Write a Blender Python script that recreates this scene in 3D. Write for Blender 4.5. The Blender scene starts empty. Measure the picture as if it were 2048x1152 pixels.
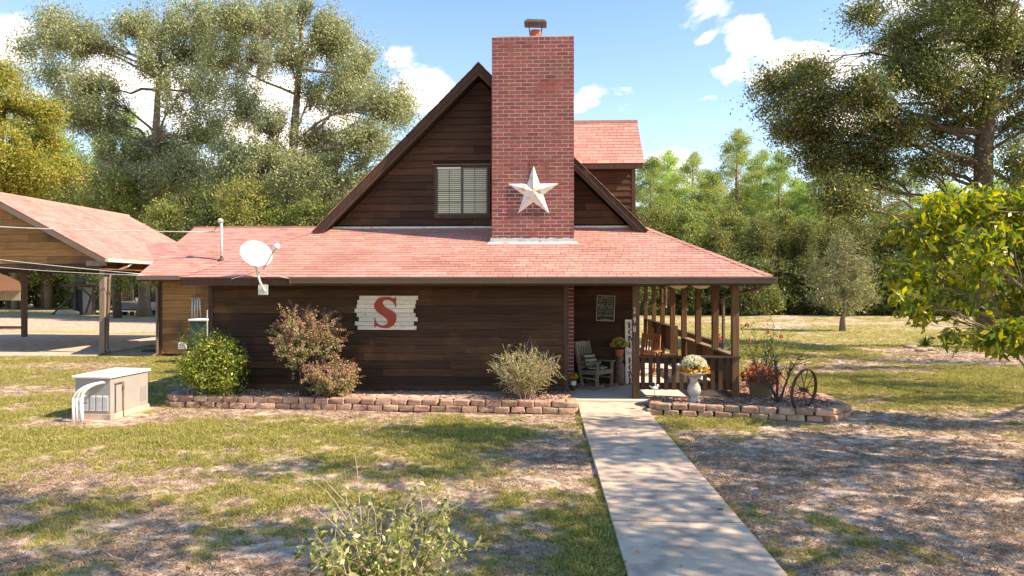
import bpy, bmesh, math, random
import numpy as np
from mathutils import Vector, Matrix

# ------------------------------------------------------------------ scene, camera, light
scn = bpy.context.scene
col = scn.collection
H = 2.45                       # eye height
F = 1400.0                     # focal length in pixels of the 2048 px wide photograph
YAW = math.radians(2.5)        # the house stands 2.5 degrees off the view axis
cs, sn = math.cos(YAW), math.sin(YAW)

cam = bpy.data.cameras.new('camera')
cam.sensor_width = 36.0
cam.lens = 36.0 * F / 2048.0
cam.clip_start = 0.1
cam.clip_end = 2000.0
camo = bpy.data.objects.new('camera', cam)
camo.location = (0, 0, H)
camo.rotation_euler = (math.radians(90), 0, YAW)
col.objects.link(camo)
scn.camera = camo

SUN_EL = math.radians(44.0)
SUN_AZ = math.radians(102.7)   # clockwise from +Y
sun_dir = Vector((math.sin(SUN_AZ) * math.cos(SUN_EL), math.cos(SUN_AZ) * math.cos(SUN_EL), math.sin(SUN_EL)))
sun = bpy.data.lights.new('sun', 'SUN')
sun.energy = 4.2
sun.angle = math.radians(0.5)
sun.color = (1.0, 0.945, 0.87)
suno = bpy.data.objects.new('sun', sun)
suno.rotation_euler = sun_dir.to_track_quat('Z', 'Y').to_euler()
suno.location = (30, -8, 40)
col.objects.link(suno)

world = bpy.data.worlds.new('World')
scn.world = world
world.use_nodes = True


def setup_world():
    nt = world.node_tree
    nt.nodes.clear()
    N = nt.nodes.new
    L = nt.links.new
    out = N('ShaderNodeOutputWorld')
    bg = N('ShaderNodeBackground')
    bg.inputs['Strength'].default_value = 0.15
    sky = N('ShaderNodeTexSky')
    sky.sky_type = 'NISHITA'
    sky.sun_disc = False
    sky.sun_elevation = SUN_EL
    sky.sun_rotation = SUN_AZ
    sky.air_density = 1.0
    sky.dust_density = 0.2
    sky.ozone_density = 3.2
    # broken fair weather clouds over the whole sky
    tc = N('ShaderNodeTexCoord')
    sep = N('ShaderNodeSeparateXYZ')
    L(tc.outputs['Generated'], sep.inputs[0])
    mz = N('ShaderNodeMath'); mz.operation = 'MAXIMUM'; mz.inputs[1].default_value = 0.03
    L(sep.outputs['Z'], mz.inputs[0])
    mza = N('ShaderNodeMath'); mza.operation = 'ADD'; mza.inputs[1].default_value = 0.25
    L(mz.outputs[0], mza.inputs[0])
    dx = N('ShaderNodeMath'); dx.operation = 'DIVIDE'
    dy = N('ShaderNodeMath'); dy.operation = 'DIVIDE'
    L(sep.outputs['X'], dx.inputs[0]); L(mza.outputs[0], dx.inputs[1])
    L(sep.outputs['Y'], dy.inputs[0]); L(mza.outputs[0], dy.inputs[1])
    cb = N('ShaderNodeCombineXYZ')
    L(dx.outputs[0], cb.inputs[0]); L(dy.outputs[0], cb.inputs[1])
    off = N('ShaderNodeVectorMath'); off.operation = 'ADD'
    off.inputs[1].default_value = CLOUD_OFF
    L(cb.outputs[0], off.inputs[0])
    n1 = N('ShaderNodeTexNoise')
    n1.inputs['Scale'].default_value = 5.2
    n1.inputs['Detail'].default_value = 10.0
    n1.inputs['Roughness'].default_value = 0.58
    n1.inputs['Distortion'].default_value = 0.3
    L(off.outputs[0], n1.inputs['Vector'])
    # the cumulus that stood in the sky that day: (x, y, half width) seen from the lawn
    acc = None
    for px, py, rw, wt in CLOUDS:
        u, v = (px - 1024.0) / F, (576.0 - py) / F
        d = Vector((u * cs - sn, u * sn + cs, v)).normalized()
        sb = N('ShaderNodeVectorMath'); sb.operation = 'SUBTRACT'
        L(tc.outputs['Generated'], sb.inputs[0])
        sb.inputs[1].default_value = d
        ml = N('ShaderNodeVectorMath'); ml.operation = 'MULTIPLY'
        ml.inputs[1].default_value = (1.0, 1.0, 1.35)
        L(sb.outputs[0], ml.inputs[0])
        ln = N('ShaderNodeVectorMath'); ln.operation = 'LENGTH'
        L(ml.outputs[0], ln.inputs[0])
        mr = N('ShaderNodeMapRange'); mr.interpolation_type = 'SMOOTHSTEP'
        mr.inputs['From Min'].default_value = rw / F * 1.5
        mr.inputs['From Max'].default_value = 0.0
        mr.inputs['To Min'].default_value = 0.0
        mr.inputs['To Max'].default_value = wt
        L(ln.outputs['Value'], mr.inputs['Value'])
        if acc is None:
            acc = mr.outputs[0]
        else:
            m_ = N('ShaderNodeMath'); m_.operation = 'MAXIMUM'
            L(acc, m_.inputs[0]); L(mr.outputs[0], m_.inputs[1])
            acc = m_.outputs[0]
    ad = N('ShaderNodeMath'); ad.operation = 'MULTIPLY_ADD'
    ad.inputs[1].default_value = 0.36
    L(acc, ad.inputs[0]); L(n1.outputs['Fac'], ad.inputs[2])
    rp = N('ShaderNodeValToRGB')
    rp.color_ramp.elements[0].position = 0.62
    rp.color_ramp.elements[0].color = (0, 0, 0, 1)
    rp.color_ramp.elements[1].position = 0.84
    rp.color_ramp.elements[1].color = (1, 1, 1, 1)
    L(ad.outputs[0], rp.inputs['Fac'])
    # lower sky is milkier
    hz = N('ShaderNodeMapRange')
    hz.inputs['From Min'].default_value = 0.0
    hz.inputs['From Max'].default_value = 0.45
    hz.inputs['To Min'].default_value = 0.12
    hz.inputs['To Max'].default_value = 0.0
    L(sep.outputs['Z'], hz.inputs['Value'])
    mx = N('ShaderNodeMath'); mx.operation = 'MAXIMUM'
    L(rp.outputs['Color'], mx.inputs[0]); L(hz.outputs[0], mx.inputs[1])
    mix = N('ShaderNodeMix'); mix.data_type = 'RGBA'
    L(mx.outputs[0], mix.inputs['Factor'])
    hs = N('ShaderNodeHueSaturation')
    hs.inputs['Saturation'].default_value = 1.2
    L(sky.outputs[0], hs.inputs['Color'])
    L(hs.outputs[0], mix.inputs['A'])
    mix.inputs['B'].default_value = (5.2, 5.4, 5.7, 1)
    L(mix.outputs['Result'], bg.inputs['Color'])
    L(bg.outputs[0], out.inputs['Surface'])


CLOUD_OFF = (3.3, 1.7, 0.4)
CLOUDS = [(852, 185, 75, 1.0), (800, 110, 40, .55), (755, 58, 24, .5), (330, 190, 190, .95), (560, 250, 200, .95), (10, 90, 80, .9), (1412, 84, 34, .62), (1492, 74, 52, 1.0), (1465, 140, 42, .75), (1580, 145, 80, 1.0), (1360, 325, 60, .9), (1166, 205, 42, .75), (1250, 222, 18, .5), (1700, 200, 120, .7), (1980, 60, 200, .9)]
setup_world()
scn.view_settings.view_transform = 'Standard'
scn.view_settings.look = 'None'
scn.view_settings.gamma = 1.0
scn.view_settings.exposure = 1.22
scn.view_settings.use_white_balance = True        # the photograph is balanced warm
scn.view_settings.white_balance_temperature = 8600.0
scn.view_settings.white_balance_tint = 17.0
scn.cycles.max_bounces = 7
scn.cycles.diffuse_bounces = 4
scn.cycles.transmission_bounces = 5
scn.cycles.transparent_max_bounces = 6
scn.cycles.use_denoising = True
scn.cycles.sample_clamp_indirect = 6.0

# ------------------------------------------------------------------ pixels to places
def ray(px, py):
    u = (px - 1024.0) / F
    v = (576.0 - py) / F
    return Vector((u * cs - sn, u * sn + cs, v))


def at(px, py, Y):
    r = ray(px, py)
    t = Y / r.y
    return Vector((r.x * t, Y, H + r.z * t))


def gnd(px, py, z=0.0):
    r = ray(px, py)
    t = (z - H) / r.z
    return Vector((r.x * t, r.y * t, z))


def KX(px, Y):
    return at(px, 576, Y).x


# ------------------------------------------------------------------ materials
def nodes(name):
    m = bpy.data.materials.new(name)
    m.use_nodes = True
    nt = m.node_tree
    b = nt.nodes['Principled BSDF']
    return m, nt, b


def rgba(c):
    return (c[0], c[1], c[2], 1.0)


def pmat(name, c1, c2=None, scale=3.0, rough=0.8, stretch=(1, 1, 1), bump=0.0, bscale=None, objvar=0.0,
         island=0.0, metallic=0.0, detail=6.0, lo=0.35, hi=0.65, spec=0.3, c3=None, s3=1.0, lo3=0.55, hi3=0.7, huevar=0.0):
    m, nt, b = nodes(name)
    N = nt.nodes.new
    L = nt.links.new
    b.inputs['Roughness'].default_value = rough
    b.inputs['Metallic'].default_value = metallic
    b.inputs['Specular IOR Level'].default_value = spec
    geo = N('ShaderNodeNewGeometry')
    mp = N('ShaderNodeMapping')
    mp.inputs['Scale'].default_value = stretch
    L(geo.outputs['Position'], mp.inputs['Vector'])
    vec = mp.outputs[0]
    if objvar or island:
        # shift the pattern from piece to piece
        oi = N('ShaderNodeObjectInfo')
        ad = N('ShaderNodeMath'); ad.operation = 'ADD'
        L(oi.outputs['Random'], ad.inputs[0])
        if island:
            L(geo.outputs['Random Per Island'], ad.inputs[1])
        else:
            ad.inputs[1].default_value = 0.0
        fr = N('ShaderNodeMath'); fr.operation = 'FRACT'
        L(ad.outputs[0], fr.inputs[0])
        rnd = fr.outputs[0]
        sh = N('ShaderNodeVectorMath'); sh.operation = 'ADD'
        mu = N('ShaderNodeMath'); mu.operation = 'MULTIPLY'; mu.inputs[1].default_value = 37.0
        L(rnd, mu.inputs[0])
        L(vec, sh.inputs[0]); L(mu.outputs[0], sh.inputs[1])
        vec = sh.outputs[0]
    c2 = c2 or c1
    n = N('ShaderNodeTexNoise')
    n.inputs['Scale'].default_value = scale
    n.inputs['Detail'].default_value = detail
    n.inputs['Roughness'].default_value = 0.6
    L(vec, n.inputs['Vector'])
    mr = N('ShaderNodeMapRange')
    mr.inputs['From Min'].default_value = lo
    mr.inputs['From Max'].default_value = hi
    L(n.outputs['Fac'], mr.inputs['Value'])
    mix = N('ShaderNodeMix'); mix.data_type = 'RGBA'
    mix.inputs['A'].default_value = rgba(c1)
    mix.inputs['B'].default_value = rgba(c2)
    L(mr.outputs[0], mix.inputs['Factor'])
    res = mix.outputs['Result']
    if c3:
        n3 = N('ShaderNodeTexNoise')
        n3.inputs['Scale'].default_value = s3
        n3.inputs['Detail'].default_value = 5.0
        L(geo.outputs['Position'], n3.inputs['Vector'])
        m3 = N('ShaderNodeMapRange')
        m3.inputs['From Min'].default_value = lo3
        m3.inputs['From Max'].default_value = hi3
        L(n3.outputs['Fac'], m3.inputs['Value'])
        x3 = N('ShaderNodeMix'); x3.data_type = 'RGBA'
        L(m3.outputs[0], x3.inputs['Factor'])
        L(res, x3.inputs['A'])
        x3.inputs['B'].default_value = rgba(c3)
        res = x3.outputs['Result']
    amt = max(objvar, island)
    if amt:
        hs = N('ShaderNodeHueSaturation')
        r2 = N('ShaderNodeMapRange')
        r2.inputs['To Min'].default_value = 1.0 - amt
        r2.inputs['To Max'].default_value = 1.0 + amt
        L(rnd, r2.inputs['Value'])
        L(r2.outputs[0], hs.inputs['Value'])
        if huevar:
            m7 = N('ShaderNodeMath'); m7.operation = 'MULTIPLY'; m7.inputs[1].default_value = 7.31
            f7 = N('ShaderNodeMath'); f7.operation = 'FRACT'
            L(rnd, m7.inputs[0]); L(m7.outputs[0], f7.inputs[0])
            r3 = N('ShaderNodeMapRange')
            r3.inputs['To Min'].default_value = 0.5 - huevar
            r3.inputs['To Max'].default_value = 0.5 + huevar
            L(f7.outputs[0], r3.inputs['Value'])
            L(r3.outputs[0], hs.inputs['Hue'])
        L(res, hs.inputs['Color'])
        res = hs.outputs['Color']
    L(res, b.inputs['Base Color'])
    if bump:
        bn = N('ShaderNodeTexNoise')
        bn.inputs['Scale'].default_value = bscale or scale * 3
        bn.inputs['Detail'].default_value = 5.0
        L(vec, bn.inputs['Vector'])
        bp = N('ShaderNodeBump')
        bp.inputs['Strength'].default_value = bump
        bp.inputs['Distance'].default_value = 0.02
        L(bn.outputs['Fac'], bp.inputs['Height'])
        L(bp.outputs[0], b.inputs['Normal'])
    return m


def leafmat(name, cols, trans=0.35, rough=0.5, spec=0.35, objrand=False, gain=1.0):
    """cols: list of (position, colour) picked at random leaf by leaf"""
    m, nt, b = nodes(name)
    N = nt.nodes.new
    L = nt.links.new
    geo = N('ShaderNodeNewGeometry')
    oi = N('ShaderNodeObjectInfo')
    ad = N('ShaderNodeMath'); ad.operation = 'ADD'
    L(geo.outputs['Random Per Island'], ad.inputs[0])
    L(oi.outputs['Random'], ad.inputs[1])
    fr = N('ShaderNodeMath'); fr.operation = 'FRACT'
    L(ad.outputs[0], fr.inputs[0])
    rp = N('ShaderNodeValToRGB')
    cr = rp.color_ramp
    while len(cr.elements) < len(cols):
        cr.elements.new(0.5)
    for e, (p, c) in zip(cr.elements, cols):
        e.position = p
        e.color = rgba([min(0.9, v * gain) for v in c])
    L(fr.outputs[0], rp.inputs['Fac'])
    res = rp.outputs['Color']
    # large drifts of tone through the crown, tree by tree
    if objrand:
        hs = N('ShaderNodeHueSaturation')
        r2 = N('ShaderNodeMapRange')
        r2.inputs['To Min'].default_value = 0.72
        r2.inputs['To Max'].default_value = 1.2
        L(oi.outputs['Random'], r2.inputs['Value'])
        L(r2.outputs[0], hs.inputs['Value'])
        r3 = N('ShaderNodeMapRange')
        r3.inputs['To Min'].default_value = 0.48
        r3.inputs['To Max'].default_value = 0.515
        m7 = N('ShaderNodeMath'); m7.operation = 'MULTIPLY'; m7.inputs[1].default_value = 5.7
        f7 = N('ShaderNodeMath'); f7.operation = 'FRACT'
        L(oi.outputs['Random'], m7.inputs[0]); L(m7.outputs[0], f7.inputs[0])
        L(f7.outputs[0], r3.inputs['Value'])
        L(r3.outputs[0], hs.inputs['Hue'])
        L(res, hs.inputs['Color'])
        res = hs.outputs['Color']
    L(res, b.inputs['Base Color'])
    b.inputs['Roughness'].default_value = rough
    b.inputs['Specular IOR Level'].default_value = spec
    tr = N('ShaderNodeBsdfTranslucent')
    hs2 = N('ShaderNodeHueSaturation')
    hs2.inputs['Saturation'].default_value = 1.1
    hs2.inputs['Value'].default_value = 1.25
    L(res, hs2.inputs['Color'])
    L(hs2.outputs[0], tr.inputs['Color'])
    mx = N('ShaderNodeMixShader')
    mx.inputs[0].default_value = trans
    L(b.outputs[0], mx.inputs[1])
    L(tr.outputs[0], mx.inputs[2])
    out = nt.nodes['Material Output']
    L(mx.outputs[0], out.inputs['Surface'])
    return m


M = {}
M['wood_dark'] = pmat('wood_dark', (0.040, 0.0185, 0.0100), (0.080, 0.037, 0.0185), 2.2, 0.75, (0.7, 4, 16), 0.35, 14, objvar=0.42, c3=(0.115, 0.052, 0.024), s3=1.4, lo3=0.56, hi3=0.75, huevar=0.006)
M['wood_gold_lit'] = pmat('wood_gold_lit', (0.23, 0.105, 0.038), (0.37, 0.18, 0.062), 2.0, 0.75, (0.7, 4, 14), 0.35, 14, objvar=0.28, c3=(0.12, 0.058, 0.030), s3=0.9, lo3=0.5, hi3=0.7)  # less stained boards, their tone also lightened for the sun on them
M['wood_trim'] = pmat('wood_trim', (0.050, 0.027, 0.018), (0.085, 0.046, 0.028), 2.5, 0.7, (6, 6, 0.9), 0.3, 12, objvar=0.22)
M['wood_post'] = pmat('wood_post', (0.10, 0.050, 0.025), (0.175, 0.088, 0.043), 2.5, 0.7, (9, 9, 0.8), 0.3, 12, objvar=0.22)
M['wood_grey'] = pmat('wood_grey', (0.19, 0.145, 0.105), (0.27, 0.21, 0.155), 3.0, 0.8, (9, 9, 0.8), 0.3, 12, objvar=0.15)
M['wood_inside'] = pmat('wood_inside', (0.03, 0.02, 0.014), (0.04, 0.026, 0.018), 3.0, 0.9)
M['shingle'] = pmat('shingle', (0.41, 0.195, 0.160), (0.52, 0.290, 0.245), 26.0, 0.9, objvar=0.14, island=0.14, bump=0.5, bscale=160, detail=8, huevar=0.010, c3=(0.33, 0.145, 0.12), s3=0.8, lo3=0.5, hi3=0.8)
M['shingle_edge'] = pmat('shingle_edge', (0.10, 0.045, 0.035), (0.16, 0.06, 0.05), 20, 0.9)
M['brick'] = pmat('brick', (0.215, 0.062, 0.054), (0.285, 0.088, 0.074), 22.0, 0.85, objvar=0.20, island=0.20, bump=0.4, bscale=70, huevar=0.012, c3=(0.165, 0.062, 0.058), s3=1.3, lo3=0.5, hi3=0.72)
M['mortar'] = pmat('mortar', (0.48, 0.39, 0.35), (0.62, 0.53, 0.48), 9.0, 0.95, c3=(0.30, 0.18, 0.15), s3=2.2, lo3=0.52, hi3=0.70)
M['flashing'] = pmat('flashing', (0.42, 0.42, 0.42), (0.62, 0.60, 0.58), 5.0, 0.5, metallic=0.2, c3=(0.30, 0.20, 0.15), s3=5, lo3=0.6, hi3=0.7)
M['gutter'] = pmat('gutter', (0.135, 0.088, 0.068), (0.165, 0.112, 0.088), 3.0, 0.38, (0.5, 1, 1), spec=0.5)
M['gutter_pale'] = pmat('gutter_pale', (0.50, 0.46, 0.43), (0.60, 0.56, 0.52), 4.0, 0.4)
M['soffit'] = pmat('soffit', (0.075, 0.045, 0.030), (0.10, 0.06, 0.04), 3.0, 0.85)
M['concrete'] = pmat('concrete', (0.50, 0.385, 0.285), (0.60, 0.475, 0.36), 1.6, 0.9, bump=0.25, bscale=60, detail=10, c3=(0.25, 0.205, 0.18), s3=3.4, lo3=0.47, hi3=0.74, objvar=0.05)
M['porch_concrete'] = pmat('porch_concrete', (0.60, 0.52, 0.42), (0.68, 0.60, 0.50), 2.0, 0.8, bump=0.15, bscale=50)
M['joint'] = pmat('joint', (0.09, 0.07, 0.055), (0.13, 0.10, 0.08), 9, 0.95)
M['stone'] = pmat('stone', (0.37, 0.215, 0.145), (0.51, 0.335, 0.24), 9.0, 0.95, bump=0.6, bscale=30, objvar=0.24, huevar=0.012, c3=(0.28, 0.145, 0.10), s3=5.0, lo3=0.5, hi3=0.7)
M['white_metal'] = pmat('white_metal', (0.76, 0.76, 0.75), (0.82, 0.82, 0.81), 3.0, 0.35)
M['gen_grey'] = pmat('gen_grey', (0.30, 0.285, 0.265), (0.33, 0.315, 0.29), 3.0, 0.5)
M['gen_lid'] = pmat('gen_lid', (0.66, 0.65, 0.63), (0.70, 0.69, 0.67), 3.0, 0.45)
M['pvc'] = pmat('pvc', (0.55, 0.55, 0.53), (0.64, 0.64, 0.62), 5.0, 0.5)
M['rust_pipe'] = pmat('rust_pipe', (0.16, 0.085, 0.065), (0.26, 0.15, 0.12), 14, 0.8)
M['galv'] = pmat('galv', (0.50, 0.49, 0.47), (0.62, 0.61, 0.59), 6.0, 0.45, metallic=0.25)
M['dark_metal'] = pmat('dark_metal', (0.05, 0.04, 0.035), (0.09, 0.065, 0.05), 9.0, 0.6)
M['rust'] = pmat('rust', (0.075, 0.035, 0.022), (0.15, 0.07, 0.04), 18.0, 0.85, bump=0.3, bscale=60)
M['star'] = pmat('star', (0.66, 0.61, 0.55), (0.78, 0.74, 0.68), 7.0, 0.55, c3=(0.36, 0.19, 0.11), s3=6.0, lo3=0.55, hi3=0.74, bump=0.15, bscale=30)
M['sign_white'] = pmat('sign_white', (0.60, 0.54, 0.47), (0.76, 0.71, 0.64), 4.0, 0.8, (1, 1, 6), objvar=0.10, c3=(0.30, 0.26, 0.23), s3=9, lo3=0.62, hi3=0.75)
M['sign_red'] = pmat('sign_red', (0.34, 0.055, 0.038), (0.40, 0.07, 0.05), 6.0, 0.7)
M['sign_black'] = pmat('sign_black', (0.018, 0.016, 0.015), (0.025, 0.022, 0.02), 6.0, 0.7)
M['sign_text'] = pmat('sign_text', (0.38, 0.35, 0.31), (0.44, 0.41, 0.37), 9.0, 0.8)
M['letter_brown'] = pmat('letter_brown', (0.06, 0.045, 0.04), (0.085, 0.06, 0.05), 9.0, 0.8)
M['glass'] = None
M['blind'] = pmat('blind', (0.86, 0.76, 0.54), (0.88, 0.80, 0.60), 3.0, 0.6, objvar=0.06)
M['frame_bronze'] = pmat('frame_bronze', (0.075, 0.062, 0.052), (0.10, 0.085, 0.07), 5, 0.45)
M['terracotta'] = pmat('terracotta', (0.34, 0.095, 0.045), (0.42, 0.13, 0.07), 8.0, 0.8)
M['milk_can'] = pmat('milk_can', (0.13, 0.105, 0.08), (0.20, 0.165, 0.13), 7.0, 0.6, metallic=0.2, c3=(0.11, 0.06, 0.035), s3=7, lo3=0.5, hi3=0.7)
M['chair_grey'] = pmat('chair_grey', (0.19, 0.155, 0.11), (0.25, 0.205, 0.15), 4.0, 0.8, (4, 4, 1), objvar=0.1)
M['chair_orange'] = pmat('chair_orange', (0.40, 0.15, 0.055), (0.50, 0.21, 0.085), 4.0, 0.55, (4, 4, 1), objvar=0.1)
M['statuary'] = pmat('statuary', (0.36, 0.345, 0.32), (0.50, 0.48, 0.45), 9.0, 0.9, bump=0.3, bscale=40, c3=(0.22, 0.215, 0.19), s3=6, lo3=0.55, hi3=0.7)
M['pot_brown'] = pmat('pot_brown', (0.13, 0.095, 0.055), (0.175, 0.13, 0.08), 4.0, 0.5)
M['soil'] = pmat('soil', (0.09, 0.06, 0.045), (0.14, 0.095, 0.07), 9.0, 0.95, bump=0.6, bscale=40)
M['mulch'] = pmat('mulch', (0.24, 0.135, 0.105), (0.40, 0.27, 0.215), 10.0, 0.95, bump=0.8, bscale=45, c3=(0.12, 0.07, 0.055), s3=4, lo3=0.5, hi3=0.65)
M['sandbed'] = pmat('sandbed', (0.42, 0.30, 0.22), (0.55, 0.42, 0.33), 6.0, 0.95, bump=0.6, bscale=40, c3=(0.26, 0.15, 0.11), s3=2.2, lo3=0.5, hi3=0.65)
M['chips'] = leafmat('chips', [(0.0, (0.12, 0.06, 0.045)), (0.35, (0.26, 0.135, 0.10)), (0.7, (0.42, 0.25, 0.19)), (1.0, (0.52, 0.38, 0.31))], trans=0.0, rough=0.9)
M['bark'] = pmat('bark', (0.14, 0.105, 0.08), (0.26, 0.205, 0.165), 3.0, 0.95, (5, 5, 1.2), bump=0.8, bscale=10)
M['bark_dark'] = pmat('bark_dark', (0.075, 0.055, 0.042), (0.15, 0.11, 0.085), 3.0, 0.95, (5, 5, 1.2), bump=0.8, bscale=10)
M['bark_pine'] = pmat('bark_pine', (0.21, 0.125, 0.085), (0.36, 0.245, 0.18), 2.5, 0.95, (4, 4, 1.0), bump=0.8, bscale=9)
M['twig_pale'] = pmat('twig_pale', (0.36, 0.265, 0.20), (0.50, 0.39, 0.30), 9, 0.9)
M['twig_dark'] = pmat('twig_dark', (0.055, 0.035, 0.028), (0.10, 0.07, 0.055), 9, 0.9)
M['oak_l'] = leafmat('oak_leaf_pale', [(0.0, (0.058, 0.074, 0.034)), (0.35, (0.105, 0.124, 0.058)), (0.7, (0.165, 0.180, 0.095)), (1.0, (0.27, 0.275, 0.17))], 0.45, 0.38, 0.5, gain=2.20)  # paler, greyer leaf tones for the left oaks
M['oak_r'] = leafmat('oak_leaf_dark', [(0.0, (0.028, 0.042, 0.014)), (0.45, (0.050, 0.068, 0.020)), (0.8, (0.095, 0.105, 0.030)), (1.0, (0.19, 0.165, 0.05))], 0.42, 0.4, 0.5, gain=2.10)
M['yellow_l'] = leafmat('yellow_leaf', [(0.0, (0.13, 0.16, 0.035)), (0.4, (0.24, 0.26, 0.055)), (0.75, (0.37, 0.35, 0.085)), (1.0, (0.46, 0.35, 0.10))], 0.45, gain=1.20)
M['magnolia'] = leafmat('magnolia_leaf', [(0.0, (0.045, 0.080, 0.012)), (0.35, (0.095, 0.140, 0.018)), (0.7, (0.190, 0.205, 0.022)), (1.0, (0.34, 0.29, 0.03))], 0.48, 0.4, 0.45, gain=1.70)
M['forest_a'] = leafmat('forest_leaf', [(0.0, (0.050, 0.075, 0.022)), (0.5, (0.095, 0.120, 0.034)), (0.85, (0.165, 0.175, 0.055)), (1.0, (0.24, 0.19, 0.08))], 0.45, objrand=True, gain=2.10)
M['forest_p'] = leafmat('pine_needles', [(0.0, (0.075, 0.115, 0.026)), (0.5, (0.135, 0.185, 0.045)), (1.0, (0.22, 0.26, 0.085))], 0.45, objrand=True, gain=2.30)
M['forest_d'] = leafmat('understory_leaf', [(0.0, (0.030, 0.048, 0.016)), (0.5, (0.060, 0.080, 0.024)), (1.0, (0.12, 0.125, 0.045))], 0.42, objrand=True, gain=1.90)
M['grey_l'] = leafmat('small_tree_leaf', [(0.0, (0.085, 0.10, 0.04)), (0.5, (0.16, 0.17, 0.075)), (1.0, (0.30, 0.28, 0.16))], 0.42, 0.4, 0.5, gain=1.35)
M['bush_g'] = leafmat('bush_leaf', [(0.0, (0.045, 0.075, 0.014)), (0.4, (0.115, 0.155, 0.025)), (0.75, (0.235, 0.265, 0.045)), (1.0, (0.36, 0.36, 0.09))], 0.45, 0.4, 0.5, gain=1.50)
M['abelia_g'] = leafmat('abelia_leaf', [(0.0, (0.050, 0.055, 0.022)), (0.4, (0.100, 0.105, 0.040)), (0.75, (0.175, 0.165, 0.075)), (1.0, (0.28, 0.235, 0.14))], 0.42, gain=2.60)
M['abelia_p'] = leafmat('abelia_tip', [(0.0, (0.20, 0.085, 0.070)), (0.5, (0.33, 0.17, 0.135)), (1.0, (0.46, 0.31, 0.25))], 0.42, gain=1.50)
M['fore_g'] = leafmat('sapling_leaf', [(0.0, (0.065, 0.090, 0.018)), (0.35, (0.16, 0.185, 0.04)), (0.75, (0.32, 0.33, 0.12)), (1.0, (0.52, 0.50, 0.30))], 0.45, 0.4, 0.5, gain=1.30)
M['coleus'] = leafmat('coleus_leaf', [(0.0, (0.22, 0.055, 0.03)), (0.4, (0.42, 0.12, 0.07)), (0.8, (0.56, 0.25, 0.17)), (1.0, (0.16, 0.13, 0.03))], 0.35)
M['red_petal'] = leafmat('red_petal', [(0.0, (0.48, 0.03, 0.03)), (1.0, (0.62, 0.07, 0.06))], 0.3)
M['white_petal'] = leafmat('white_petal', [(0.0, (0.66, 0.62, 0.38)), (0.6, (0.84, 0.82, 0.66)), (1.0, (0.85, 0.85, 0.80))], 0.25)
M['yellow_petal'] = leafmat('yellow_petal', [(0.0, (0.45, 0.30, 0.05)), (0.6, (0.62, 0.46, 0.12)), (1.0, (0.72, 0.62, 0.32))], 0.25)
M['orange_petal'] = leafmat('orange_petal', [(0.0, (0.60, 0.20, 0.02)), (0.6, (0.75, 0.42, 0.05)), (1.0, (0.80, 0.58, 0.14))], 0.3)
M['green_leaf'] = leafmat('green_leaf', [(0.0, (0.035, 0.075, 0.015)), (0.6, (0.075, 0.125, 0.025)), (1.0, (0.14, 0.18, 0.05))], 0.42, gain=1.40)
M['lily'] = leafmat('lily_leaf', [(0.0, (0.04, 0.085, 0.018)), (0.6, (0.10, 0.165, 0.03)), (1.0, (0.20, 0.25, 0.06))], 0.40, gain=1.30)
M['grass'] = leafmat('grass_blade', [(0.0, (0.085, 0.105, 0.020)), (0.3, (0.155, 0.165, 0.036)), (0.65, (0.265, 0.245, 0.075)), (1.0, (0.44, 0.365, 0.17))], 0.38, 0.6, 0.25, gain=1.5)
M['grass_far'] = leafmat('far_grass_blade', [(0.0, (0.16, 0.165, 0.045)), (0.4, (0.28, 0.265, 0.09)), (1.0, (0.48, 0.40, 0.20))], 0.35, 0.6, 0.2, gain=1.35)
M['thatch'] = leafmat('dead_grass', [(0.0, (0.13, 0.092, 0.066)), (0.5, (0.26, 0.19, 0.135)), (1.0, (0.44, 0.335, 0.24))], 0.20, 0.8, 0.1, gain=1.25)
M['fallen'] = leafmat('fallen_leaf', [(0.0, (0.20, 0.085, 0.035)), (0.6, (0.34, 0.17, 0.08)), (1.0, (0.44, 0.27, 0.14))], 0.1)
M['cushion'] = pmat('cushion', (0.10, 0.13, 0.10), (0.45, 0.42, 0.33), 16.0, 0.95, lo=0.46, hi=0.54)
M['tan_sheet'] = pmat('tan_sheet', (0.34, 0.285, 0.215), (0.40, 0.34, 0.26), 3, 0.5)
M['tin_dark'] = pmat('tin_dark', (0.045, 0.036, 0.03), (0.085, 0.065, 0.055), 3, 0.7)
M['tin_grey'] = pmat('tin_grey', (0.17, 0.17, 0.165), (0.27, 0.26, 0.25), 3, 0.6)
M['green_plastic'] = pmat('green_plastic', (0.03, 0.065, 0.05), (0.04, 0.08, 0.06), 3, 0.5)
M['white_plastic'] = pmat('white_plastic', (0.7, 0.7, 0.7), (0.75, 0.75, 0.75), 3, 0.5)
M['silver_paint'] = pmat('silver_paint', (0.42, 0.42, 0.42), (0.48, 0.48, 0.48), 3, 0.35, metallic=0.3)
M['tyre'] = pmat('tyre', (0.02, 0.02, 0.02), (0.03, 0.03, 0.03), 5, 0.8)
M['red_lens'] = pmat('red_lens', (0.45, 0.03, 0.03), (0.45, 0.04, 0.04), 5, 0.4)
M['cream'] = pmat('cream', (0.72, 0.60, 0.40), (0.78, 0.68, 0.48), 4, 0.7)
M['rock'] = pmat('rock', (0.30, 0.24, 0.20), (0.42, 0.35, 0.30), 4, 0.95, bump=0.5)


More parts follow.
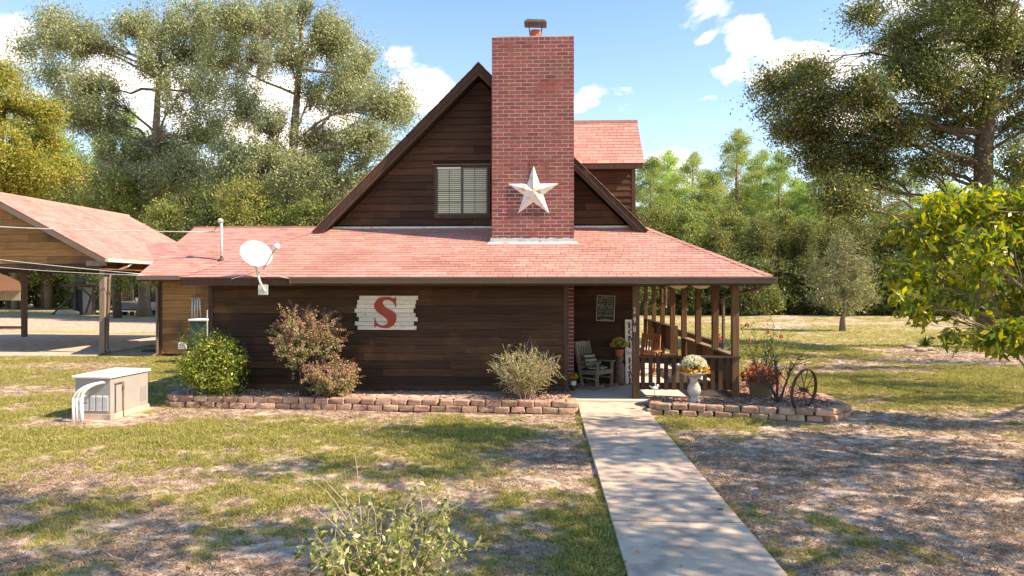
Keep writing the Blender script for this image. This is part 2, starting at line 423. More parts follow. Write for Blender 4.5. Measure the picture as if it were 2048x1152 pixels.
def glassmat():
    m, nt, b = nodes('window_glass')
    N = nt.nodes.new
    L = nt.links.new
    tr = N('ShaderNodeBsdfTransparent')
    gl = N('ShaderNodeBsdfGlossy')
    gl.inputs['Roughness'].default_value = 0.03
    fr = N('ShaderNodeFresnel')
    fr.inputs['IOR'].default_value = 1.5
    mx = N('ShaderNodeMixShader')
    L(fr.outputs[0], mx.inputs[0])
    L(tr.outputs[0], mx.inputs[1])
    L(gl.outputs[0], mx.inputs[2])
    L(mx.outputs[0], nt.nodes['Material Output'].inputs['Surface'])
    return m


M['glass'] = glassmat()



# ------------------------------------------------------------------ mesh helpers
WL = {}


def tag(o, label=None, cat=None, group=None, kind=None):
    if label:
        o['label'] = label
    if cat:
        o['category'] = cat
    if group:
        o['group'] = group
    if kind:
        o['kind'] = kind
    return o


def empty(name, loc, label, cat, group=None):
    o = bpy.data.objects.new(name, None)
    o.empty_display_size = 0.3
    o.location = loc
    col.objects.link(o)
    WL[o] = Vector(loc)
    return tag(o, label, cat, group)


def link(name, me, center, parent=None, mat=None, smooth=False):
    if mat is not None and not me.materials:
        me.materials.append(M[mat] if isinstance(mat, str) else mat)
    o = bpy.data.objects.new(name, me)
    col.objects.link(o)
    c = Vector(center)
    WL[o] = c
    if parent is not None:
        o.parent = parent
        o.location = c - WL[parent]
    else:
        o.location = c
    if smooth and me.polygons and not me.polygons[0].use_smooth:
        me.polygons.foreach_set('use_smooth', [True] * len(me.polygons))
    return o


class MB:
    def __init__(s, X=None):
        s.v, s.f, s.X = [], [], X

    def add(s, vs, fs):
        n = len(s.v)
        for p in vs:
            p = Vector(p)
            s.v.append(s.X @ p if s.X is not None else p)
        for f in fs:
            s.f.append(tuple(i + n for i in f))
        return s

    def box(s, x0, x1, y0, y1, z0, z1):
        return s.add([(x0, y0, z0), (x1, y0, z0), (x1, y1, z0), (x0, y1, z0), (x0, y0, z1), (x1, y0, z1), (x1, y1, z1), (x0, y1, z1)],
                     [(0, 3, 2, 1), (4, 5, 6, 7), (0, 1, 5, 4), (1, 2, 6, 5), (2, 3, 7, 6), (3, 0, 4, 7)])

    def bar(s, a, b, w, h, up=(0, 0, 1)):
        """box beam from a to b, w across, h along up"""
        a, b, up = Vector(a), Vector(b), Vector(up)
        d = (b - a).normalized()
        x = d.cross(up)
        if x.length < 1e-5:
            x = d.cross(Vector((1, 0, 0)))
        x.normalize()
        y = x.cross(d).normalized()
        x *= w / 2
        y *= h / 2
        vs = [p + i * x + j * y for p in (a, b) for i, j in ((-1, -1), (1, -1), (1, 1), (-1, 1))]
        return s.add(vs, [(0, 3, 2, 1), (4, 5, 6, 7), (0, 1, 5, 4), (1, 2, 6, 5), (2, 3, 7, 6), (3, 0, 4, 7)])

    def tube(s, pts, r, n=8, cap=True):
        pts = [Vector(p) for p in pts]
        k = len(pts)
        rs = [r] * k if isinstance(r, (int, float)) else list(r)
        d0 = (pts[1] - pts[0]).normalized()
        ref = Vector((0, 0, 1)) if abs(d0.z) < 0.9 else Vector((1, 0, 0))
        x = d0.cross(ref).normalized()
        vs = []
        for i in range(k):
            d = (pts[min(i + 1, k - 1)] - pts[max(i - 1, 0)])
            if d.length < 1e-9:
                d = d0
            d.normalize()
            x = x - d * x.dot(d)
            if x.length < 1e-6:
                x = d.orthogonal()
            x.normalize()
            y = d.cross(x)
            for j in range(n):
                a = 2 * math.pi * j / n
                vs.append(pts[i] + (x * math.cos(a) + y * math.sin(a)) * rs[i])
        fs = []
        for i in range(k - 1):
            for j in range(n):
                j2 = (j + 1) % n
                fs.append((i * n + j, i * n + j2, (i + 1) * n + j2, (i + 1) * n + j))
        if cap:
            fs.append(tuple(range(n - 1, -1, -1)))
            fs.append(tuple(range((k - 1) * n, k * n)))
        return s.add(vs, fs)

    def lathe(s, prof, c, n=20, scallop=None):
        c = Vector(c)
        vs, fs = [], []
        for i, (r, z) in enumerate(prof):
            for j in range(n):
                a = 2 * math.pi * j / n
                rr = r * (1 + (scallop[i] if scallop else 0) * math.cos(8 * a))
                vs.append(c + Vector((rr * math.cos(a), rr * math.sin(a), z)))
        for i in range(len(prof) - 1):
            for j in range(n):
                j2 = (j + 1) % n
                fs.append((i * n + j, i * n + j2, (i + 1) * n + j2, (i + 1) * n + j))
        fs.append(tuple(range(n - 1, -1, -1)))
        fs.append(tuple(range((len(prof) - 1) * n, len(prof) * n)))
        return s.add(vs, fs)

    def prism(s, poly, off):
        poly = [Vector(p) for p in poly]
        off = Vector(off)
        n = len(poly)
        vs = poly + [p + off for p in poly]
        fs = [tuple(range(n)), tuple(range(2 * n - 1, n - 1, -1))]
        for i in range(n):
            j = (i + 1) % n
            fs.append((j, i, n + i, n + j))
        return s.add(vs, fs)

    def ball(s, c, r, n=10, m=7, sq=(1, 1, 1)):
        c = Vector(c)
        prof = [(max(1e-4, math.sin(math.pi * i / m)), -math.cos(math.pi * i / m)) for i in range(m + 1)]
        vs, fs = [], []
        for q, z in prof:
            for j in range(n):
                a = 2 * math.pi * j / n
                vs.append(c + Vector((q * math.cos(a) * r * sq[0], q * math.sin(a) * r * sq[1], z * r * sq[2])))
        for i in range(m):
            for j in range(n):
                j2 = (j + 1) % n
                fs.append((i * n + j, i * n + j2, (i + 1) * n + j2, (i + 1) * n + j))
        return s.add(vs, fs)

    def mesh(s, name):
        lo = Vector((min(p.x for p in s.v), min(p.y for p in s.v), min(p.z for p in s.v)))
        hi = Vector((max(p.x for p in s.v), max(p.y for p in s.v), max(p.z for p in s.v)))
        c = (lo + hi) / 2
        me = bpy.data.meshes.new(name)
        me.from_pydata([tuple(p - c) for p in s.v], [], s.f)
        me.update()
        return me, c

    def build(s, name, mat, parent=None, smooth=False, bevel=0.0, seg=1):
        me, c = s.mesh(name)
        bm = bmesh.new()
        bm.from_mesh(me)
        bmesh.ops.recalc_face_normals(bm, faces=bm.faces)
        if bevel:
            bmesh.ops.bevel(bm, geom=list(bm.edges), offset=bevel, segments=seg, affect='EDGES', profile=0.5, clamp_overlap=True)
        bm.to_mesh(me)
        bm.free()
        return link(name, me, c, parent, mat, smooth)


def npmesh(name, co, quads):
    """fast mesh from numpy arrays: co (n,3), quads (m,k)"""
    me = bpy.data.meshes.new(name)
    n, (m, k) = len(co), quads.shape
    me.vertices.add(n)
    me.vertices.foreach_set('co', np.asarray(co, dtype=np.float32).ravel())
    me.loops.add(m * k)
    me.loops.foreach_set('vertex_index', quads.astype(np.int32).ravel())
    me.polygons.add(m)
    me.polygons.foreach_set('loop_start', np.arange(0, m * k, k, dtype=np.int32))
    me.polygons.foreach_set('loop_total', np.full(m, k, dtype=np.int32))
    me.update(calc_edges=True)
    return me


def unit(a):
    return a / (np.linalg.norm(a, axis=1, keepdims=True) + 1e-9)


def leafmesh(name, P, Ln, Wd, rng, droop=0.2, outward=None, D=None):
    """one folded diamond per leaf"""
    n = len(P)
    if D is None:
        D = rng.normal(size=(n, 3))
        D[:, 2] -= droop
        if outward is not None:
            D += outward
    D = unit(D)
    S = unit(np.cross(D, rng.normal(size=(n, 3))))
    sc = rng.uniform(0.65, 1.3, size=(n, 1))
    L = D * Ln * sc
    W = S * (Wd * 0.5) * sc
    Nn = np.cross(D, S) * (Wd * 0.12) * sc
    a = P
    b = P + L * 0.45 + W + Nn
    c = P + L
    d = P + L * 0.45 - W + Nn
    co = np.stack([a, b, c, d], axis=1).reshape(-1, 3)
    q = np.arange(4 * n).reshape(n, 4)
    return npmesh(name, co, q)


def leaves(name, P, Ln, Wd, rng, mat, parent, kind=None, **k):
    c = P.mean(axis=0)
    me = leafmesh(name, P - c, Ln, Wd, rng, **k)
    o = link(name, me, c, parent, mat)
    if kind:
        o['kind'] = kind
    return o


def wig(a, b, rng, n=6, amp=0.12, sag=0.0):
    a, b = Vector(a), Vector(b)
    L = (b - a).length
    pts = []
    o = Vector((0, 0, 0))
    for i in range(n):
        t = i / (n - 1)
        w = Vector(rng.normal(size=3)) * amp * L / n
        if 0 < i < n - 1:
            o = o + w
        env = math.sin(math.pi * t)
        pts.append(a.lerp(b, t) + o * env + Vector((0, 0, sag * L * env)))
    return pts


def tree(name, base, trunk, blobs, clumps, lpc, cr, Ln, Wd, leaf, bark, seed, label, cat='tree', group=None,
         twig_frac=0.4, fill=0.42, droop=0.25, limb_r=0.13, flat=0.75, gap=0.0, gapf=0.5, wob=0.16):
    """trunk: [(point, radius)], blobs: [(centre, (rx, ry, rz), weight)]"""
    rng = np.random.default_rng(seed)
    root = empty(name, base, label, cat, group)
    tb = MB()
    tb.tube([p for p, r in trunk], [r for p, r in trunk], 10)
    tb.build('trunk', bark, root, smooth=True)
    bb = MB()
    tp = []
    for i in range(len(trunk) - 1):
        for t in (0, 0.25, 0.5, 0.75):
            tp.append(Vector(trunk[i][0]).lerp(Vector(trunk[i + 1][0]), t))
    tp.append(Vector(trunk[-1][0]))
    tot = sum(b[2] for b in blobs)
    P = []
    for c, r, w in blobs:
        c = Vector(c)
        rmax = max(r)
        near = sorted(tp, key=lambda p: (p - c).length + 2.5 * max(0.0, p.z - (c.z - 0.55 * r[2])))
        best = near[int(rng.integers(0, min(5, len(near))))]
        limb = wig(best, c, rng, 7, wob, 0.04)
        lr = limb_r * (0.5 + 0.5 * w)
        bb.tube(limb, [lr * (1 - 0.75 * i / 6) for i in range(7)], 6)
        k = max(3, int(clumps * w / tot))
        d = unit(rng.normal(size=(k, 3)))
        rad = rng.uniform(0.05, 1, size=(k, 1)) ** fill
        C = np.array(c) + d * rad * np.array(r)
        for q in C:
            if rng.random() < twig_frac:
                s0 = limb[int(rng.integers(3, 7))]
                tw = wig(s0, q, rng, 5, 0.22)
                r0 = lr * 0.28
                bb.tube(tw, [r0 * (1 - 0.17 * i) for i in range(5)], 4, cap=False)
        cnt = rng.poisson(lpc, size=k) + 1
        base_c = np.repeat(C, cnt, axis=0)
        rs = np.repeat(rng.uniform(0.55, 1.35, size=(k, 1)) * cr, cnt, axis=0)
        g = rng.normal(size=(len(base_c), 3)) * rs * 0.55
        g[:, 2] *= flat
        P.append(base_c + g)
    bb.build('branch', bark, root, smooth=True)
    P = np.concatenate(P)
    if gap:
        f = fbm(P[:, 0] * gapf + P[:, 1] * 0.6 * gapf + 50, P[:, 2] * gapf * 1.25 + P[:, 1] * 0.35 * gapf + 90, 3)
        P = P[f > np.quantile(f, gap) + rng.normal(0, 0.02, len(P))]
    leaves('crown', P, Ln, Wd, rng, leaf, root, droop=droop)
    return root


def copy_thing(root, loc, rotz, scale, label=None, group=None):
    r = root.copy()
    col.objects.link(r)
    r.location = loc
    r.rotation_euler = (0, 0, rotz)
    r.scale = (scale[0], scale[1], scale[2]) if isinstance(scale, tuple) else (scale,) * 3
    if label:
        r['label'] = label
    if group:
        r['group'] = group
    for ch in list(root.children):
        c = ch.copy()
        col.objects.link(c)
        c.parent = r
    return r


def scatter(name, P, rot, scl, idx, protos, label, cat):
    """countless small stuff: instances on points"""
    pc = bpy.data.collections.new(name + '_pieces')
    for i, me in enumerate(protos):
        o = bpy.data.objects.new('%s_piece_%02d' % (name, i), me)
        pc.objects.link(o)
    me = bpy.data.meshes.new(name)
    n = len(P)
    me.vertices.add(n)
    me.vertices.foreach_set('co', np.asarray(P, dtype=np.float32).ravel())
    a = me.attributes.new('rot', 'FLOAT_VECTOR', 'POINT'); a.data.foreach_set('vector', np.asarray(rot, dtype=np.float32).ravel())
    a = me.attributes.new('scl', 'FLOAT_VECTOR', 'POINT'); a.data.foreach_set('vector', np.asarray(scl, dtype=np.float32).ravel())
    a = me.attributes.new('idx', 'INT', 'POINT'); a.data.foreach_set('value', np.asarray(idx, dtype=np.int32).ravel())
    o = bpy.data.objects.new(name, me)
    col.objects.link(o)
    tag(o, label, cat, kind='stuff')
    ng = bpy.data.node_groups.new(name + '_nodes', 'GeometryNodeTree')
    ng.interface.new_socket('Geometry', in_out='INPUT', socket_type='NodeSocketGeometry')
    ng.interface.new_socket('Geometry', in_out='OUTPUT', socket_type='NodeSocketGeometry')
    N = ng.nodes.new
    gi, go = N('NodeGroupInput'), N('NodeGroupOutput')
    ip = N('GeometryNodeInstanceOnPoints')
    ci = N('GeometryNodeCollectionInfo')
    ci.inputs['Collection'].default_value = pc
    ci.inputs['Separate Children'].default_value = True
    ci.inputs['Reset Children'].default_value = True

    def na(nm, ty):
        k = N('GeometryNodeInputNamedAttribute')
        k.data_type = ty
        k.inputs['Name'].default_value = nm
        return k.outputs['Attribute']
    Lk = ng.links.new
    Lk(gi.outputs[0], ip.inputs['Points'])
    Lk(ci.outputs[0], ip.inputs['Instance'])
    ip.inputs['Pick Instance'].default_value = True
    Lk(na('idx', 'INT'), ip.inputs['Instance Index'])
    er = N('FunctionNodeEulerToRotation')
    Lk(na('rot', 'FLOAT_VECTOR'), er.inputs[0])
    Lk(er.outputs[0], ip.inputs['Rotation'])
    Lk(na('scl', 'FLOAT_VECTOR'), ip.inputs['Scale'])
    Lk(ip.outputs[0], go.inputs[0])
    md = o.modifiers.new('scatter', 'NODES')
    md.node_group = ng
    return o


# ------------------------------------------------------------------ noise in numpy
_pr = np.random.default_rng(5)
_tab = _pr.random((256, 256))


def vnoise(x, y):
    xi = np.floor(x).astype(int)
    yi = np.floor(y).astype(int)
    fx, fy = x - xi, y - yi
    fx = fx * fx * (3 - 2 * fx)
    fy = fy * fy * (3 - 2 * fy)
    a = _tab[xi & 255, yi & 255]
    b = _tab[(xi + 1) & 255, yi & 255]
    c = _tab[xi & 255, (yi + 1) & 255]
    d = _tab[(xi + 1) & 255, (yi + 1) & 255]
    return (a * (1 - fx) + b * fx) * (1 - fy) + (c * (1 - fx) + d * fx) * fy


def fbm(x, y, o=5):
    s, a, t = 0.0, 0.5, 0.0
    for i in range(o):
        s = s + a * vnoise(x * 2 ** i + 17.3 * i, y * 2 ** i + 9.1 * i)
        t += a
        a *= 0.55
    return s / t

# ------------------------------------------------------------------ ground
def bump(x, y, cx, cy, rx, ry):
    return np.exp(-(((x - cx) / rx) ** 2 + ((y - cy) / ry) ** 2))


def grassy(x, y):
    g = 0.47 + 1.4 * (fbm(x * 0.42 + 3, y * 0.42 + 8, 5) - 0.5) + 1.2 * (fbm(x * 2.3, y * 2.9, 4) - 0.5)
    g = g + 0.55 * bump(x, y, -2.2, 11.4, 2.6, 1.5) + 0.34 * bump(x, y, -7.5, 11.2, 4.5, 2.4)
    g = g - 0.26 * bump(x, y, -3.0, 6.6, 4.5, 1.6) - 0.18 * bump(x, y, -5.5, 8.6, 3.0, 0.6)
    g = g + 0.55 * bump(x, y, 0.45, 7.0, 0.35, 1.6) - 0.55 * bump(x, y, 0.15, 10.6, 0.6, 2.0)
    g = g - 0.60 * bump(x, y, 4.2, 9.0, 2.9, 2.9) + 0.45 * bump(x, y, 3.3, 12.9, 1.5, 0.5) + 0.22 * bump(x, y, 7.2, 9.5, 1.6, 2.0)
    g = g - 0.55 * bump(x, y, -3.4, 13.75, 6.0, 0.30) - 0.45 * bump(x, y, 5.6, 12.9, 1.2, 0.35)
    p = gnd(190, 842)
    g = g - 1.5 * bump(x, y, p.x, p.y, 1.15, 0.62) - 0.5 * bump(x, y, p.x + 1.9, p.y + 0.9, 1.2, 0.45)
    g = g + 0.30 * (y > 14.5) * (x > 4.5) + 0.18 * (y > 14.5) * (x < -8)
    q = gnd(1960, 715)
    g = g - 0.9 * bump(x, y, q.x, q.y, 3.6, 2.2)
    q = gnd(1850, 700)
    g = g - 0.4 * bump(x, y, q.x, q.y, 1.2, 0.8)
    g = g - 0.55 * (x < -13) * np.clip((y - 36) / 4, 0, 1) * np.clip((58 - y) / 6, 0, 1)
    g = g - 0.28 * (x > 4) * np.clip((y - 36) / 8, 0, 1)
    return np.clip(g, -0.3, 1.3)


def ground_z(x, y):
    near = np.clip((40 - y) / 10, 0, 1)
    return (fbm(x * 0.8, y * 0.8, 4) - 0.5) * 0.07 * near - 0.012 + np.clip((y - 40) / 60, 0, 1) * 0.0


def axis(segs):
    out = []
    for a, b, st in segs:
        out += list(np.arange(a, b, st))
    out.append(segs[-1][1])
    return np.array(out)


def make_ground():
    xs = axis([(-500, -60, 40), (-60, -16, 0.8), (-16, 12, 0.10), (12, 40, 0.5), (40, 80, 2.0), (80, 500, 42)])
    ys = axis([(-120, 0, 12), (0, 4, 0.5), (4, 16, 0.08), (16, 32, 0.2), (32, 90, 0.8), (90, 700, 61)])
    X, Y = np.meshgrid(xs, ys)
    Z = ground_z(X, Y)
    nx, ny = len(xs), len(ys)
    co = np.stack([X.ravel(), Y.ravel(), Z.ravel()], axis=1)
    i = np.arange(nx * ny).reshape(ny, nx)
    q = np.stack([i[:-1, :-1].ravel(), i[:-1, 1:].ravel(), i[1:, 1:].ravel(), i[1:, :-1].ravel()], axis=1)
    me = npmesh('ground', co, q)
    a = me.attributes.new('grassy', 'FLOAT', 'POINT')
    a.data.foreach_set('value', grassy(co[:, 0], co[:, 1]).astype(np.float32))
    me.polygons.foreach_set('use_smooth', [True] * len(me.polygons))
    m, nt, b = nodes('lawn')
    N = nt.nodes.new
    L = nt.links.new
    geo = N('ShaderNodeNewGeometry')
    at_ = N('ShaderNodeAttribute')
    at_.attribute_name = 'grassy'

    def noise(sc, de=6, st=(1, 1, 1)):
        mp = N('ShaderNodeMapping')
        mp.inputs['Scale'].default_value = st
        L(geo.outputs['Position'], mp.inputs[0])
        n = N('ShaderNodeTexNoise')
        n.inputs['Scale'].default_value = sc
        n.inputs['Detail'].default_value = de
        n.inputs['Roughness'].default_value = 0.65
        L(mp.outputs[0], n.inputs['Vector'])
        return n.outputs['Fac']

    def mixc(fac, A, B):
        x = N('ShaderNodeMix'); x.data_type = 'RGBA'
        if hasattr(fac, 'links'):
            L(fac, x.inputs['Factor'])
        for s, v in (('A', A), ('B', B)):
            if hasattr(v, 'links'):
                L(v, x.inputs[s])
            else:
                x.inputs[s].default_value = rgba(v)
        return x.outputs['Result']

    def rng_(v, lo, hi):
        r = N('ShaderNodeMapRange')
        r.inputs['From Min'].default_value = lo
        r.inputs['From Max'].default_value = hi
        L(v, r.inputs['Value'])
        return r.outputs[0]
    sand = mixc(rng_(noise(5.0), 0.35, 0.65), (0.52, 0.385, 0.295), (0.68, 0.53, 0.425))
    litter = mixc(rng_(noise(30.0), 0.35, 0.65), (0.17, 0.115, 0.088), (0.33, 0.235, 0.18))
    dirt = mixc(rng_(noise(4.2, 9), 0.44, 0.60), sand, litter)
    straw = mixc(rng_(noise(22, 7), 0.3, 0.7), (0.46, 0.365, 0.21), (0.32, 0.27, 0.125))
    green = mixc(rng_(noise(1.3, 5), 0.35, 0.65), (0.19, 0.195, 0.060), (0.28, 0.262, 0.095))
    turf = mixc(rng_(noise(7, 8), 0.36, 0.58), green, straw)
    ad = N('ShaderNodeMath'); ad.operation = 'ADD'
    nz = N('ShaderNodeMath'); nz.operation = 'MULTIPLY_ADD'
    nz.inputs[1].default_value = 0.9
    nz.inputs[2].default_value = -0.45
    L(noise(9, 9), nz.inputs[0])
    L(at_.outputs['Fac'], ad.inputs[0])
    L(nz.outputs[0], ad.inputs[1])
    turf = mixc(rng_(noise(0.35, 6, (0.6, 1.6, 1)), 0.42, 0.62), turf, straw)
    res = mixc(rng_(ad.outputs[0], 0.33, 0.60), dirt, turf)
    L(res, b.inputs['Base Color'])
    b.inputs['Roughness'].default_value = 0.95
    b.inputs['Specular IOR Level'].default_value = 0.1
    bp = N('ShaderNodeBump')
    bp.inputs['Strength'].default_value = 0.7
    bp.inputs['Distance'].default_value = 0.03
    L(noise(26, 8), bp.inputs['Height'])
    L(bp.outputs[0], b.inputs['Normal'])
    o = link('ground', me, (0, 0, 0), None, m)
    tag(o, kind='structure')


make_ground()

# ------------------------------------------------------------------ walkway of poured slabs
WX0, WX1 = 0.72, 2.06
walk = tag(MB().box(WX0 + 0.03, WX1 - 0.03, 1.2, 13.16, -0.10, 0.034).build('walkway', 'joint'), kind='structure')
jy = [1.4, 2.87, 4.35, 5.82, 7.30, 8.77, 10.24, 11.71, 13.18, 14.44]
for i in range(len(jy) - 1):
    a, b = jy[i] + 0.014, jy[i + 1] - 0.014
    za, zb = (0.04, 0.04) if i < 8 else (0.042, 0.115)
    MB().add([(WX0, a, -0.05), (WX1, a, -0.05), (WX1, b, -0.05), (WX0, b, -0.05), (WX0, a, za), (WX1, a, za), (WX1, b, zb), (WX0, b, zb)],
             [(0, 3, 2, 1), (4, 5, 6, 7), (0, 1, 5, 4), (1, 2, 6, 5), (2, 3, 7, 6), (3, 0, 4, 7)]).build('slab', 'concrete', walk, bevel=0.006)

# ------------------------------------------------------------------ the house
rnd = random.Random(11)
YE = 14.15                      # front eave
YW = 15.10                      # lower front wall
YG = 17.03                      # gable wall and recessed porch wall
YC = 16.03                      # chimney face
YR = 16.65                      # front rake
YB = 29.5                       # back of the house
ZE = 2.68
SL = 0.43
EX0, EX1 = -7.49, 4.575         # eave ends
TX0, TX1 = -5.50, 2.45          # tops of the hips
ZT = ZE + SL * (YG - YE)
AX, AZ = -1.527, 7.81           # gable apex
WXL, WXR = -7.33, 0.557         # lower front wall
SXR = 2.25                      # right side wall
ZF = 0.15                       # porch floor

house = empty('house', (-1.5, 20, 0), 'dark brown board house with steep gable, brick chimney and red shingle porch roof', 'house')


def board_wall(parent, x0, x1, y, z0, z1, pitch, mat, name='siding_board', holes=(), clip=None, lens=(1.6, 4.2), seed=1):
    """lapped boards, each one a piece; clip(z) -> (xmin, xmax); holes: (x0,x1,z0,z1)"""
    r = random.Random(seed)
    n = max(1, round((z1 - z0) / pitch))
    p = (z1 - z0) / n
    for i in range(n):
        a, b = z0 + i * p, z0 + (i + 1) * p
        spans = [(x0, x1)]
        for h in holes:
            if b > h[2] + 0.02 and a < h[3] - 0.02:
                new = []
                for s in spans:
                    if s[1] <= h[0] or s[0] >= h[1]:
                        new.append(s)
                    else:
                        if s[0] < h[0]:
                            new.append((s[0], h[0]))
                        if s[1] > h[1]:
                            new.append((h[1], s[1]))
                spans = new
        for s in spans:
            cuts = [s[0]]
            while s[1] - cuts[-1] > lens[1]:
                cuts.append(cuts[-1] + r.uniform(*lens))
            cuts.append(s[1])
            if len(cuts) > 2 and cuts[-1] - cuts[-2] < 0.5:
                cuts.pop(-2)
            for c0, c1 in zip(cuts[:-1], cuts[1:]):
                g = 0.0015
                c0, c1 = c0 + g, c1 - g
                d = r.uniform(-0.002, 0.003)
                zb, zt = a + 0.004, b - 0.004
                lo0, hi0, lo1, hi1 = c0, c1, c0, c1
                if clip:
                    q0, q1 = clip(zb), clip(zt)
                    lo0, hi0 = max(c0, q0[0]), min(c1, q0[1])
                    lo1, hi1 = max(c0, q1[0]), min(c1, q1[1])
                    if hi0 - lo0 < 0.02:
                        continue
                    if hi1 - lo1 < 0.005:
                        m_ = (max(lo1, min(hi1, (lo1 + hi1) / 2)))
                        lo1, hi1 = m_ - 0.002, m_ + 0.002
                yb, yt = y - 0.034 - d, y - 0.006 - d
                MB().add([(lo0, yb, zb), (hi0, yb, zb), (hi0, y, zb), (lo0, y, zb), (lo1, yt, zt), (hi1, yt, zt), (hi1, y, zt), (lo1, y, zt)],
                         [(0, 3, 2, 1), (4, 5, 6, 7), (0, 1, 5, 4), (1, 2, 6, 5), (2, 3, 7, 6), (3, 0, 4, 7)]).build(name, mat, parent)


# lower front room
wall = MB().box(WXL + 0.02, WXR - 0.02, YW, YW + 0.12, 0.1, 2.598).build('front_wall', 'wood_inside', house)
board_wall(wall, WXL + 0.09, WXR - 0.10, YW, 0.19, 2.58, 0.172, 'wood_dark', seed=3)
MB().box(WXL, WXL + 0.10, YW - 0.035, YW, 0.17, 2.55).build('corner_board', 'wood_trim', wall)
MB().box(WXR - 0.10, WXR, YW - 0.035, YW, 0.15, 2.55).build('corner_board', 'wood_trim', wall)
MB().box(WXL + 0.02, WXR - 0.02, YW - 0.012, YW + 0.1, -0.05, 0.178).build('footing', 'concrete', wall)
MB().box(WXR - 0.12, WXR, YW + 0.121, YG, 0.1, 2.54).build('return_wall', 'wood_dark', house)
MB().box(WXL, WXL + 0.12, YW + 0.121, 24.5, 0.0, 2.6).build('left_wall', 'wood_dark', house)
MB().box(SXR - 0.15, SXR, YG + 0.151, YB, 0.0, 3.4).build('right_wall', 'wood_dark', house)
MB().box(WXL, SXR, YB - 0.12, YB, 0.0, 2.6).build('back_wall', 'wood_dark', house)

# recessed porch wall
pw = MB().box(WXR, SXR, YG, YG + 0.15, 0.0, 2.598).build('porch_wall', 'wood_inside', house)
board_wall(pw, 0.70, SXR - 0.08, YG, 0.17, 2.58, 0.172, 'wood_dark', seed=4)
MB().box(SXR - 0.08, SXR + 0.02, YG - 0.035, YG, 0.15, 2.54).build('corner_board', 'wood_trim', pw)

# gable wall with window opening
wa, wb = at(868, 331, YG), at(981, 437, YG)
WIN = (wa.x, wb.x, wb.z, wa.z)


def gclip(z):
    h = (AZ - 0.30 - z)
    return AX - h, AX + h


gz0 = ZT - 0.02
gw = MB().prism([(AX - (AZ - 0.32 - gz0), YG + 0.02, gz0), (AX + (AZ - 0.32 - gz0), YG + 0.02, gz0), (AX, YG + 0.02, AZ - 0.32)], (0, 0.06, 0))
gwall = gw.build('gable_wall', 'wood_inside', house)
board_wall(gwall, -6, 4, YG, ZT + 0.07, AZ - 0.33, 0.172, 'wood_dark', holes=[WIN], clip=gclip, seed=9, lens=(1.4, 3.2))
MB().box(TX0 + 0.35, TX1 - 0.35, YG - 0.055, YG - 0.028, ZT - 0.03, ZT + 0.035).build('flashing', 'flashing', gwall)

# gable window with blinds
win = MB()
x0, x1, z0, z1 = WIN
yf = YG - 0.05
for b in ((x0, x0 + 0.055, z0 + 0.09, z1 - 0.05), (x1 - 0.055, x1, z0 + 0.09, z1 - 0.05)):
    win.box(b[0], b[1], yf, YG + 0.018, b[2], b[3])
win.box(x0, x1, yf, YG + 0.018, z1 - 0.05, z1)
win.box(x0, x1, yf - 0.02, YG + 0.018, z0, z0 + 0.09)
win = win.build('window', 'wood_trim', house)
MB().box(x0 - 0.03, x1 + 0.02, yf - 0.03, yf + 0.02, z1 + 0.002, z1 + 0.02).build('drip_cap', 'gutter', win)
ix0, ix1, iz0, iz1 = x0 + 0.06, x1 - 0.06, z0 + 0.092, z1 - 0.052
mid = (ix0 + ix1) / 2
fr = MB()
for a, b in ((ix0, ix0 + 0.035), (mid - 0.025, mid + 0.025), (ix1 - 0.035, ix1)):
    fr.box(a, b, yf + 0.012, YG + 0.01, iz0 + 0.035, iz1 - 0.03)
fr.box(ix0, ix1, yf + 0.012, YG + 0.01, iz0, iz0 + 0.035)
fr.box(ix0, ix1, yf + 0.012, YG + 0.01, iz1 - 0.03, iz1)
fr.build('sash', 'frame_bronze', win)
MB().box(ix0 + 0.02, mid - 0.03, yf + 0.004, yf + 0.011, iz1 - 0.034, iz1 - 0.004).build('head_rail', 'white_metal', win)
for a, b in ((ix0 + 0.036, mid - 0.026), (mid + 0.026, ix1 - 0.036)):
    MB().add([(a, yf + 0.022, iz0 + 0.035), (b, yf + 0.022, iz0 + 0.035), (b, yf + 0.022, iz1 - 0.03), (a, yf + 0.022, iz1 - 0.03)], [(0, 1, 2, 3)]).build('pane', 'glass', win)
    g = MB()
    m_ = (a + b) / 2
    zs = [iz0 + 0.035 + (iz1 - iz0 - 0.065) * k / 4 for k in (1, 2, 3)]
    g.box(m_ - 0.006, m_ + 0.006, yf + 0.026, yf + 0.032, iz0 + 0.036, iz1 - 0.031)
    for z in zs:
        g.box(a, m_ - 0.0065, yf + 0.027, yf + 0.031, z - 0.006, z + 0.006)
        g.box(m_ + 0.0065, b, yf + 0.027, yf + 0.031, z - 0.006, z + 0.006)
    g.build('muntin', 'frame_bronze', win)
    MB().add([(a, YG + 0.012, iz0), (b, YG + 0.012, iz0), (b, YG + 0.012, iz1), (a, YG + 0.012, iz1)], [(0, 1, 2, 3)]).build('dark_room_sheet', 'tyre', win)  # black sheet standing in for the shade of the room behind
    ns = 23
    sme, sc_ = MB().add([(a + 0.004, yf + 0.040, 0.0), (b - 0.004, yf + 0.040, 0.0), (b - 0.004, yf + 0.054, 0.035), (a + 0.004, yf + 0.054, 0.035),
                         (a + 0.004, yf + 0.042, 0.0), (b - 0.004, yf + 0.042, 0.0), (b - 0.004, yf + 0.056, 0.035), (a + 0.004, yf + 0.056, 0.035)],
                        [(0, 1, 2, 3), (7, 6, 5, 4), (0, 4, 5, 1), (2, 6, 7, 3)]).mesh('blind_slat')
    for k in range(ns):
        z = iz0 + 0.045 + (iz1 - iz0 - 0.10) * k / (ns - 1)
        link('blind_slat', sme, (sc_.x, sc_.y, z + 0.02), win, 'blind')

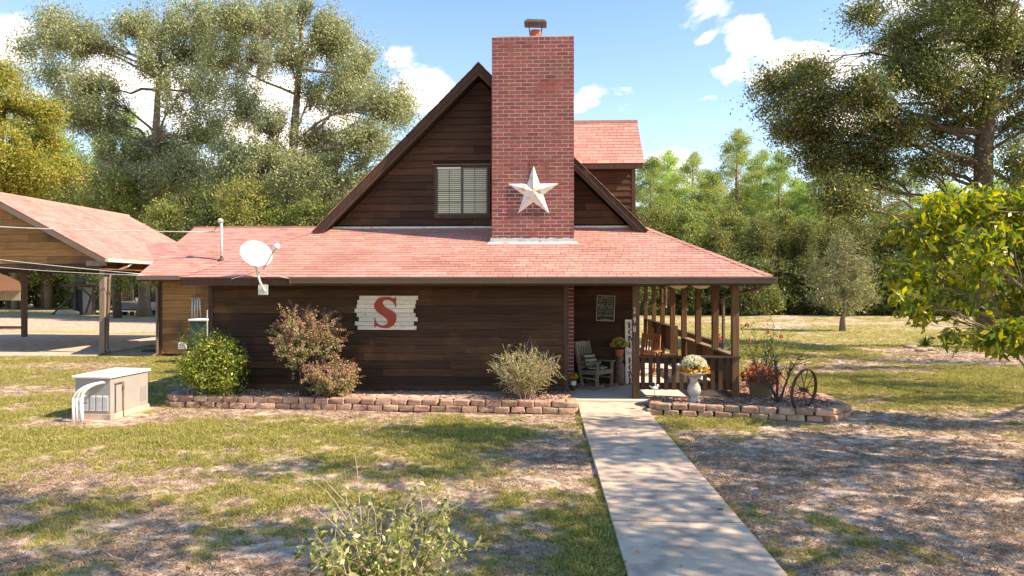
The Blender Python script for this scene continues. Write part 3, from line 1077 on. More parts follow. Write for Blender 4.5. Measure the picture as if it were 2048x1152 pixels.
# ------------------------------------------------------------------ roofs
def shingles(parent, P0, U, V, span, vlen, expo, tabw, mat='shingle', single_rows=0, seed=1, lift=0.014, budget=None):
    """courses of tabs on the plane P0 + u U + v V; span(v) -> (u0, u1)"""
    r = random.Random(seed)
    P0, U, V = Vector(P0), Vector(U).normalized(), Vector(V).normalized()
    Nn = U.cross(V).normalized()
    if Nn.z < 0:
        Nn = -Nn
    rows = int(round(vlen / expo))
    e = vlen / rows
    rest = MB()
    shared = {}

    def tab(mb, u0, u1, w0, w1, v, j):
        v1 = min(v + e * 1.12, vlen)
        pts = []
        for vv, lf, a, b in ((v, lift, u0, u1), (v1, 0.004, w0, w1)):
            for u, h in ((a, lf), (b, lf)):
                pts.append(P0 + U * u + V * vv + Nn * (h + j))
        for vv, a, b in ((v, u0, u1), (v1, w0, w1)):
            for u in (a, b):
                pts.append(P0 + U * u + V * vv + Nn * 0.001)
        mb.add(pts, [(0, 1, 3, 2), (0, 4, 5, 1), (0, 2, 6, 4), (1, 5, 7, 3)])

    n1 = 0
    for i in range(rows):
        v = i * e
        a0, a1 = span(v)
        b0, b1 = span(min(v + e * 1.12, vlen))
        off = (0.0, 0.5, 0.25, 0.75, 0.1, 0.6)[i % 6] * tabw + r.uniform(-0.02, 0.02)
        u = math.floor(min(a0, b0) / tabw) * tabw - off
        while u < max(a1, b1):
            lo, hi = u + 0.004, u + tabw - 0.004
            u += tabw
            l0, h0, l1, h1 = max(lo, a0), min(hi, a1), max(lo, b0), min(hi, b1)
            if h0 - l0 < 0.015:
                continue
            if h1 - l1 < 0.003:
                l1 = h1 = min(max((l0 + h0) / 2, b0), b1)
                h1 += 0.003
            if i < single_rows:
                n1 += 1
                full = (l0 == lo and l1 == lo and h0 == hi and h1 == hi)
                c = P0 + U * ((lo + hi) / 2) + V * (v + e * 0.56)
                if full and 'me' in shared:
                    link('shingle', shared['me'], shared['c'] + (c - shared['k']), parent)
                else:
                    mb = MB()
                    tab(mb, l0, h0, l1, h1, v, 0.0)
                    me, cc = mb.mesh('shingle')
                    link('shingle', me, cc, parent, mat)
                    if full:
                        shared.update(me=me, c=cc, k=c)
            else:
                tab(rest, l0, h0, l1, h1, v, r.uniform(0, 0.004))
    if rest.v:
        me, cc = rest.mesh('shingle_field')
        o = link('shingle_field', me, cc, parent, mat)
        o['kind'] = 'stuff'
    return n1


def slab_poly(pts, th, name, mat, parent):
    """thin roof deck: polygon with thickness straight down"""
    return MB().prism(pts, (0, 0, -th)).build(name, mat, parent)


# porch roof: front slope with two hips, side slopes running back
pr = slab_poly([(EX0, YE, ZE), (EX1, YE, ZE), (TX1, YG, ZT), (TX0, YG, ZT)], 0.05, 'porch_roof', 'shingle_edge', house)
slen = math.hypot(YG - YE, ZT - ZE)
dx0, dx1 = (TX0 - EX0) / slen, (TX1 - EX1) / slen
nsh = shingles(pr, (0, YE - 0.03, ZE - 0.03 * SL), (1, 0, 0), (0, YG - YE, ZT - ZE),
               lambda v: (EX0 + dx0 * v, EX1 + dx1 * v), slen + 0.03, 0.143, 0.30, single_rows=6, seed=5)
slab_poly([(EX1, YE, ZE - 0.004), (EX1, YB + 0.4, ZE - 0.004), (TX1, YB + 0.4, ZT - 0.004), (TX1, YG, ZT - 0.004)], 0.05, 'side_roof', 'shingle', house)
slab_poly([(EX0, YE, ZE - 0.004), (TX0, YG, ZT - 0.004), (TX0, YB + 0.4, ZT - 0.004), (EX0, YB + 0.4, ZE - 0.004)], 0.05, 'side_roof', 'shingle', house)
# hip caps
for a, b, sd in (((EX0, YE, ZE), (TX0, YG, ZT), -1), ((EX1, YE, ZE), (TX1, YG, ZT), 1)):
    a, b = Vector(a), Vector(b)
    d = b - a
    n = 19
    side_n = Vector((sd * (ZT - ZE), 0, abs(b.x - a.x))).normalized()
    front_n = Vector((0, -SL, 1)).normalized()
    hd = d.normalized()
    front_t = hd.cross(front_n).normalized()
    # direction lying in the front plane away from the hip, and in the side plane
    tf = Vector((-sd, 0, 0))
    ts = Vector((0, 1, 0))
    for k in range(n):
        p = a + d * (k / n)
        q = a + d * ((k + 1.25) / n)
        l0, l1 = 0.034, 0.014
        up = Vector((0, 0, 1))
        w = 0.14
        MB().add([p + up * l0, p + tf * w + up * (l0 - 0.004), q + tf * w + up * (l1 - 0.004), q + up * l1, p + ts * w + up * (l0 - 0.004), q + ts * w + up * (l1 - 0.004),
                  p + tf * w + up * 0.005, p + up * 0.005, p + ts * w + up * 0.005],
                 [(0, 1, 2, 3), (0, 3, 5, 4), (0, 7, 6, 1), (0, 4, 8, 7)]).build('hip_cap', 'shingle', pr)

# ceilings, beams, fascia and gutter of the porch
MB().box(EX0 + 0.12, EX1 - 0.12, YE + 0.06, YG + 0.1, 2.60, 2.62).build('porch_ceiling', 'soffit', house)
MB().box(SXR, EX1 - 0.12, YG + 0.101, YB, 2.60, 2.62).build('porch_ceiling', 'soffit', house)
MB().box(1.84, 4.08, 14.62, 14.78, 2.505, 2.598).build('porch_beam', 'wood_trim', house)
MB().box(3.90, 4.06, 14.781, YB, 2.505, 2.598).build('porch_beam', 'wood_trim', house)
MB().box(EX0 + 0.02, EX1 - 0.02, YE + 0.012, YE + 0.05, 2.50, ZE - 0.055).build('fascia', 'wood_trim', house)
MB().box(EX1 - 0.06, EX1 - 0.02, YE + 0.051, YB, 2.52, ZE - 0.055).build('fascia', 'wood_trim', house)
MB().box(EX0 + 0.02, EX0 + 0.06, YE + 0.051, 24.3, 2.52, ZE - 0.055).build('fascia', 'wood_trim', house)
GX0 = KX(580, YE - 0.1)
gprof = [(0.0, 2.655), (0.0, 2.55), (-0.05, 2.535), (-0.095, 2.545), (-0.105, 2.60), (-0.125, 2.65), (-0.125, 2.668), (-0.113, 2.668), (-0.113, 2.65), (-0.095, 2.60), (-0.085, 2.555), (-0.012, 2.56), (-0.012, 2.655)]
MB().prism([(GX0, YE + 0.008 + y, z) for y, z in gprof], (EX1 + 0.06 - GX0, 0, 0)).build('gutter', 'gutter', house)
for gx in (GX0 + 0.002, EX1 + 0.045):
    MB().box(gx - 0.004, gx + 0.012, YE - 0.116, YE + 0.006, 2.537, 2.662).build('gutter_end', 'gutter', house)
MB().prism([(EX1 + 0.004, YE - 0.1, 2.545), (EX1 + 0.004, YE - 0.1, 2.66), (EX1 + 0.06, YE - 0.1, 2.66), (EX1 + 0.06, YE - 0.1, 2.545)], (0, YB - YE, 0)).build('gutter', 'gutter', house)
MB().tube([(4.50, 14.42, 2.545), (4.46, 14.6, 2.43), (4.14, 16.0, 2.27), (4.12, 16.16, 2.18), (4.12, 16.18, 0.2)], 0.04, 6).build('downspout', 'gutter', house)

# main steep roof
TH = 0.16
for sgn in (-1, 1):
    e = Vector((AX + sgn * (AZ - 3.80), YR, 3.80))
    a = Vector((AX, YR, AZ))
    nrm = Vector((sgn * 1, 0, 1)).normalized() * TH
    deck = MB().prism([a, e, e - nrm * 0.9, a - Vector((0, 0, TH * 1.27))], (0, YB + 0.4 - YR, 0)).build('main_roof', 'wood_trim', house)
    # stepped barge boards on the rake
    for off, dp, w in ((-0.035, 0.0, 0.115), (-0.012, 0.075, 0.115)):
        t0, t1 = 0.02 + dp * 1.41, w
        p = [a - Vector((0, 0, t0)), e - nrm.normalized() * t0 * 0.70, e - nrm.normalized() * (t0 * 0.70 + w), a - Vector((0, 0, t0 + w * 1.414))]
        p = [q + Vector((0, off, 0)) for q in p]
        MB().prism(p, (0, -off + (0.03 if dp else -0.002), 0)).build('barge_board', 'wood_trim', deck)
    # frieze board against the wall
    U = Vector((0, 1, 0))
    V = (a - e)
    shingles(deck, e + nrm.normalized() * 0.004, U, V, lambda v: (-0.05, YB + 0.4 - YR), V.length, 0.19, 0.32, seed=20 + sgn)
    MB().prism([(AX - sgn * 0.002, YR - 0.06, AZ + 0.03), (AX + sgn * 0.12, YR - 0.06, AZ - 0.09), (AX + sgn * 0.12, YR - 0.06, AZ - 0.105), (AX, YR - 0.06, AZ + 0.01)], (0, YB + 0.5 - YR, 0)).build('ridge_cap', 'shingle', deck)
MB().prism([(AX - 3.0, YB - 0.1, 4.8), (AX + 3.0, YB - 0.1, 4.8), (AX, YB - 0.1, AZ - 0.2)], (0, 0.08, 0)).build('back_gable', 'wood_dark', house)

# dormer facing right
DY0, DYR = 18.90, 20.34
DZE, DZR = 5.815, 7.255
DX1 = 2.70
DXW = 2.515
DYW = 19.20
dw = MB().box(AX + 1.5, DXW, DYW, 2 * DYR - DYW, 3.6, DZE + 0.02).build('dormer', 'wood_inside', house)


def dclip(z):
    return (AX + (AZ - z) - 0.05, DXW - 0.09)


board_wall(dw, -1, DXW - 0.09, DYW, 3.75, DZE - 0.02, 0.172, 'wood_dark', clip=dclip, seed=14, lens=(1.0, 2.2))
MB().box(DXW - 0.09, DXW + 0.012, DYW - 0.035, DYW, 3.7, DZE - 0.02).build('corner_board', 'wood_trim', dw)
for sg in (1, -1):
    ye = DY0 if sg == 1 else 2 * DYR - DY0
    MB().prism([(AX + 0.3, ye, DZE), (DX1, ye, DZE), (DX1, DYR, DZR), (AX + 0.3, DYR, DZR)], (0, 0, -0.10)).build('dormer_roof', 'wood_trim', dw)
shingles(dw, (0, DY0 - 0.02, DZE - 0.02), (1, 0, 0), (0, 1, 1), lambda v: (AX + 0.4, DX1 + 0.03), math.hypot(DYR - DY0, DZR - DZE) + 0.03, 0.150, 0.36, single_rows=14, seed=31)
MB().box(AX + 0.4, DX1 + 0.03, DYR - 0.08, DYR + 0.08, DZR - 0.05, DZR + 0.03).build('ridge_cap', 'shingle', dw)
MB().box(AX + 1.5, DX1 - 0.02, DY0 - 0.02, DY0 + 0.012, DZE - 0.165, DZE - 0.025).build('fascia', 'wood_trim', dw)
MB().prism([(DXW + 0.001, DYW, DZE), (DXW + 0.001, 2 * DYR - DYW, DZE), (DXW + 0.001, DYR, DZR - 0.16)], (-0.06, 0, 0)).build('dormer_gable', 'wood_dark', dw)

# ------------------------------------------------------------------ chimney
CX0, CX1, CZ1 = at(983, 300, YC).x, at(1148.5, 300, YC).x, at(1060, 73, YC).z
chim = MB().box(CX0 + 0.012, CX1 - 0.012, YC + 0.004, YG + 0.5, 0.0, CZ1 - 0.02).build('chimney', 'mortar', house)
NB = 54
zb0 = ZE + SL * (YC - YE)
cp = (CZ1 - zb0) / NB
bl = (CX1 - CX0) / 7.0
JT = 0.0165
full, fc = MB().box(-bl / 2 + JT / 2, bl / 2 - JT / 2, 0, 0.09, 0, cp - JT).mesh('brick')
half_, hc = MB().box(-bl / 4 + JT / 2, bl / 4 - JT / 2, 0, 0.09, 0, cp - JT).mesh('brick')
for me in (full, half_):
    me.materials.append(M['brick'])
rest = MB()
nb = 0
k_lo = -int(zb0 / cp)
for i in range(k_lo, NB):
    z = zb0 + i * cp
    if i == NB - 1:                      # soldier-like top course in short bricks
        xs = [(CX0 + j * bl / 2, bl / 2) for j in range(14)]
    elif i % 2 == 0:
        xs = [(CX0 + j * bl, bl) for j in range(7)]
    else:
        xs = [(CX0, bl / 2)] + [(CX0 + bl / 2 + j * bl, bl) for j in range(6)] + [(CX1 - bl / 2, bl / 2)]
    for x, w in xs:
        j = rnd.uniform(-0.0015, 0.0015)
        if 0 <= i and nb < 300:
            me, c = (full, fc) if w > bl * 0.75 else (half_, hc)
            o = link('brick', me, (x + w / 2, YC + c.y + j, z + c.z), chim)
            nb += 1
        else:
            rest.box(x + JT / 2, x + w - JT / 2, YC + j, YC + 0.09, z, z + cp - JT)
for i in range(k_lo, NB):                # side faces
    z = zb0 + i * cp
    for xa, xb in ((CX0, CX0 + 0.08), (CX1 - 0.08, CX1)):
        y = YC + 0.10 + (i % 2) * 0.13
        while y < YG + 0.4:
            rest.box(xa, xb, y + JT / 2, y + 0.26 - JT / 2, z, z + cp - JT)
            y += 0.26
me, c = rest.mesh('brickwork')
o = link('brickwork', me, c, chim, 'brick')
o['kind'] = 'stuff'
MB().box(CX0 + 0.005, CX1 - 0.005, YC + 0.005, YG + 0.5, CZ1 - 0.012, CZ1 + 0.012).build('crown', 'mortar', chim)
# ragged lead flashing round the foot
fl = [(CX0 - 0.035, zb0 - 0.03), (CX1 + 0.035, zb0 - 0.03)]
tops = []
for k in range(25):
    t = k / 24
    tops.append((CX1 + 0.02 - (CX1 - CX0 + 0.04) * t, zb0 + 0.10 + rnd.uniform(-0.012, 0.022)))
MB().prism([(x, YC - 0.02, z) for x, z in fl + tops], (0, 0.012, 0)).build('flashing', 'flashing', chim)
MB().add([(CX0 - 0.10, YC - 0.16, zb0 - 0.16 * SL + 0.02), (CX1 + 0.10, YC - 0.16, zb0 - 0.16 * SL + 0.02), (CX1 + 0.06, YC - 0.008, zb0 + 0.024), (CX0 - 0.06, YC - 0.008, zb0 + 0.024)], [(0, 1, 2, 3)]).build('flashing_apron', 'flashing', chim)
fx = at(1071, 70, YC + 0.25).x
fy = YC + 0.24
fz = CZ1 + 0.01
MB().lathe([(0.15, 0), (0.15, 0.06), (0.125, 0.08), (0.125, 0.20), (0.11, 0.20)], (fx, fy, fz), 14).build('flue_tile', 'terracotta', chim, smooth=False)
cap = MB()
for sx in (-1, 1):
    for sy in (-1, 1):
        cap.tube([(fx + sx * 0.13, fy + sy * 0.12, fz + 0.14), (fx + sx * 0.16, fy + sy * 0.14, fz + 0.365)], 0.009, 5)
cap.build('cap_leg', 'rust', chim)
ct = MB()
b = [(-0.26, -0.22, 0.345), (0.26, -0.22, 0.325), (0.26, 0.22, 0.345), (-0.26, 0.22, 0.365), (-0.25, -0.21, 0.362), (0.25, -0.21, 0.342), (0.25, 0.21, 0.362), (-0.25, 0.21, 0.382), (-0.19, -0.15, 0.43), (0.21, -0.15, 0.41), (0.21, 0.15, 0.425), (-0.19, 0.15, 0.445)]
b = [(fx + x, fy + y, fz + z) for x, y, z in b]
fs_ = [(0, 3, 2, 1), (8, 9, 10, 11)]
for k in (0, 4):
    fs_ += [(k + i, k + (i + 1) % 4, k + 4 + (i + 1) % 4, k + 4 + i) for i in range(4)]
ct.add(b, fs_)
ct.build('cap_lid', 'dark_metal', chim)

# ------------------------------------------------------------------ porch floor, posts, rails
MB().box(WXR - 0.05, 4.20, 14.45, YG, -0.15, ZF).build('porch_floor', 'porch_concrete', house, bevel=0.008)
MB().box(SXR - 0.02, 4.20, YG + 0.001, YB, -0.15, ZF).build('porch_floor', 'porch_concrete', house)


def post(x, y, z0, z1, w=0.14, parent=house, mat='wood_post', name='porch_post'):
    return MB().box(x - w / 2, x + w / 2, y - w / 2, y + w / 2, z0, z1).build(name, mat, parent, bevel=0.006)


PX = KX(1470, 14.7)
front_post = post(KX(1271.5, 14.7), 14.70, ZF, 2.503)
py_ = [14.70, 16.38, 18.15, 19.95, 21.7, 23.5, 25.3, 27.3]
for y in py_:
    post(PX, y, ZF, 2.503)
# front rail with balusters
fx0, fx1 = KX(1271.5, 14.7) + 0.075, PX - 0.075
rail = MB().box(fx0 - 0.02, fx1 + 0.16, 14.60, 14.76, 1.005, 1.042).build('front_railing', 'wood_trim', house)
MB().box(fx0, fx1, 14.70, 14.74, 0.885, 1.003).build('top_rail', 'wood_trim', rail)
MB().box(fx0, fx1, 14.70, 14.74, 0.335, 0.475).build('bottom_rail', 'wood_trim', rail)
nbal = 12
bme, bc = MB().box(-0.042, 0.042, 14.662, 14.698, 0.335, 1.002).mesh('baluster')
for k in range(nbal):
    x = fx0 + 0.07 + (fx1 - fx0 - 0.14) * k / (nbal - 1)
    link('baluster', bme, (x, bc.y, bc.z), rail, 'wood_trim')
# side rails: near run, gap for the ramp, stepped far run
for (ya, yb, zc, fl_) in ((14.80, 19.95, 1.05, 0.0), (21.6, 27.3, 1.26, 0.22)):
    zb_ = ZF + 0.10 + fl_
    rl = MB().box(PX - 0.02, PX + 0.15, ya, yb + 0.08, zc - 0.037, zc).build('side_railing', 'wood_grey' if fl_ == 0 else 'wood_trim', house)
    MB().box(PX + 0.075, PX + 0.11, ya, yb, zb_, zb_ + 0.12).build('bottom_rail', 'wood_post', rl)
    n = int((yb - ya) / 0.155)
    for k in range(n):
        y = ya + 0.03 + (yb - ya - 0.1) * k / n
        MB().box(PX + 0.071, PX + 0.074 + 0.02, y, y + 0.135, zb_ + 0.121, zc - 0.038).build('rail_plank', 'wood_post', rl)
MB().box(PX - 0.10, PX + 0.12, 21.45, 21.58, ZF, 1.30).build('railing_end', 'wood_post', house)
MB().box(PX - 0.35, PX + 0.12, 21.40, 21.448, 0.16, 0.46).build('ramp_step', 'wood_post', house)
# outer ramp rail
rr = MB().box(4.62, 4.74, 18.6, 26.0, 0.98, 1.02).build('ramp_railing', 'wood_trim', house)
MB().box(4.65, 4.70, 18.6, 26.0, 0.80, 0.978).build('ramp_rail_board', 'wood_trim', rr)
for k in range(5):
    MB().box(4.64, 4.73, 18.7 + 1.6 * k, 18.79 + 1.6 * k, 0.0, 0.799).build('ramp_post', 'wood_post', rr)

# house numbers down the front post
def text_parts(body, size, font=None):
    cu = bpy.data.curves.new('t', 'FONT')
    cu.body = body
    cu.size = size
    cu.extrude = 0.0
    o = bpy.data.objects.new('t', cu)
    col.objects.link(o)
    dg = bpy.context.evaluated_depsgraph_get()
    me = bpy.data.meshes.new_from_object(o.evaluated_get(dg))
    vs = [v.co.copy() for v in me.vertices]
    fs = [tuple(p.vertices) for p in me.polygons]
    bpy.data.objects.remove(o)
    bpy.data.curves.remove(cu)
    bpy.data.meshes.remove(me)
    return vs, fs


def text_mesh(name, body, cx, cz, width, height, Xf, mat, parent, off=0.0):
    """lettering fitted to a width and height, centred on (cx, cz) of a panel whose local x/z are mapped by Xf"""
    vs, fs = text_parts(body, 1.0)
    x0_, x1_ = min(v.x for v in vs), max(v.x for v in vs)
    y0_, y1_ = min(v.y for v in vs), max(v.y for v in vs)
    pts = [Xf @ Vector((cx + ((v.x - x0_) / (x1_ - x0_) - 0.5) * width, -off, cz + ((v.y - y0_) / (y1_ - y0_) - 0.5) * height)) for v in vs]
    mb = MB()
    mb.add(pts, fs)
    return mb.build(name, mat, parent)


px0 = KX(1269.5, 14.63)
for ch, yy in (('2', 621), ('9', 640), ('8', 658)):
    z = at(1270, yy, 14.63).z
    text_mesh('house_number', ch, 0, 0, 0.055, 0.12, Matrix.Translation((px0 - 0.005, 14.626, z)), 'galv', front_post)

# ------------------------------------------------------------------ left wing of the house
WY = 24.5
wgx0 = -13.7
ww = MB().box(wgx0, -7.4, WY, WY + 0.15, 0.0, 2.72).build('wing_wall', 'wood_inside', house)
board_wall(ww, wgx0 + 0.1, -9.5, WY, 0.10, 2.72, 0.245, 'wood_gold_lit', seed=21, lens=(1.5, 3.5))
MB().box(wgx0 - 0.02, wgx0 + 0.1, WY - 0.04, WY, 0.0, 2.72).build('corner_board', 'wood_trim', ww)
MB().box(wgx0, wgx0 + 0.15, WY + 0.151, 31.5, 0.0, 2.72).build('wing_side', 'wood_gold_lit', house)
wr0, wr1, wy0, wy1, wz0, wz1 = -14.2, -5.0, 24.0, 28.1, 2.88, 4.93
wr = slab_poly([(wr0, wy0, wz0), (wr1, wy0, wz0), (wr1, wy1, wz1), (wr0, wy1, wz1)], 0.06, 'wing_roof', 'shingle_edge', house)
slab_poly([(wr0, wy1 + 0.002, wz1), (wr1, wy1 + 0.002, wz1), (wr1, 2 * wy1 - wy0, wz0), (wr0, 2 * wy1 - wy0, wz0)], 0.06, 'wing_roof', 'shingle', house)
shingles(wr, (0, wy0 - 0.02, wz0 - 0.008), (1, 0, 0), (0, wy1 - wy0, wz1 - wz0), lambda v: (wr0 - 0.03, wr1), math.hypot(wy1 - wy0, wz1 - wz0), 0.145, 0.32, seed=41)
MB().box(wr0 - 0.03, wr1, wy1 - 0.10, wy1 + 0.10, wz1 - 0.03, wz1 + 0.03).build('ridge_cap', 'shingle', wr)
MB().box(wr0, -7.6, wy0 - 0.10, wy0 - 0.025, wz0 - 0.14, wz0 - 0.012).build('gutter', 'gutter', house)
MB().box(wr0 + 0.02, -7.6, wy0 - 0.02, wy0 + 0.03, wz0 - 0.20, wz0 - 0.062).build('fascia', 'wood_trim', house)
MB().box(wr0 + 0.05, -7.6, wy0 + 0.031, WY - 0.001, wz0 - 0.19, wz0 - 0.16).build('soffit', 'soffit', house)
MB().prism([(wr0 + 0.4, WY, 2.73), (wr0 + 0.4, 2 * wy1 - WY, 2.73), (wr0 + 0.4, wy1, wz1 - 0.08)], (0.1, 0, 0)).build('wing_gable', 'wood_gold_lit', house)
MB().tube([(wgx0 - 0.02, wy0 - 0.05, wz0 - 0.14), (wgx0 - 0.04, WY - 0.10, wz0 - 0.42), (wgx0 - 0.04, WY - 0.10, 0.12), (wgx0 - 0.10, WY - 0.3, 0.05)], 0.05, 6).build('downspout', 'gutter', house)

# ------------------------------------------------------------------ carport
cp_root = empty('carport', (-20.6, 29, 0), 'open carport with red shingle roof and golden board gable beside the house', 'carport')
cpR, cpRz, cpEx, cpEz = -20.6, 6.05, -15.85, 3.53
cy0, cy1 = 25.0, 33.6
cs_ = (cpRz - cpEz) / (cpEx - cpR)
deckR = MB().prism([(cpR, cy0 - 0.3, cpRz), (cpEx, cy0 - 0.3, cpEz), (cpEx, cy0 - 0.3, cpEz - 0.10), (cpR, cy0 - 0.3, cpRz - 0.10)], (0, cy1 - cy0 + 0.6, 0)).build('roof', 'wood_trim', cp_root)
lx = 2 * cpR - cpEx
deckL = MB().prism([(cpR - 0.001, cy0 - 0.3, cpRz), (lx, cy0 - 0.3, cpEz), (lx, cy0 - 0.3, cpEz - 0.10), (cpR - 0.001, cy0 - 0.3, cpRz - 0.10)], (0, cy1 - cy0 + 0.6, 0)).build('roof', 'shingle', cp_root)
Vc = Vector((cpR - cpEx, 0, cpRz - cpEz))
shingles(deckR, (cpEx + 0.02, 0, cpEz - 0.01 + 0.005), (0, 1, 0), Vc, lambda v: (cy0 - 0.32, cy1 + 0.3), Vc.length, 0.145, 0.34, seed=51)
MB().box(cpR - 0.12, cpR + 0.12, cy0 - 0.32, cy1 + 0.3, cpRz - 0.05, cpRz + 0.03).build('ridge_cap', 'shingle', deckR)
for sg, ex in ((1, cpEx), (-1, lx)):
    MB().prism([(cpR, cy0 - 0.335, cpRz - 0.02), (ex, cy0 - 0.335, cpEz - 0.02), (ex, cy0 - 0.335, cpEz - 0.22), (cpR, cy0 - 0.335, cpRz - 0.22)], (0, 0.03, 0)).build('barge_board', 'gutter', cp_root)
gz = 3.28
MB().prism([(lx + 0.5, cy0 + 0.002, gz + 0.05), (cpEx - 0.3, cy0 + 0.002, gz + 0.05), (cpEx - 0.3, cy0 + 0.002, cpEz - 0.05), (cpR, cy0 + 0.002, cpRz - 0.12), (lx + 0.5, cy0 + 0.002, cpEz - 0.05)], (0, 0.05, 0)).build('gable_backing', 'wood_inside', cp_root)


def cclip(z):
    h = max(0.0, (cpRz - 0.14 - z)) / cs_
    return max(lx + 0.5, cpR - h), min(cpEx - 0.3, cpR + h)


gb = MB().box(lx + 0.4, cpEx - 0.25, cy0 - 0.06, cy0 + 0.16, gz - 0.12, gz + 0.045).build('gable_beam', 'wood_trim', cp_root)
board_wall(gb, lx + 0.5, cpEx - 0.3, cy0, gz + 0.06, cpRz - 0.25, 0.27, 'wood_gold_lit', clip=cclip, seed=61, lens=(2.0, 4.5))
MB().box(cpEx - 0.85, cpEx - 0.06, cy0 - 0.09, cy0 - 0.065, gz - 0.02, gz + 0.17).build('return_board', 'wood_grey', cp_root)
for x, y in ((-16.22, 25.2), (-16.22, 29.4), (-16.22, 33.4), (-25.5, 25.2), (-25.5, 33.4)):
    post(x, y, 0.05, gz - 0.121 if y < 26 else gz - 0.101, 0.20, cp_root, 'wood_grey' if (x > -20 and y < 26) else 'wood_post', 'post')
MB().box(-16.32, -16.12, cy0 + 0.161, cy1, gz - 0.10, gz + 0.10).build('side_beam', 'wood_gold_lit', cp_root)
MB().box(-25.6, -25.4, cy0 + 0.161, cy1, gz - 0.10, gz + 0.10).build('side_beam', 'wood_trim', cp_root)
MB().box(lx + 0.4, cpEx - 0.25, cy1 - 0.1, cy1 + 0.08, gz - 0.12, gz + 0.045).build('rear_beam', 'wood_trim', cp_root)
MB().box(cpEx + 0.01, cpEx + 0.11, cy0 - 0.3, cy1, cpEz - 0.13, cpEz - 0.01).build('gutter', 'gutter_pale', cp_root)
MB().box(-16.12, -15.86, cy0 - 0.28, cy1, gz - 0.16, gz - 0.12).build('soffit', 'wood_gold_lit', cp_root)
MB().tube([(cpEx + 0.04, 26.3, cpEz - 0.13), (cpEx - 0.02, 26.1, gz - 0.02), (-16.06, 25.36, gz - 0.28), (-16.06, 25.30, gz - 0.5), (-16.06, 25.16, 0.22), (-15.93, 25.1, 0.10)], 0.055, 6).build('downspout', 'gutter', cp_root)
# link roof between the carport and the wing
br = slab_poly([(-16.2, 27.6, 3.42), (-14.0, 27.6, 3.42), (-14.0, 30.2, 4.45), (-17.6, 30.2, 4.45)], 0.06, 'link_roof', 'shingle_edge', house)
shingles(br, (0, 27.6, 3.42), (1, 0, 0), (0, 2.6, 1.03), lambda v: (-16.2 - 0.5 * v, -14.0), 2.79, 0.145, 0.32, seed=71)
# concrete apron under the carport
ap = [gnd(0, 714), gnd(190, 714), gnd(212, 706), gnd(318, 690), gnd(318, 672), gnd(60, 668), gnd(-260, 668), gnd(-260, 714)]
tag(MB().prism([(p.x, p.y, 0.05) for p in ap], (0, 0, -0.1)).build('carport_pavement', 'concrete'), kind='structure')

# ------------------------------------------------------------------ planting beds and stone borders
def stone_mesh(seed, w, d, h):
    r = random.Random(seed)
    bm = bmesh.new()
    bmesh.ops.create_cube(bm, size=1.0)
    for v in bm.verts:
        v.co.x *= w * (0.97 if v.co.z > 0 else 1.0)
        v.co.y *= d
        v.co.z *= h
        v.co += Vector((r.uniform(-0.018, 0.018), r.uniform(-0.022, 0.022), r.uniform(-0.011, 0.011)))
    bmesh.ops.bevel(bm, geom=list(bm.edges), offset=0.024, segments=2, affect='EDGES', profile=0.6, clamp_overlap=True)
    me = bpy.data.meshes.new('stone')
    bm.to_mesh(me)
    bm.free()
    me.materials.append(M['stone'])
    return me


SW, SD, SH = 0.315, 0.21, 0.116
stones = [stone_mesh(i, SW * k, SD, SH) for i, k in enumerate((0.98, 0.92, 1.0, 0.86, 0.95, 0.90))]


def border(root, path, courses, seed):
    r = random.Random(seed)
    path = [Vector((p[0], p[1], 0)) for p in path]
    for c in range(courses):
        off = (SW * 0.5 if c % 2 else 0.0)
        s_acc = 0.0
        nxt = off + SW / 2
        for a, b in zip(path[:-1], path[1:]):
            L_ = (b - a).length
            while nxt <= s_acc + L_:
                p = a.lerp(b, (nxt - s_acc) / L_)
                d = (b - a).normalized()
                inward = Vector((-d.y, d.x, 0)) * (0.018 * c)
                o = link('stone', stones[r.randrange(6)], (p.x + inward.x, p.y + inward.y, 0.055 + SH * c + r.uniform(-0.004, 0.004)), root)
                o.rotation_euler = (r.uniform(-0.03, 0.03), r.uniform(-0.02, 0.02), math.atan2(d.y, d.x) + r.uniform(-0.06, 0.06) + (math.pi if r.random() < 0.5 else 0))
                nxt += SW + 0.004
            s_acc += L_


g = lambda x, y: gnd(x, y)[:2]
lb = [(-7.60, 15.35), (-7.85, 14.85), (-7.78, 14.35), tuple(g(352, 813)), tuple(g(560, 816)), tuple(g(850, 821)), tuple(g(1146, 826)), (0.60, 14.35)]
rb = [(2.17, 14.40), (2.26, 14.05), tuple(g(1306, 829)), tuple(g(1480, 836)), tuple(g(1655, 844)), tuple(g(1690, 832)), tuple(g(1640, 808)), tuple(g(1590, 793)), tuple(g(1550, 779)), tuple(g(1528, 758)), (4.75, 17.3)]
bl_root = empty('stone_border', (-3.5, 14.1, 0), 'long low stone border before the wide dark board wall', 'stone border', 'stone bed borders')
border(bl_root, lb, 2, 3)
br_root = empty('stone_border', (4.0, 13.4, 0), 'low stone border round the bed with birdbath and wagon wheel', 'stone border', 'stone bed borders')
border(br_root, rb[:7], 2, 4)
border(br_root, rb[6:], 1, 6)


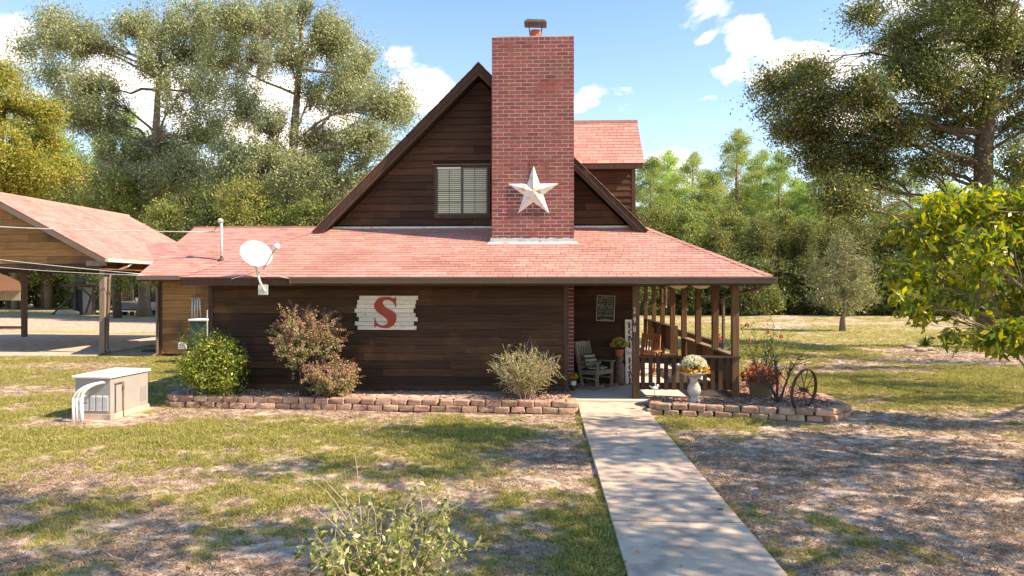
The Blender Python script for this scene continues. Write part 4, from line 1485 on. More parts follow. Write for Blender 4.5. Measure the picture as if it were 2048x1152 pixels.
def bed(name, poly, z, mat, cell=0.09, amp=0.05):
    xs = [p[0] for p in poly]
    ys = [p[1] for p in poly]
    X, Y = np.meshgrid(np.arange(min(xs), max(xs), cell), np.arange(min(ys), max(ys), cell))
    x, y = X.ravel(), Y.ravel()
    ins = np.zeros(len(x), bool)
    n = len(poly)
    for i in range(n):
        x1_, y1_ = poly[i]
        x2_, y2_ = poly[(i + 1) % n]
        c = ((y1_ > y) != (y2_ > y)) & (x < (x2_ - x1_) * (y - y1_) / (y2_ - y1_ + 1e-12) + x1_)
        ins ^= c
    ins = ins.reshape(X.shape)
    Z = z + (fbm(X * 2.5, Y * 2.5, 4) - 0.5) * 2 * amp
    idx = np.arange(X.size).reshape(X.shape)
    keep = ins[:-1, :-1] & ins[1:, :-1] & ins[:-1, 1:] & ins[1:, 1:]
    q = np.stack([idx[:-1, :-1][keep], idx[:-1, 1:][keep], idx[1:, 1:][keep], idx[1:, :-1][keep]], axis=1)
    used, inv = np.unique(q, return_inverse=True)
    co = np.stack([X.ravel(), Y.ravel(), Z.ravel()], axis=1)[used]
    me = npmesh(name, co, inv.reshape(q.shape))
    me.polygons.foreach_set('use_smooth', [True] * len(me.polygons))
    o = link(name, me, (0, 0, 0), None, mat)
    tag(o, kind='structure')
    return co


lpoly = lb + [(0.50, 15.2), (-7.25, 15.2)]
rpoly = [(2.15, 14.5)] + rb[1:] + [(4.0, 17.4), (4.0, 14.5)]
lco = bed('planting_bed', lpoly, 0.215, 'sandbed', amp=0.035)
rco = bed('mulch_bed', rpoly, 0.19, 'mulch', amp=0.04)

rg = np.random.default_rng(77)
chips = []
for i in range(5):
    me, c = MB().add([(-0.03, -0.012, 0), (0.03, -0.009, 0.004), (0.026, 0.012, 0), (-0.028, 0.010, 0.005), (-0.03, -0.012, 0.008), (0.03, -0.009, 0.012), (0.026, 0.012, 0.008), (-0.028, 0.010, 0.013)],
                     [(4, 5, 6, 7), (0, 1, 5, 4), (1, 2, 6, 5), (2, 3, 7, 6), (3, 0, 4, 7)]).mesh('chip')
    me.materials.append(M['chips'])
    chips.append(me)


def chip_scatter(co, n):
    k = rg.integers(0, len(co), n)
    P = co[k] + rg.uniform(-0.05, 0.05, (n, 3)) * np.array([1, 1, 0]) + np.array([0, 0, 0.006])
    R = np.stack([rg.normal(0, 0.4, n), rg.normal(0, 0.4, n), rg.uniform(0, 6.3, n)], axis=1)
    s = rg.uniform(0.6, 1.5, (n, 1)) * np.ones((1, 3))
    return P, R, s


P1, R1, S1 = chip_scatter(rco, 5200)
lsel = lco[(lco[:, 0] < -4.4) | (lco[:, 0] > -0.9) | (rg.random(len(lco)) < 0.22)]
P2, R2, S2 = chip_scatter(lsel, 2600)
scatter('mulch_chips', np.concatenate([P1, P2]), np.concatenate([R1, R2]), np.concatenate([S1, S2]), rg.integers(0, 5, 7800), chips, 'red brown wood chips strewn over the planting beds', 'mulch')

# ------------------------------------------------------------------ star on the chimney
sc0 = at(1067, 384, YC)
star = MB()
Ro, Ri = 0.612, 0.235
pts = [(sc0.x, YC - 0.135, sc0.z)]
for k in range(10):
    a = math.pi / 2 + math.pi * k / 5
    r = Ro if k % 2 == 0 else Ri
    pts.append((sc0.x + r * math.cos(a), YC - 0.012, sc0.z + r * math.sin(a)))
pts.append((sc0.x, YC - 0.006, sc0.z))
star.add(pts, [(0, 1 + k, 1 + (k + 1) % 10) for k in range(10)] + [(11, 1 + (k + 1) % 10, 1 + k) for k in range(10)])
sroot = empty('star', (sc0.x, YC - 0.01, sc0.z), 'large weathered white metal star hung on the brick chimney', 'star')
star.build('star_face', 'star', sroot)
MB().tube([(sc0.x - 0.03, YC - 0.016, sc0.z + Ro + 0.14), (sc0.x, YC - 0.02, sc0.z + Ro - 0.05)], 0.006, 5).build('hanger', 'rust', sroot)

# ------------------------------------------------------------------ plank sign with a red S
y_s = YW - 0.075
sgn_root = empty('letter_sign', at(772, 660, y_s), 'whitewashed plank sign with a big red letter S', 'sign')
rows = [(215, 1565), (170, 1520), (155, 1500), (110, 1460), (155, 1505), (205, 1555), (115, 1470), (178, 1530)]


def spx(x, y, Y):
    return at(700 + x * 150 / 1728, 575 + y * 100 / 1152, Y)


for k, (a, b) in enumerate(rows):
    t, bt = 190 + k * 98.8, 190 + (k + 1) * 98.8 - 4
    p, q = spx(a, t, y_s), spx(b, bt, y_s)
    d = rnd.uniform(0, 0.006)
    MB().box(p.x, q.x, y_s - d, y_s + 0.022, q.z, p.z).build('plank', 'sign_white', sgn_root, bevel=0.002)
p, q = spx(300, 210, y_s), spx(420, 960, y_s)
for xx in (350, 1350):
    p = spx(xx, 215, y_s)
    q = spx(xx + 80, 955, y_s)
    MB().box(p.x, q.x, y_s + 0.023, YW - 0.03, q.z, p.z).build('batten', 'wood_trim', sgn_root)
S = [(1060, 215), (1060, 455), (1045, 455), (1025, 390), (980, 330), (920, 295), (850, 285), (790, 295), (755, 330), (748, 365), (770, 410), (820, 455), (900, 500), (980, 540), (1035, 590), (1065, 650), (1070, 720), (1050, 800), (1000, 870), (930, 915), (850, 937), (760, 935), (680, 915), (620, 892), (590, 900), (578, 925), (562, 925), (560, 700), (575, 700), (590, 770), (630, 830), (690, 865), (760, 875), (820, 860), (858, 830), (868, 795), (850, 745), (810, 690), (740, 640), (660, 590), (600, 530), (565, 470), (557, 410), (575, 340), (620, 275), (690, 230), (780, 215), (870, 215), (950, 232), (1000, 250), (1030, 248), (1045, 215)]
MB().prism([spx(x, y, y_s - 0.020) for x, y in S], (0, 0.011, 0)).build('letter', 'sign_red', sgn_root)

# ------------------------------------------------------------------ porch rules sign
pa, pb = at(1193, 591, YG - 0.05), at(1229.5, 642, YG - 0.05)
cx_, cz_ = (pa.x + pb.x) / 2, (pa.z + pb.z) / 2
wd_, ht_ = pb.x - pa.x, pa.z - pb.z
Xs = Matrix.Translation((cx_, YG - 0.045, cz_)) @ Matrix.Rotation(math.radians(2.0), 4, 'Y')
prs = empty('porch_sign', (cx_, YG - 0.045, cz_), 'small black sign of porch rules in white lettering above the rocking chair', 'sign')
MB(Xs).box(-wd_ / 2, wd_ / 2, 0, 0.015, -ht_ / 2, ht_ / 2).build('panel', 'sign_black', prs)
fm = MB(Xs)
e_ = 0.018
fm.box(-wd_ / 2, wd_ / 2, -0.006, -0.001, ht_ / 2 - e_, ht_ / 2)
fm.box(-wd_ / 2, wd_ / 2, -0.006, -0.001, -ht_ / 2, -ht_ / 2 + e_)
fm.box(-wd_ / 2, -wd_ / 2 + e_, -0.006, -0.001, -ht_ / 2 + e_, ht_ / 2 - e_)
fm.box(wd_ / 2 - e_, wd_ / 2, -0.006, -0.001, -ht_ / 2 + e_, ht_ / 2 - e_)
fm.build('frame', 'sign_text', prs)
lines = [('PORCH RULES', .84, .080), ('READ A BOOK', .80, .058), ('visit with friends', .80, .040), ('RELAX', .82, .088), ('TAKE A NAP', .80, .062), ('feel the breeze', .80, .046), ('ENJOY THE DAY', .80, .056), ('listen to the birds', .80, .040), ('SIP A DRINK', .80, .062)]
zz = 0.405
for t, w, h in lines:
    zz -= h / 2
    text_mesh('lettering', t, 0, zz * ht_, w * wd_, h * ht_, Xs, 'sign_text', prs, off=0.003)
    zz -= h / 2 + 0.026
for zo in (0.435, -0.435):
    orn = MB(Xs)
    for k in range(-4, 5):
        r = 0.030 - 0.0045 * abs(k)
        orn.lathe([(r * 0.5, -0.001), (r * 0.5, 0.001)], (0, 0, 0), 8)
        for i in range(len(orn.v) - 16, len(orn.v)):
            v = Xs.inverted() @ orn.v[i]
            orn.v[i] = Xs @ Vector((k * wd_ * 0.085 + v.x * 1.5, -0.004 + v.z, zo * ht_ + v.y * 0.7))
    orn.build('ornament', 'sign_text', prs)

# ------------------------------------------------------------------ tall HOME sweet HOME board
hx0, hz1 = at(1250.5, 640, 16.85).x, at(1250, 639, 16.85).z
hw, hh = 0.29, hz1 - ZF - 0.01
Xh = Matrix.Translation((hx0 + hw / 2, 16.80, ZF + 0.012)) @ Matrix.Rotation(math.radians(-4.5), 4, 'X')
hs = empty('welcome_board', (hx0 + hw / 2, 16.80, ZF), 'tall narrow white board reading HOME SWEET HOME leaning behind the porch post', 'sign')
MB(Xh).box(-hw / 2, hw / 2, 0, 0.02, 0, hh).build('board', 'sign_white', hs, bevel=0.006)


def serif(ch, cx, cz, w, h, X, mat, parent):
    mb = MB(X)
    t = w * 0.24
    yy = -0.004
    x0, x1, z0, z1 = cx - w / 2, cx + w / 2, cz - h / 2, cz + h / 2
    s = h * 0.10
    B = lambda a, b, c, d: mb.box(a, b, yy, -0.0005, c, d)
    if ch == 'H':
        for x in (x0 + w * .06, x1 - w * .06 - t):
            B(x, x + t, z0 + s, z1 - s)
            B(x - w * .06, x + t + w * .06, z0, z0 + s); B(x - w * .06, x + t + w * .06, z1 - s, z1)
        B(x0 + w * .06 + t, x1 - w * .06 - t, cz - s / 2, cz + s / 2)
    elif ch == 'E':
        B(x0 + w * .08, x0 + w * .08 + t, z0 + s, z1 - s)
        B(x0, x1, z0, z0 + s); B(x0, x1, z1 - s, z1)
        B(x0 + w * .08 + t, x1 - w * .22, cz - s / 2, cz + s / 2)
        B(x1 - t * .5, x1, z0 + s, z0 + s * 2.6); B(x1 - t * .5, x1, z1 - s * 2.6, z1 - s)
    elif ch == 'M':
        for x in (x0 + w * .03, x1 - w * .03 - t * .85):
            B(x, x + t * .85, z0 + s, z1 - s)
            B(x - w * .04, x + t * .85 + w * .04, z0, z0 + s)
        B(x0 - w * .02, x0 + t, z1 - s, z1); B(x1 - t, x1 + w * .02, z1 - s, z1)
        for sg in (-1, 1):
            mb.prism([(cx + sg * (w / 2 - t * .7), yy - 0.001, z1 - s * .2), (cx + sg * (w / 2 - t * 1.6), yy - 0.001, z1 - s * .2), (cx - sg * t * .25, yy - 0.001, z0 + s * 1.2), (cx + sg * t * .3, yy - 0.001, z0 + s * 1.2)], (0, 0.003, 0))
    else:
        n = 18
        vs = []
        for k in range(n):
            a = 2 * math.pi * k / n
            vs.append((cx + w / 2 * math.cos(a), yy, cz + h / 2 * math.sin(a)))
            vs.append((cx + (w / 2 - t * 1.05) * math.cos(a), yy, cz + (h / 2 - s) * math.sin(a)))
        mb.add(vs, [(2 * k, 2 * k + 1, (2 * k + 3) % (2 * n), (2 * k + 2) % (2 * n)) for k in range(n)])
    return mb.build('letter', mat, parent)


lh = hh * 0.090
for grp, top in (('HOME', 0.955), ('HOME', 0.405)):
    for k, ch in enumerate(grp):
        serif(ch, 0.01, hh * (top - 0.045 - k * 0.104), hw * 0.60, lh, Xh, 'letter_brown', hs)
text_mesh('letter', 'Sweet', 0.0, hh * 0.482, hw * 0.78, hh * 0.062, Xh, 'letter_brown', hs, off=0.003)

# ------------------------------------------------------------------ rocking chairs
def rocking_chair(loc, rz, mat, label):
    X = Matrix.Translation(loc) @ Matrix.Rotation(rz, 4, 'Z')
    root = empty('rocking_chair', loc, label, 'chair', 'rocking chairs on the porch')
    B = lambda: MB(X)
    for s in (-1, 1):
        x = s * 0.27
        arc = []
        for k in range(11):
            t = -1 + 2 * k / 10
            arc.append((x, 0.05 + t * 0.46, 0.028 + 0.075 * t * t))
        rk = B()
        for a, b in zip(arc[:-1], arc[1:]):
            rk.bar(a, b, 0.032, 0.055)
        rk.build('rocker', mat, root)
        B().bar((x, -0.24, 0.06), (x, -0.25, 0.60), 0.045, 0.055, (0, 1, 0)).build('leg', mat, root)
        B().bar((x * 0.95, 0.20, 0.06), (x * 0.88, 0.42, 1.06), 0.042, 0.055, (0, 1, 0)).build('back_post', mat, root)
        B().bar((x, -0.31, 0.625), (x * 1.02, 0.32, 0.60), 0.10, 0.028).build('armrest', mat, root)
        B().bar((x, -0.24, 0.24), (x * 0.95, 0.24, 0.24), 0.026, 0.035).build('stretcher', mat, root)
        B().bar((x, -0.26, 0.385), (x * 0.95, 0.27, 0.345), 0.028, 0.075).build('seat_rail', mat, root)
    B().bar((-0.29, -0.262, 0.385), (0.29, -0.262, 0.385), 0.03, 0.085).build('front_rail', mat, root)
    for k in range(6):
        y = -0.24 + k * 0.088
        B().bar((-0.265, y, 0.432 - 0.007 * k), (0.265, y, 0.432 - 0.007 * k), 0.076, 0.018).build('seat_slat', mat, root)
    pt = lambda x, t: (x, 0.24 + 0.185 * t, 0.42 + 0.62 * t)
    for k in range(6):
        x = -0.185 + k * 0.074
        B().bar(pt(x, 0.10), pt(x, 0.88), 0.046, 0.016, (0, 1, 0)).build('back_slat', mat, root)
    crest = []
    for k in range(9):
        t = -1 + 2 * k / 8
        crest.append(pt(0.235 * t, 0.985 + 0.045 * (1 - t * t)))
    low = [pt(0.235 * (-1 + 2 * k / 8), 0.84) for k in range(8, -1, -1)]
    poly = [Vector(p) for p in crest + low]
    B().prism(poly, (0, 0.028, -0.008)).build('crest_rail', mat, root)
    B().bar(pt(-0.24, 0.08), pt(0.24, 0.08), 0.026, 0.06).build('lower_rail', mat, root)
    return X


Xc = rocking_chair((KX(1192, 16.2), 16.2, ZF), math.radians(48), 'chair_grey', 'weathered grey rocking chair with cushions below the porch sign')
cu = MB(Xc)
cu.ball((0, -0.02, 0.475), 0.26, 14, 8, (1.0, 0.95, 0.17))
cush = cu.build('seat_cushion', 'cushion', smooth=True)
tag(cush, 'dark green and cream patterned seat cushion on the grey rocking chair', 'cushion')


def stripe_mat():
    m, nt, b = nodes('striped_cloth')
    geo = nt.nodes.new('ShaderNodeNewGeometry')
    w = nt.nodes.new('ShaderNodeTexWave')
    w.bands_direction = 'Z'
    w.inputs['Scale'].default_value = 3.4
    w.inputs['Distortion'].default_value = 0.3
    rp = nt.nodes.new('ShaderNodeValToRGB')
    cr = rp.color_ramp
    cr.elements[0].position = 0.30; cr.elements[0].color = (0.05, 0.055, 0.035, 1)
    cr.elements[1].position = 0.62; cr.elements[1].color = (0.36, 0.32, 0.22, 1)
    nt.links.new(geo.outputs['Position'], w.inputs['Vector'])
    nt.links.new(w.outputs['Fac'], rp.inputs['Fac'])
    nt.links.new(rp.outputs[0], b.inputs['Base Color'])
    b.inputs['Roughness'].default_value = 0.95
    return m


M['stripe'] = stripe_mat()
Xp = Xc @ Matrix.Translation((0, 0.17, 0.645)) @ Matrix.Rotation(math.radians(-18), 4, 'X')
pl = MB(Xp)
n = 10
vs, fs = [], []
for sgn_ in (-1, 1):
    for i in range(n + 1):
        for j in range(n + 1):
            a, b = -1 + 2 * i / n, -1 + 2 * j / n
            th = 0.075 * (max(0, (1 - a * a) * (1 - b * b))) ** 0.42
            vs.append((a * 0.21 * (1 - 0.07 * (1 - b * b)), sgn_ * th, b * 0.15 * (1 - 0.07 * (1 - a * a))))
o_ = (n + 1) ** 2
for k in (0, 1):
    for i in range(n):
        for j in range(n):
            q = [k * o_ + i * (n + 1) + j, k * o_ + (i + 1) * (n + 1) + j, k * o_ + (i + 1) * (n + 1) + j + 1, k * o_ + i * (n + 1) + j + 1]
            fs.append(tuple(q))
pl.add(vs, fs)
tag(pl.build('pillow', 'stripe', smooth=True), 'striped green and cream pillow against the grey rocking chair back', 'pillow')
rocking_chair((KX(1294, 18.9), 18.9, ZF), math.radians(-25), 'chair_orange', 'orange stained wooden rocking chair behind the front railing')

# ------------------------------------------------------------------ flowers and pots
def ball_plant(root, c, r, n, mats, rng, flat=0.8, leaf=('green_leaf', 0.06, 0.03), flower=('white_petal', 0.032, 0.028), nf=300):
    d = unit(rng.normal(size=(n, 3)))
    d[:, 2] = np.abs(d[:, 2]) * 1.1 - 0.25
    P = np.array(c) + d * rng.uniform(0.35, 0.97, (n, 1)) * np.array([r, r, r * flat])
    leaves('foliage', P, leaf[1], leaf[2], rng, leaf[0], root)
    d = unit(rng.normal(size=(nf, 3)))
    d[:, 2] = np.abs(d[:, 2]) * 1.15 - 0.15
    C = np.array(c) + d * rng.uniform(0.93, 1.06, (nf, 1)) * np.array([r, r, r * flat])
    k = 7
    Pp = np.repeat(C, k, axis=0)
    D = np.repeat(d, k, axis=0) * 0.6 + rng.normal(size=(nf * k, 3)) * 0.6
    leaves('blossoms', Pp, flower[1], flower[2], rng, flower[0], root, kind='stuff', D=D)


rng = np.random.default_rng(4)
mx_, my_ = KX(1238.5, 16.75), 16.75
can = empty('milk_can', (mx_, my_, ZF), 'old brown metal milk can standing beside the rocking chair', 'milk can')
MB().lathe([(0.125, 0.0), (0.13, 0.01), (0.13, 0.40), (0.125, 0.42), (0.085, 0.52), (0.08, 0.58), (0.105, 0.625), (0.105, 0.64)], (mx_, my_, ZF), 20).build('body', 'milk_can', can, smooth=True)
MB().lathe([(0.115, 0.642), (0.118, 0.66), (0.09, 0.675)], (mx_, my_, ZF), 20).build('lid', 'milk_can', can)
for s in (-1, 1):
    MB().tube([(mx_ + s * 0.095, my_, ZF + 0.50), (mx_ + s * 0.15, my_, ZF + 0.50), (mx_ + s * 0.15, my_, ZF + 0.57), (mx_ + s * 0.09, my_, ZF + 0.59)], 0.008, 5).build('handle', 'milk_can', can)
zp = ZF + 0.676
pp = empty('potted_plant', (mx_, my_, zp), 'yellow chrysanthemum in a terracotta pot on the milk can', 'potted plant')
MB().lathe([(0.085, 0.0), (0.11, 0.13), (0.12, 0.13), (0.12, 0.165), (0.10, 0.165)], (mx_, my_, zp), 18).build('pot', 'terracotta', pp)
ball_plant(pp, (mx_, my_, zp + 0.27), 0.195, 700, None, rng, 0.8, flower=('yellow_petal', 0.03, 0.022), nf=170)
sx_ = KX(1146.5, 15.75)
sp = empty('flower_pot', (sx_, 15.75, ZF), 'small white and rust pot of orange flowers by the brick corner', 'potted plant')
MB().lathe([(0.05, 0), (0.062, 0.12), (0.055, 0.12)], (sx_, 15.75, ZF), 12).build('saucer_pot', 'rust', sp)
MB().lathe([(0.06, 0.121), (0.078, 0.22), (0.068, 0.22)], (sx_, 15.75, ZF), 12).build('pot', 'white_plastic', sp)
ball_plant(sp, (sx_, 15.75, ZF + 0.30), 0.075, 120, None, rng, 1.0, flower=('orange_petal', 0.05, 0.04), nf=22)

# birdbath
bx, by = gnd(1388, 808, 0.15)[:2]
bb = empty('birdbath', (bx, by, 0.15), 'grey cast stone birdbath before the front railing', 'birdbath')
Zb = 0.13
MB().box(bx - 0.145, bx + 0.145, by - 0.145, by + 0.145, Zb, Zb + 0.06).build('plinth', 'statuary', bb, bevel=0.008)
MB().lathe([(0.125, 0.061), (0.12, 0.10), (0.085, 0.14), (0.08, 0.17), (0.115, 0.22), (0.135, 0.30), (0.12, 0.37), (0.08, 0.44), (0.075, 0.50), (0.10, 0.545), (0.13, 0.565)], (bx, by, Zb), 22).build('pedestal', 'statuary', bb, smooth=True)
MB().lathe([(0.12, 0.566), (0.20, 0.60), (0.265, 0.64), (0.28, 0.665), (0.262, 0.668), (0.20, 0.63), (0.05, 0.61)], (bx, by, Zb), 48, scallop=[0, 0, 0.03, 0.05, 0.05, 0, 0]).build('bowl', 'statuary', bb, smooth=True)
mm = empty('chrysanthemum', (bx, by, Zb + 0.67), 'round white chrysanthemum set in the birdbath bowl', 'potted plant')
MB().lathe([(0.09, 0.612), (0.12, 0.72), (0.105, 0.72)], (bx, by, Zb), 14).build('pot', 'pot_brown', mm)
ball_plant(mm, (bx, by, Zb + 0.80), 0.225, 800, None, rng, 0.72, flower=('white_petal', 0.040, 0.030), nf=250)
gl = empty('leaf_garland', (bx, by, Zb + 0.66), 'orange and yellow leaf garland round the birdbath rim', 'garland')
NL = 130
th = rng.uniform(0, 6.283, NL)
P = np.stack([bx + (0.25 + rng.normal(0, 0.03, NL)) * np.cos(th), by + (0.25 + rng.normal(0, 0.03, NL)) * np.sin(th), Zb + 0.70 + rng.normal(0, 0.015, NL)], axis=1)
leaves('leaf', P, 0.085, 0.055, rng, 'orange_petal', gl, kind='stuff', droop=0.1)
MB().tube([(bx + 0.25 * math.cos(a), by + 0.25 * math.sin(a), Zb + 0.685) for a in [k * 0.2618 for k in range(25)]], 0.008, 5).build('vine', 'twig_dark', gl)

# little ornament on a stake
stx, sty = gnd(1310, 812, 0.15)[:2]
stk = empty('garden_stake', (stx, sty, 0.15), 'thin garden stake with a small white bird near the walk', 'garden stake')
MB().tube([(stx, sty, 0.05), (stx - 0.01, sty, 0.47)], 0.006, 5).build('rod', 'dark_metal', stk)
ob = MB()
ob.ball((stx, sty, 0.50), 0.05, 10, 7, (1.2, 0.8, 0.8))
ob.ball((stx + 0.05, sty, 0.545), 0.028, 8, 6)
ob.add([(stx - 0.04, sty - 0.02, 0.50), (stx - 0.12, sty, 0.545), (stx - 0.04, sty + 0.02, 0.51)], [(0, 1, 2)])
ob.tube([(stx + 0.01, sty, 0.54), (stx, sty, 0.64)], [0.012, 0.004], 5)
ob.build('bird', 'white_plastic', stk, smooth=True)

# big planter
qx, qy = gnd(1522, 799, 0.15)[:2]
pl_ = empty('planter', (qx, qy, 0.15), 'large brown glazed planter full of pink red coleus', 'planter')
MB().lathe([(0.18, 0.0), (0.20, 0.01), (0.262, 0.36), (0.285, 0.37), (0.29, 0.405), (0.265, 0.41), (0.25, 0.36)], (qx, qy, 0.13), 26).build('pot', 'pot_brown', pl_, smooth=False)
MB().lathe([(0.25, 0.365), (0.02, 0.38)], (qx, qy, 0.13), 20).build('soil', 'soil', pl_)
n = 620
d = unit(rng.normal(size=(n, 3)))
P = np.array([qx, qy, 0.66]) + d * rng.uniform(0.3, 1, (n, 1)) * np.array([0.38, 0.38, 0.20])
leaves('foliage', P, 0.115, 0.062, rng, 'coleus', pl_, droop=0.5, outward=d * 0.9)
st = MB()
for k in range(26):
    st.tube(wig((qx + rng.normal(0, .1), qy + rng.normal(0, .1), 0.50), P[rng.integers(0, n)], rng, 4, 0.1), 0.004, 4)
st.build('stems', 'twig_dark', pl_)

# wagon wheel
wc = at(1608, 777, 13.5)
R_ = 0.40
wc.z = 0.12 + R_
Xw = Matrix.Translation(wc) @ Matrix.Rotation(math.radians(38), 4, 'Z') @ Matrix.Rotation(math.radians(7), 4, 'X')
wr_ = empty('wagon_wheel', (wc.x, wc.y, 0.12), 'rusty spoked wagon wheel standing upright in the mulch bed', 'wagon wheel')
rim = MB(Xw)
n = 40
vs, fs = [], []
for k in range(n):
    a = 2 * math.pi * k / n
    for r, y in ((R_, -0.028), (R_, 0.028), (R_ - 0.018, 0.028), (R_ - 0.018, -0.028)):
        vs.append((r * math.cos(a), y, r * math.sin(a)))
for k in range(n):
    k2 = (k + 1) % n
    for j in range(4):
        j2 = (j + 1) % 4
        fs.append((4 * k + j, 4 * k + j2, 4 * k2 + j2, 4 * k2 + j))
rim.add(vs, fs)
rim.build('rim', 'rust', wr_)
hb = MB(Xw)
hb.tube([(0, -0.09, 0), (0, -0.03, 0), (0, 0.03, 0), (0, 0.09, 0)], [0.035, 0.042, 0.042, 0.035], 12)
hb.build('hub', 'rust', wr_)
for k in range(10):
    a = 2 * math.pi * k / 10 + 0.16
    MB(Xw).tube([(0.035 * math.cos(a), 0.03 * (-1) ** k, 0.035 * math.sin(a)), ((R_ - 0.016) * math.cos(a), 0.0, (R_ - 0.016) * math.sin(a))], 0.0085, 6).build('spoke', 'rust', wr_)

# streamers hung from the far porch eave
fx_, fy_ = KX(1333, 22.6), 22.6
wsp = empty('streamer', (fx_, fy_, 2.5), 'red and white streamers hanging under the far porch eave', 'streamer')
MB().tube([(fx_ - 0.14, fy_, 2.44), (fx_ + 0.14, fy_, 2.44)], 0.012, 6).build('bar', 'dark_metal', wsp)
MB().tube([(fx_, fy_, 2.44), (fx_, fy_, 2.51)], 0.005, 5).build('cord', 'dark_metal', wsp)
for k, mt_n in enumerate(('white_plastic', 'sign_red', 'white_plastic', 'sign_red', 'galv')):
    x = fx_ - 0.12 + k * 0.06
    ln = 0.45 + 0.08 * (k % 3)
    MB().prism([(x - 0.022, fy_, 2.43), (x + 0.022, fy_, 2.43), (x + 0.03, fy_ + 0.03, 2.43 - ln * 0.5), (x + 0.018, fy_, 2.43 - ln), (x - 0.02, fy_, 2.43 - ln), (x - 0.015, fy_ + 0.03, 2.43 - ln * 0.5)], (0, 0.006, 0)).build('ribbon', mt_n, wsp)

# cream ceiling lamps under the porch roof
for px_, yy, lab in ((1357, 16.6, 'cream ceiling lamp under the porch roof, nearer the house wall'), (1402, 16.9, 'cream ceiling lamp under the porch roof, nearer the corner post')):
    x = KX(px_, yy)
    lp = empty('ceiling_lamp', (x, yy, 2.6), lab, 'lamp', 'porch ceiling lamps')
    MB().lathe([(0.02, 2.432), (0.12, 2.445), (0.20, 2.485), (0.225, 2.54), (0.215, 2.545), (0.19, 2.50)], (x, yy, 0), 22).build('shade', 'cream', lp, smooth=True)
    MB().lathe([(0.08, 2.56), (0.08, 2.599)], (x, yy, 0), 14).build('canopy', 'white_metal', lp)
    MB().tube([(x, yy, 2.44), (x, yy, 2.57)], 0.01, 6).build('stem', 'white_metal', lp)

# ------------------------------------------------------------------ satellite dish
Yd = 13.9
dc = at(511, 511, Yd)
ax = Vector((0.50, -0.62, 0.52)).normalized()
dish = empty('satellite_dish', at(528, 585, 14.1), 'white satellite dish on a bent mast at the porch eave', 'satellite dish')
Xd = Matrix.Translation(dc) @ ax.to_track_quat('Z', 'Y').to_matrix().to_4x4()
ds = MB(Xd)
n = 32
prof = [(r_ * 0.86, z_) for r_, z_ in [(0.02, 0.0), (0.12, 0.008), (0.22, 0.028), (0.32, 0.058), (0.365, 0.078), (0.372, 0.070), (0.32, 0.046), (0.22, 0.018), (0.12, -0.002), (0.02, -0.01)]]
ds.lathe(prof, (0, 0, 0), n)
ds.build('reflector', 'white_metal', dish, smooth=True)
mst = [at(511, 530, Yd + 0.10), at(514, 545, Yd + 0.12), at(521, 566, Yd + 0.14), at(530, 583, 14.10)]
MB().tube([dc + ax * -0.02, dc - ax * 0.10, mst[0]], 0.03, 8).build('bracket', 'galv', dish)
MB().tube(mst, 0.024, 8).build('mast', 'galv', dish)
fpz = at(527, 579, 14.13)
MB().box(fpz.x - 0.10, fpz.x + 0.10, 14.10, 14.125, fpz.z - 0.11, fpz.z + 0.10).build('foot_plate', 'galv', dish, bevel=0.004)
MB().box(fpz.x - 0.06, fpz.x + 0.06, 14.126, 14.26, fpz.z - 0.05, fpz.z + 0.14).build('mount_block', 'wood_trim', dish)
lnb = at(552, 493, Yd - 0.36)
MB().tube([at(527, 537, Yd - 0.02), lnb], 0.017, 6).build('feed_arm', 'galv', dish)
ld = (dc - lnb).normalized()
MB().tube([lnb - ld * 0.06, lnb + ld * 0.01, lnb + ld * 0.05], [0.052, 0.062, 0.04], 12).build('feed_horn', 'white_metal', dish)
for a, b in (((512, 543), (463, 558)), ((514, 544), (579, 557))):
    MB().tube([at(*a, Yd + 0.12), at(*b, 14.13)], 0.010, 6).build('strut', 'galv', dish)

# ------------------------------------------------------------------ generator
A_, B_, C_ = gnd(145, 838.6), gnd(221, 838.6), gnd(290, 819)
ldir = (C_ - B_).normalized()
ang = math.atan2(ldir.y, ldir.x) - math.pi / 2
Wg, Lg = 0.70, 1.16
Xg = Matrix.Translation((B_.x, B_.y, 0)) @ Matrix.Rotation(ang, 4, 'Z') @ Matrix.Translation((-Wg, 0, 0))
gen = empty('generator', (A_.x + 0.35, A_.y + 0.5, 0), 'grey metal standby generator with white lid and curved conduits on the lawn', 'generator')
MB(Xg).box(-0.02, Wg + 0.02, -0.02, Lg + 0.02, -0.04, 0.10).build('pad', 'concrete', gen, bevel=0.006)
MB(Xg).box(0, Wg, 0, Lg, 0.101, 0.755).build('housing', 'gen_grey', gen, bevel=0.008)
ld_ = MB(Xg)
ld_.add([(-0.035, -0.05, 0.762), (Wg + 0.035, -0.05, 0.762), (Wg + 0.035, Lg + 0.05, 0.762), (-0.035, Lg + 0.05, 0.762), (-0.035, -0.05, 0.815), (Wg + 0.035, -0.05, 0.805), (Wg + 0.035, Lg + 0.05, 0.815), (-0.035, Lg + 0.05, 0.825)],
        [(0, 3, 2, 1), (4, 5, 6, 7), (0, 1, 5, 4), (1, 2, 6, 5), (2, 3, 7, 6), (3, 0, 4, 7)])
ld_.build('lid', 'gen_lid', gen, bevel=0.010)
for k in range(5):
    x = 0.04 + k * 0.13
    lv = MB(Xg)
    for j in range(13):
        z = 0.16 + j * 0.022
        lv.add([(x, -0.004, z + 0.013), (x + 0.105, -0.004, z + 0.013), (x + 0.105, -0.018, z), (x, -0.018, z)], [(0, 1, 2, 3)])
        lv.add([(x, -0.018, z), (x + 0.105, -0.018, z), (x + 0.105, -0.004, z - 0.002), (x, -0.004, z - 0.002)], [(0, 1, 2, 3)])
    lv.build('louver', 'gen_lid', gen)
lv = MB(Xg)
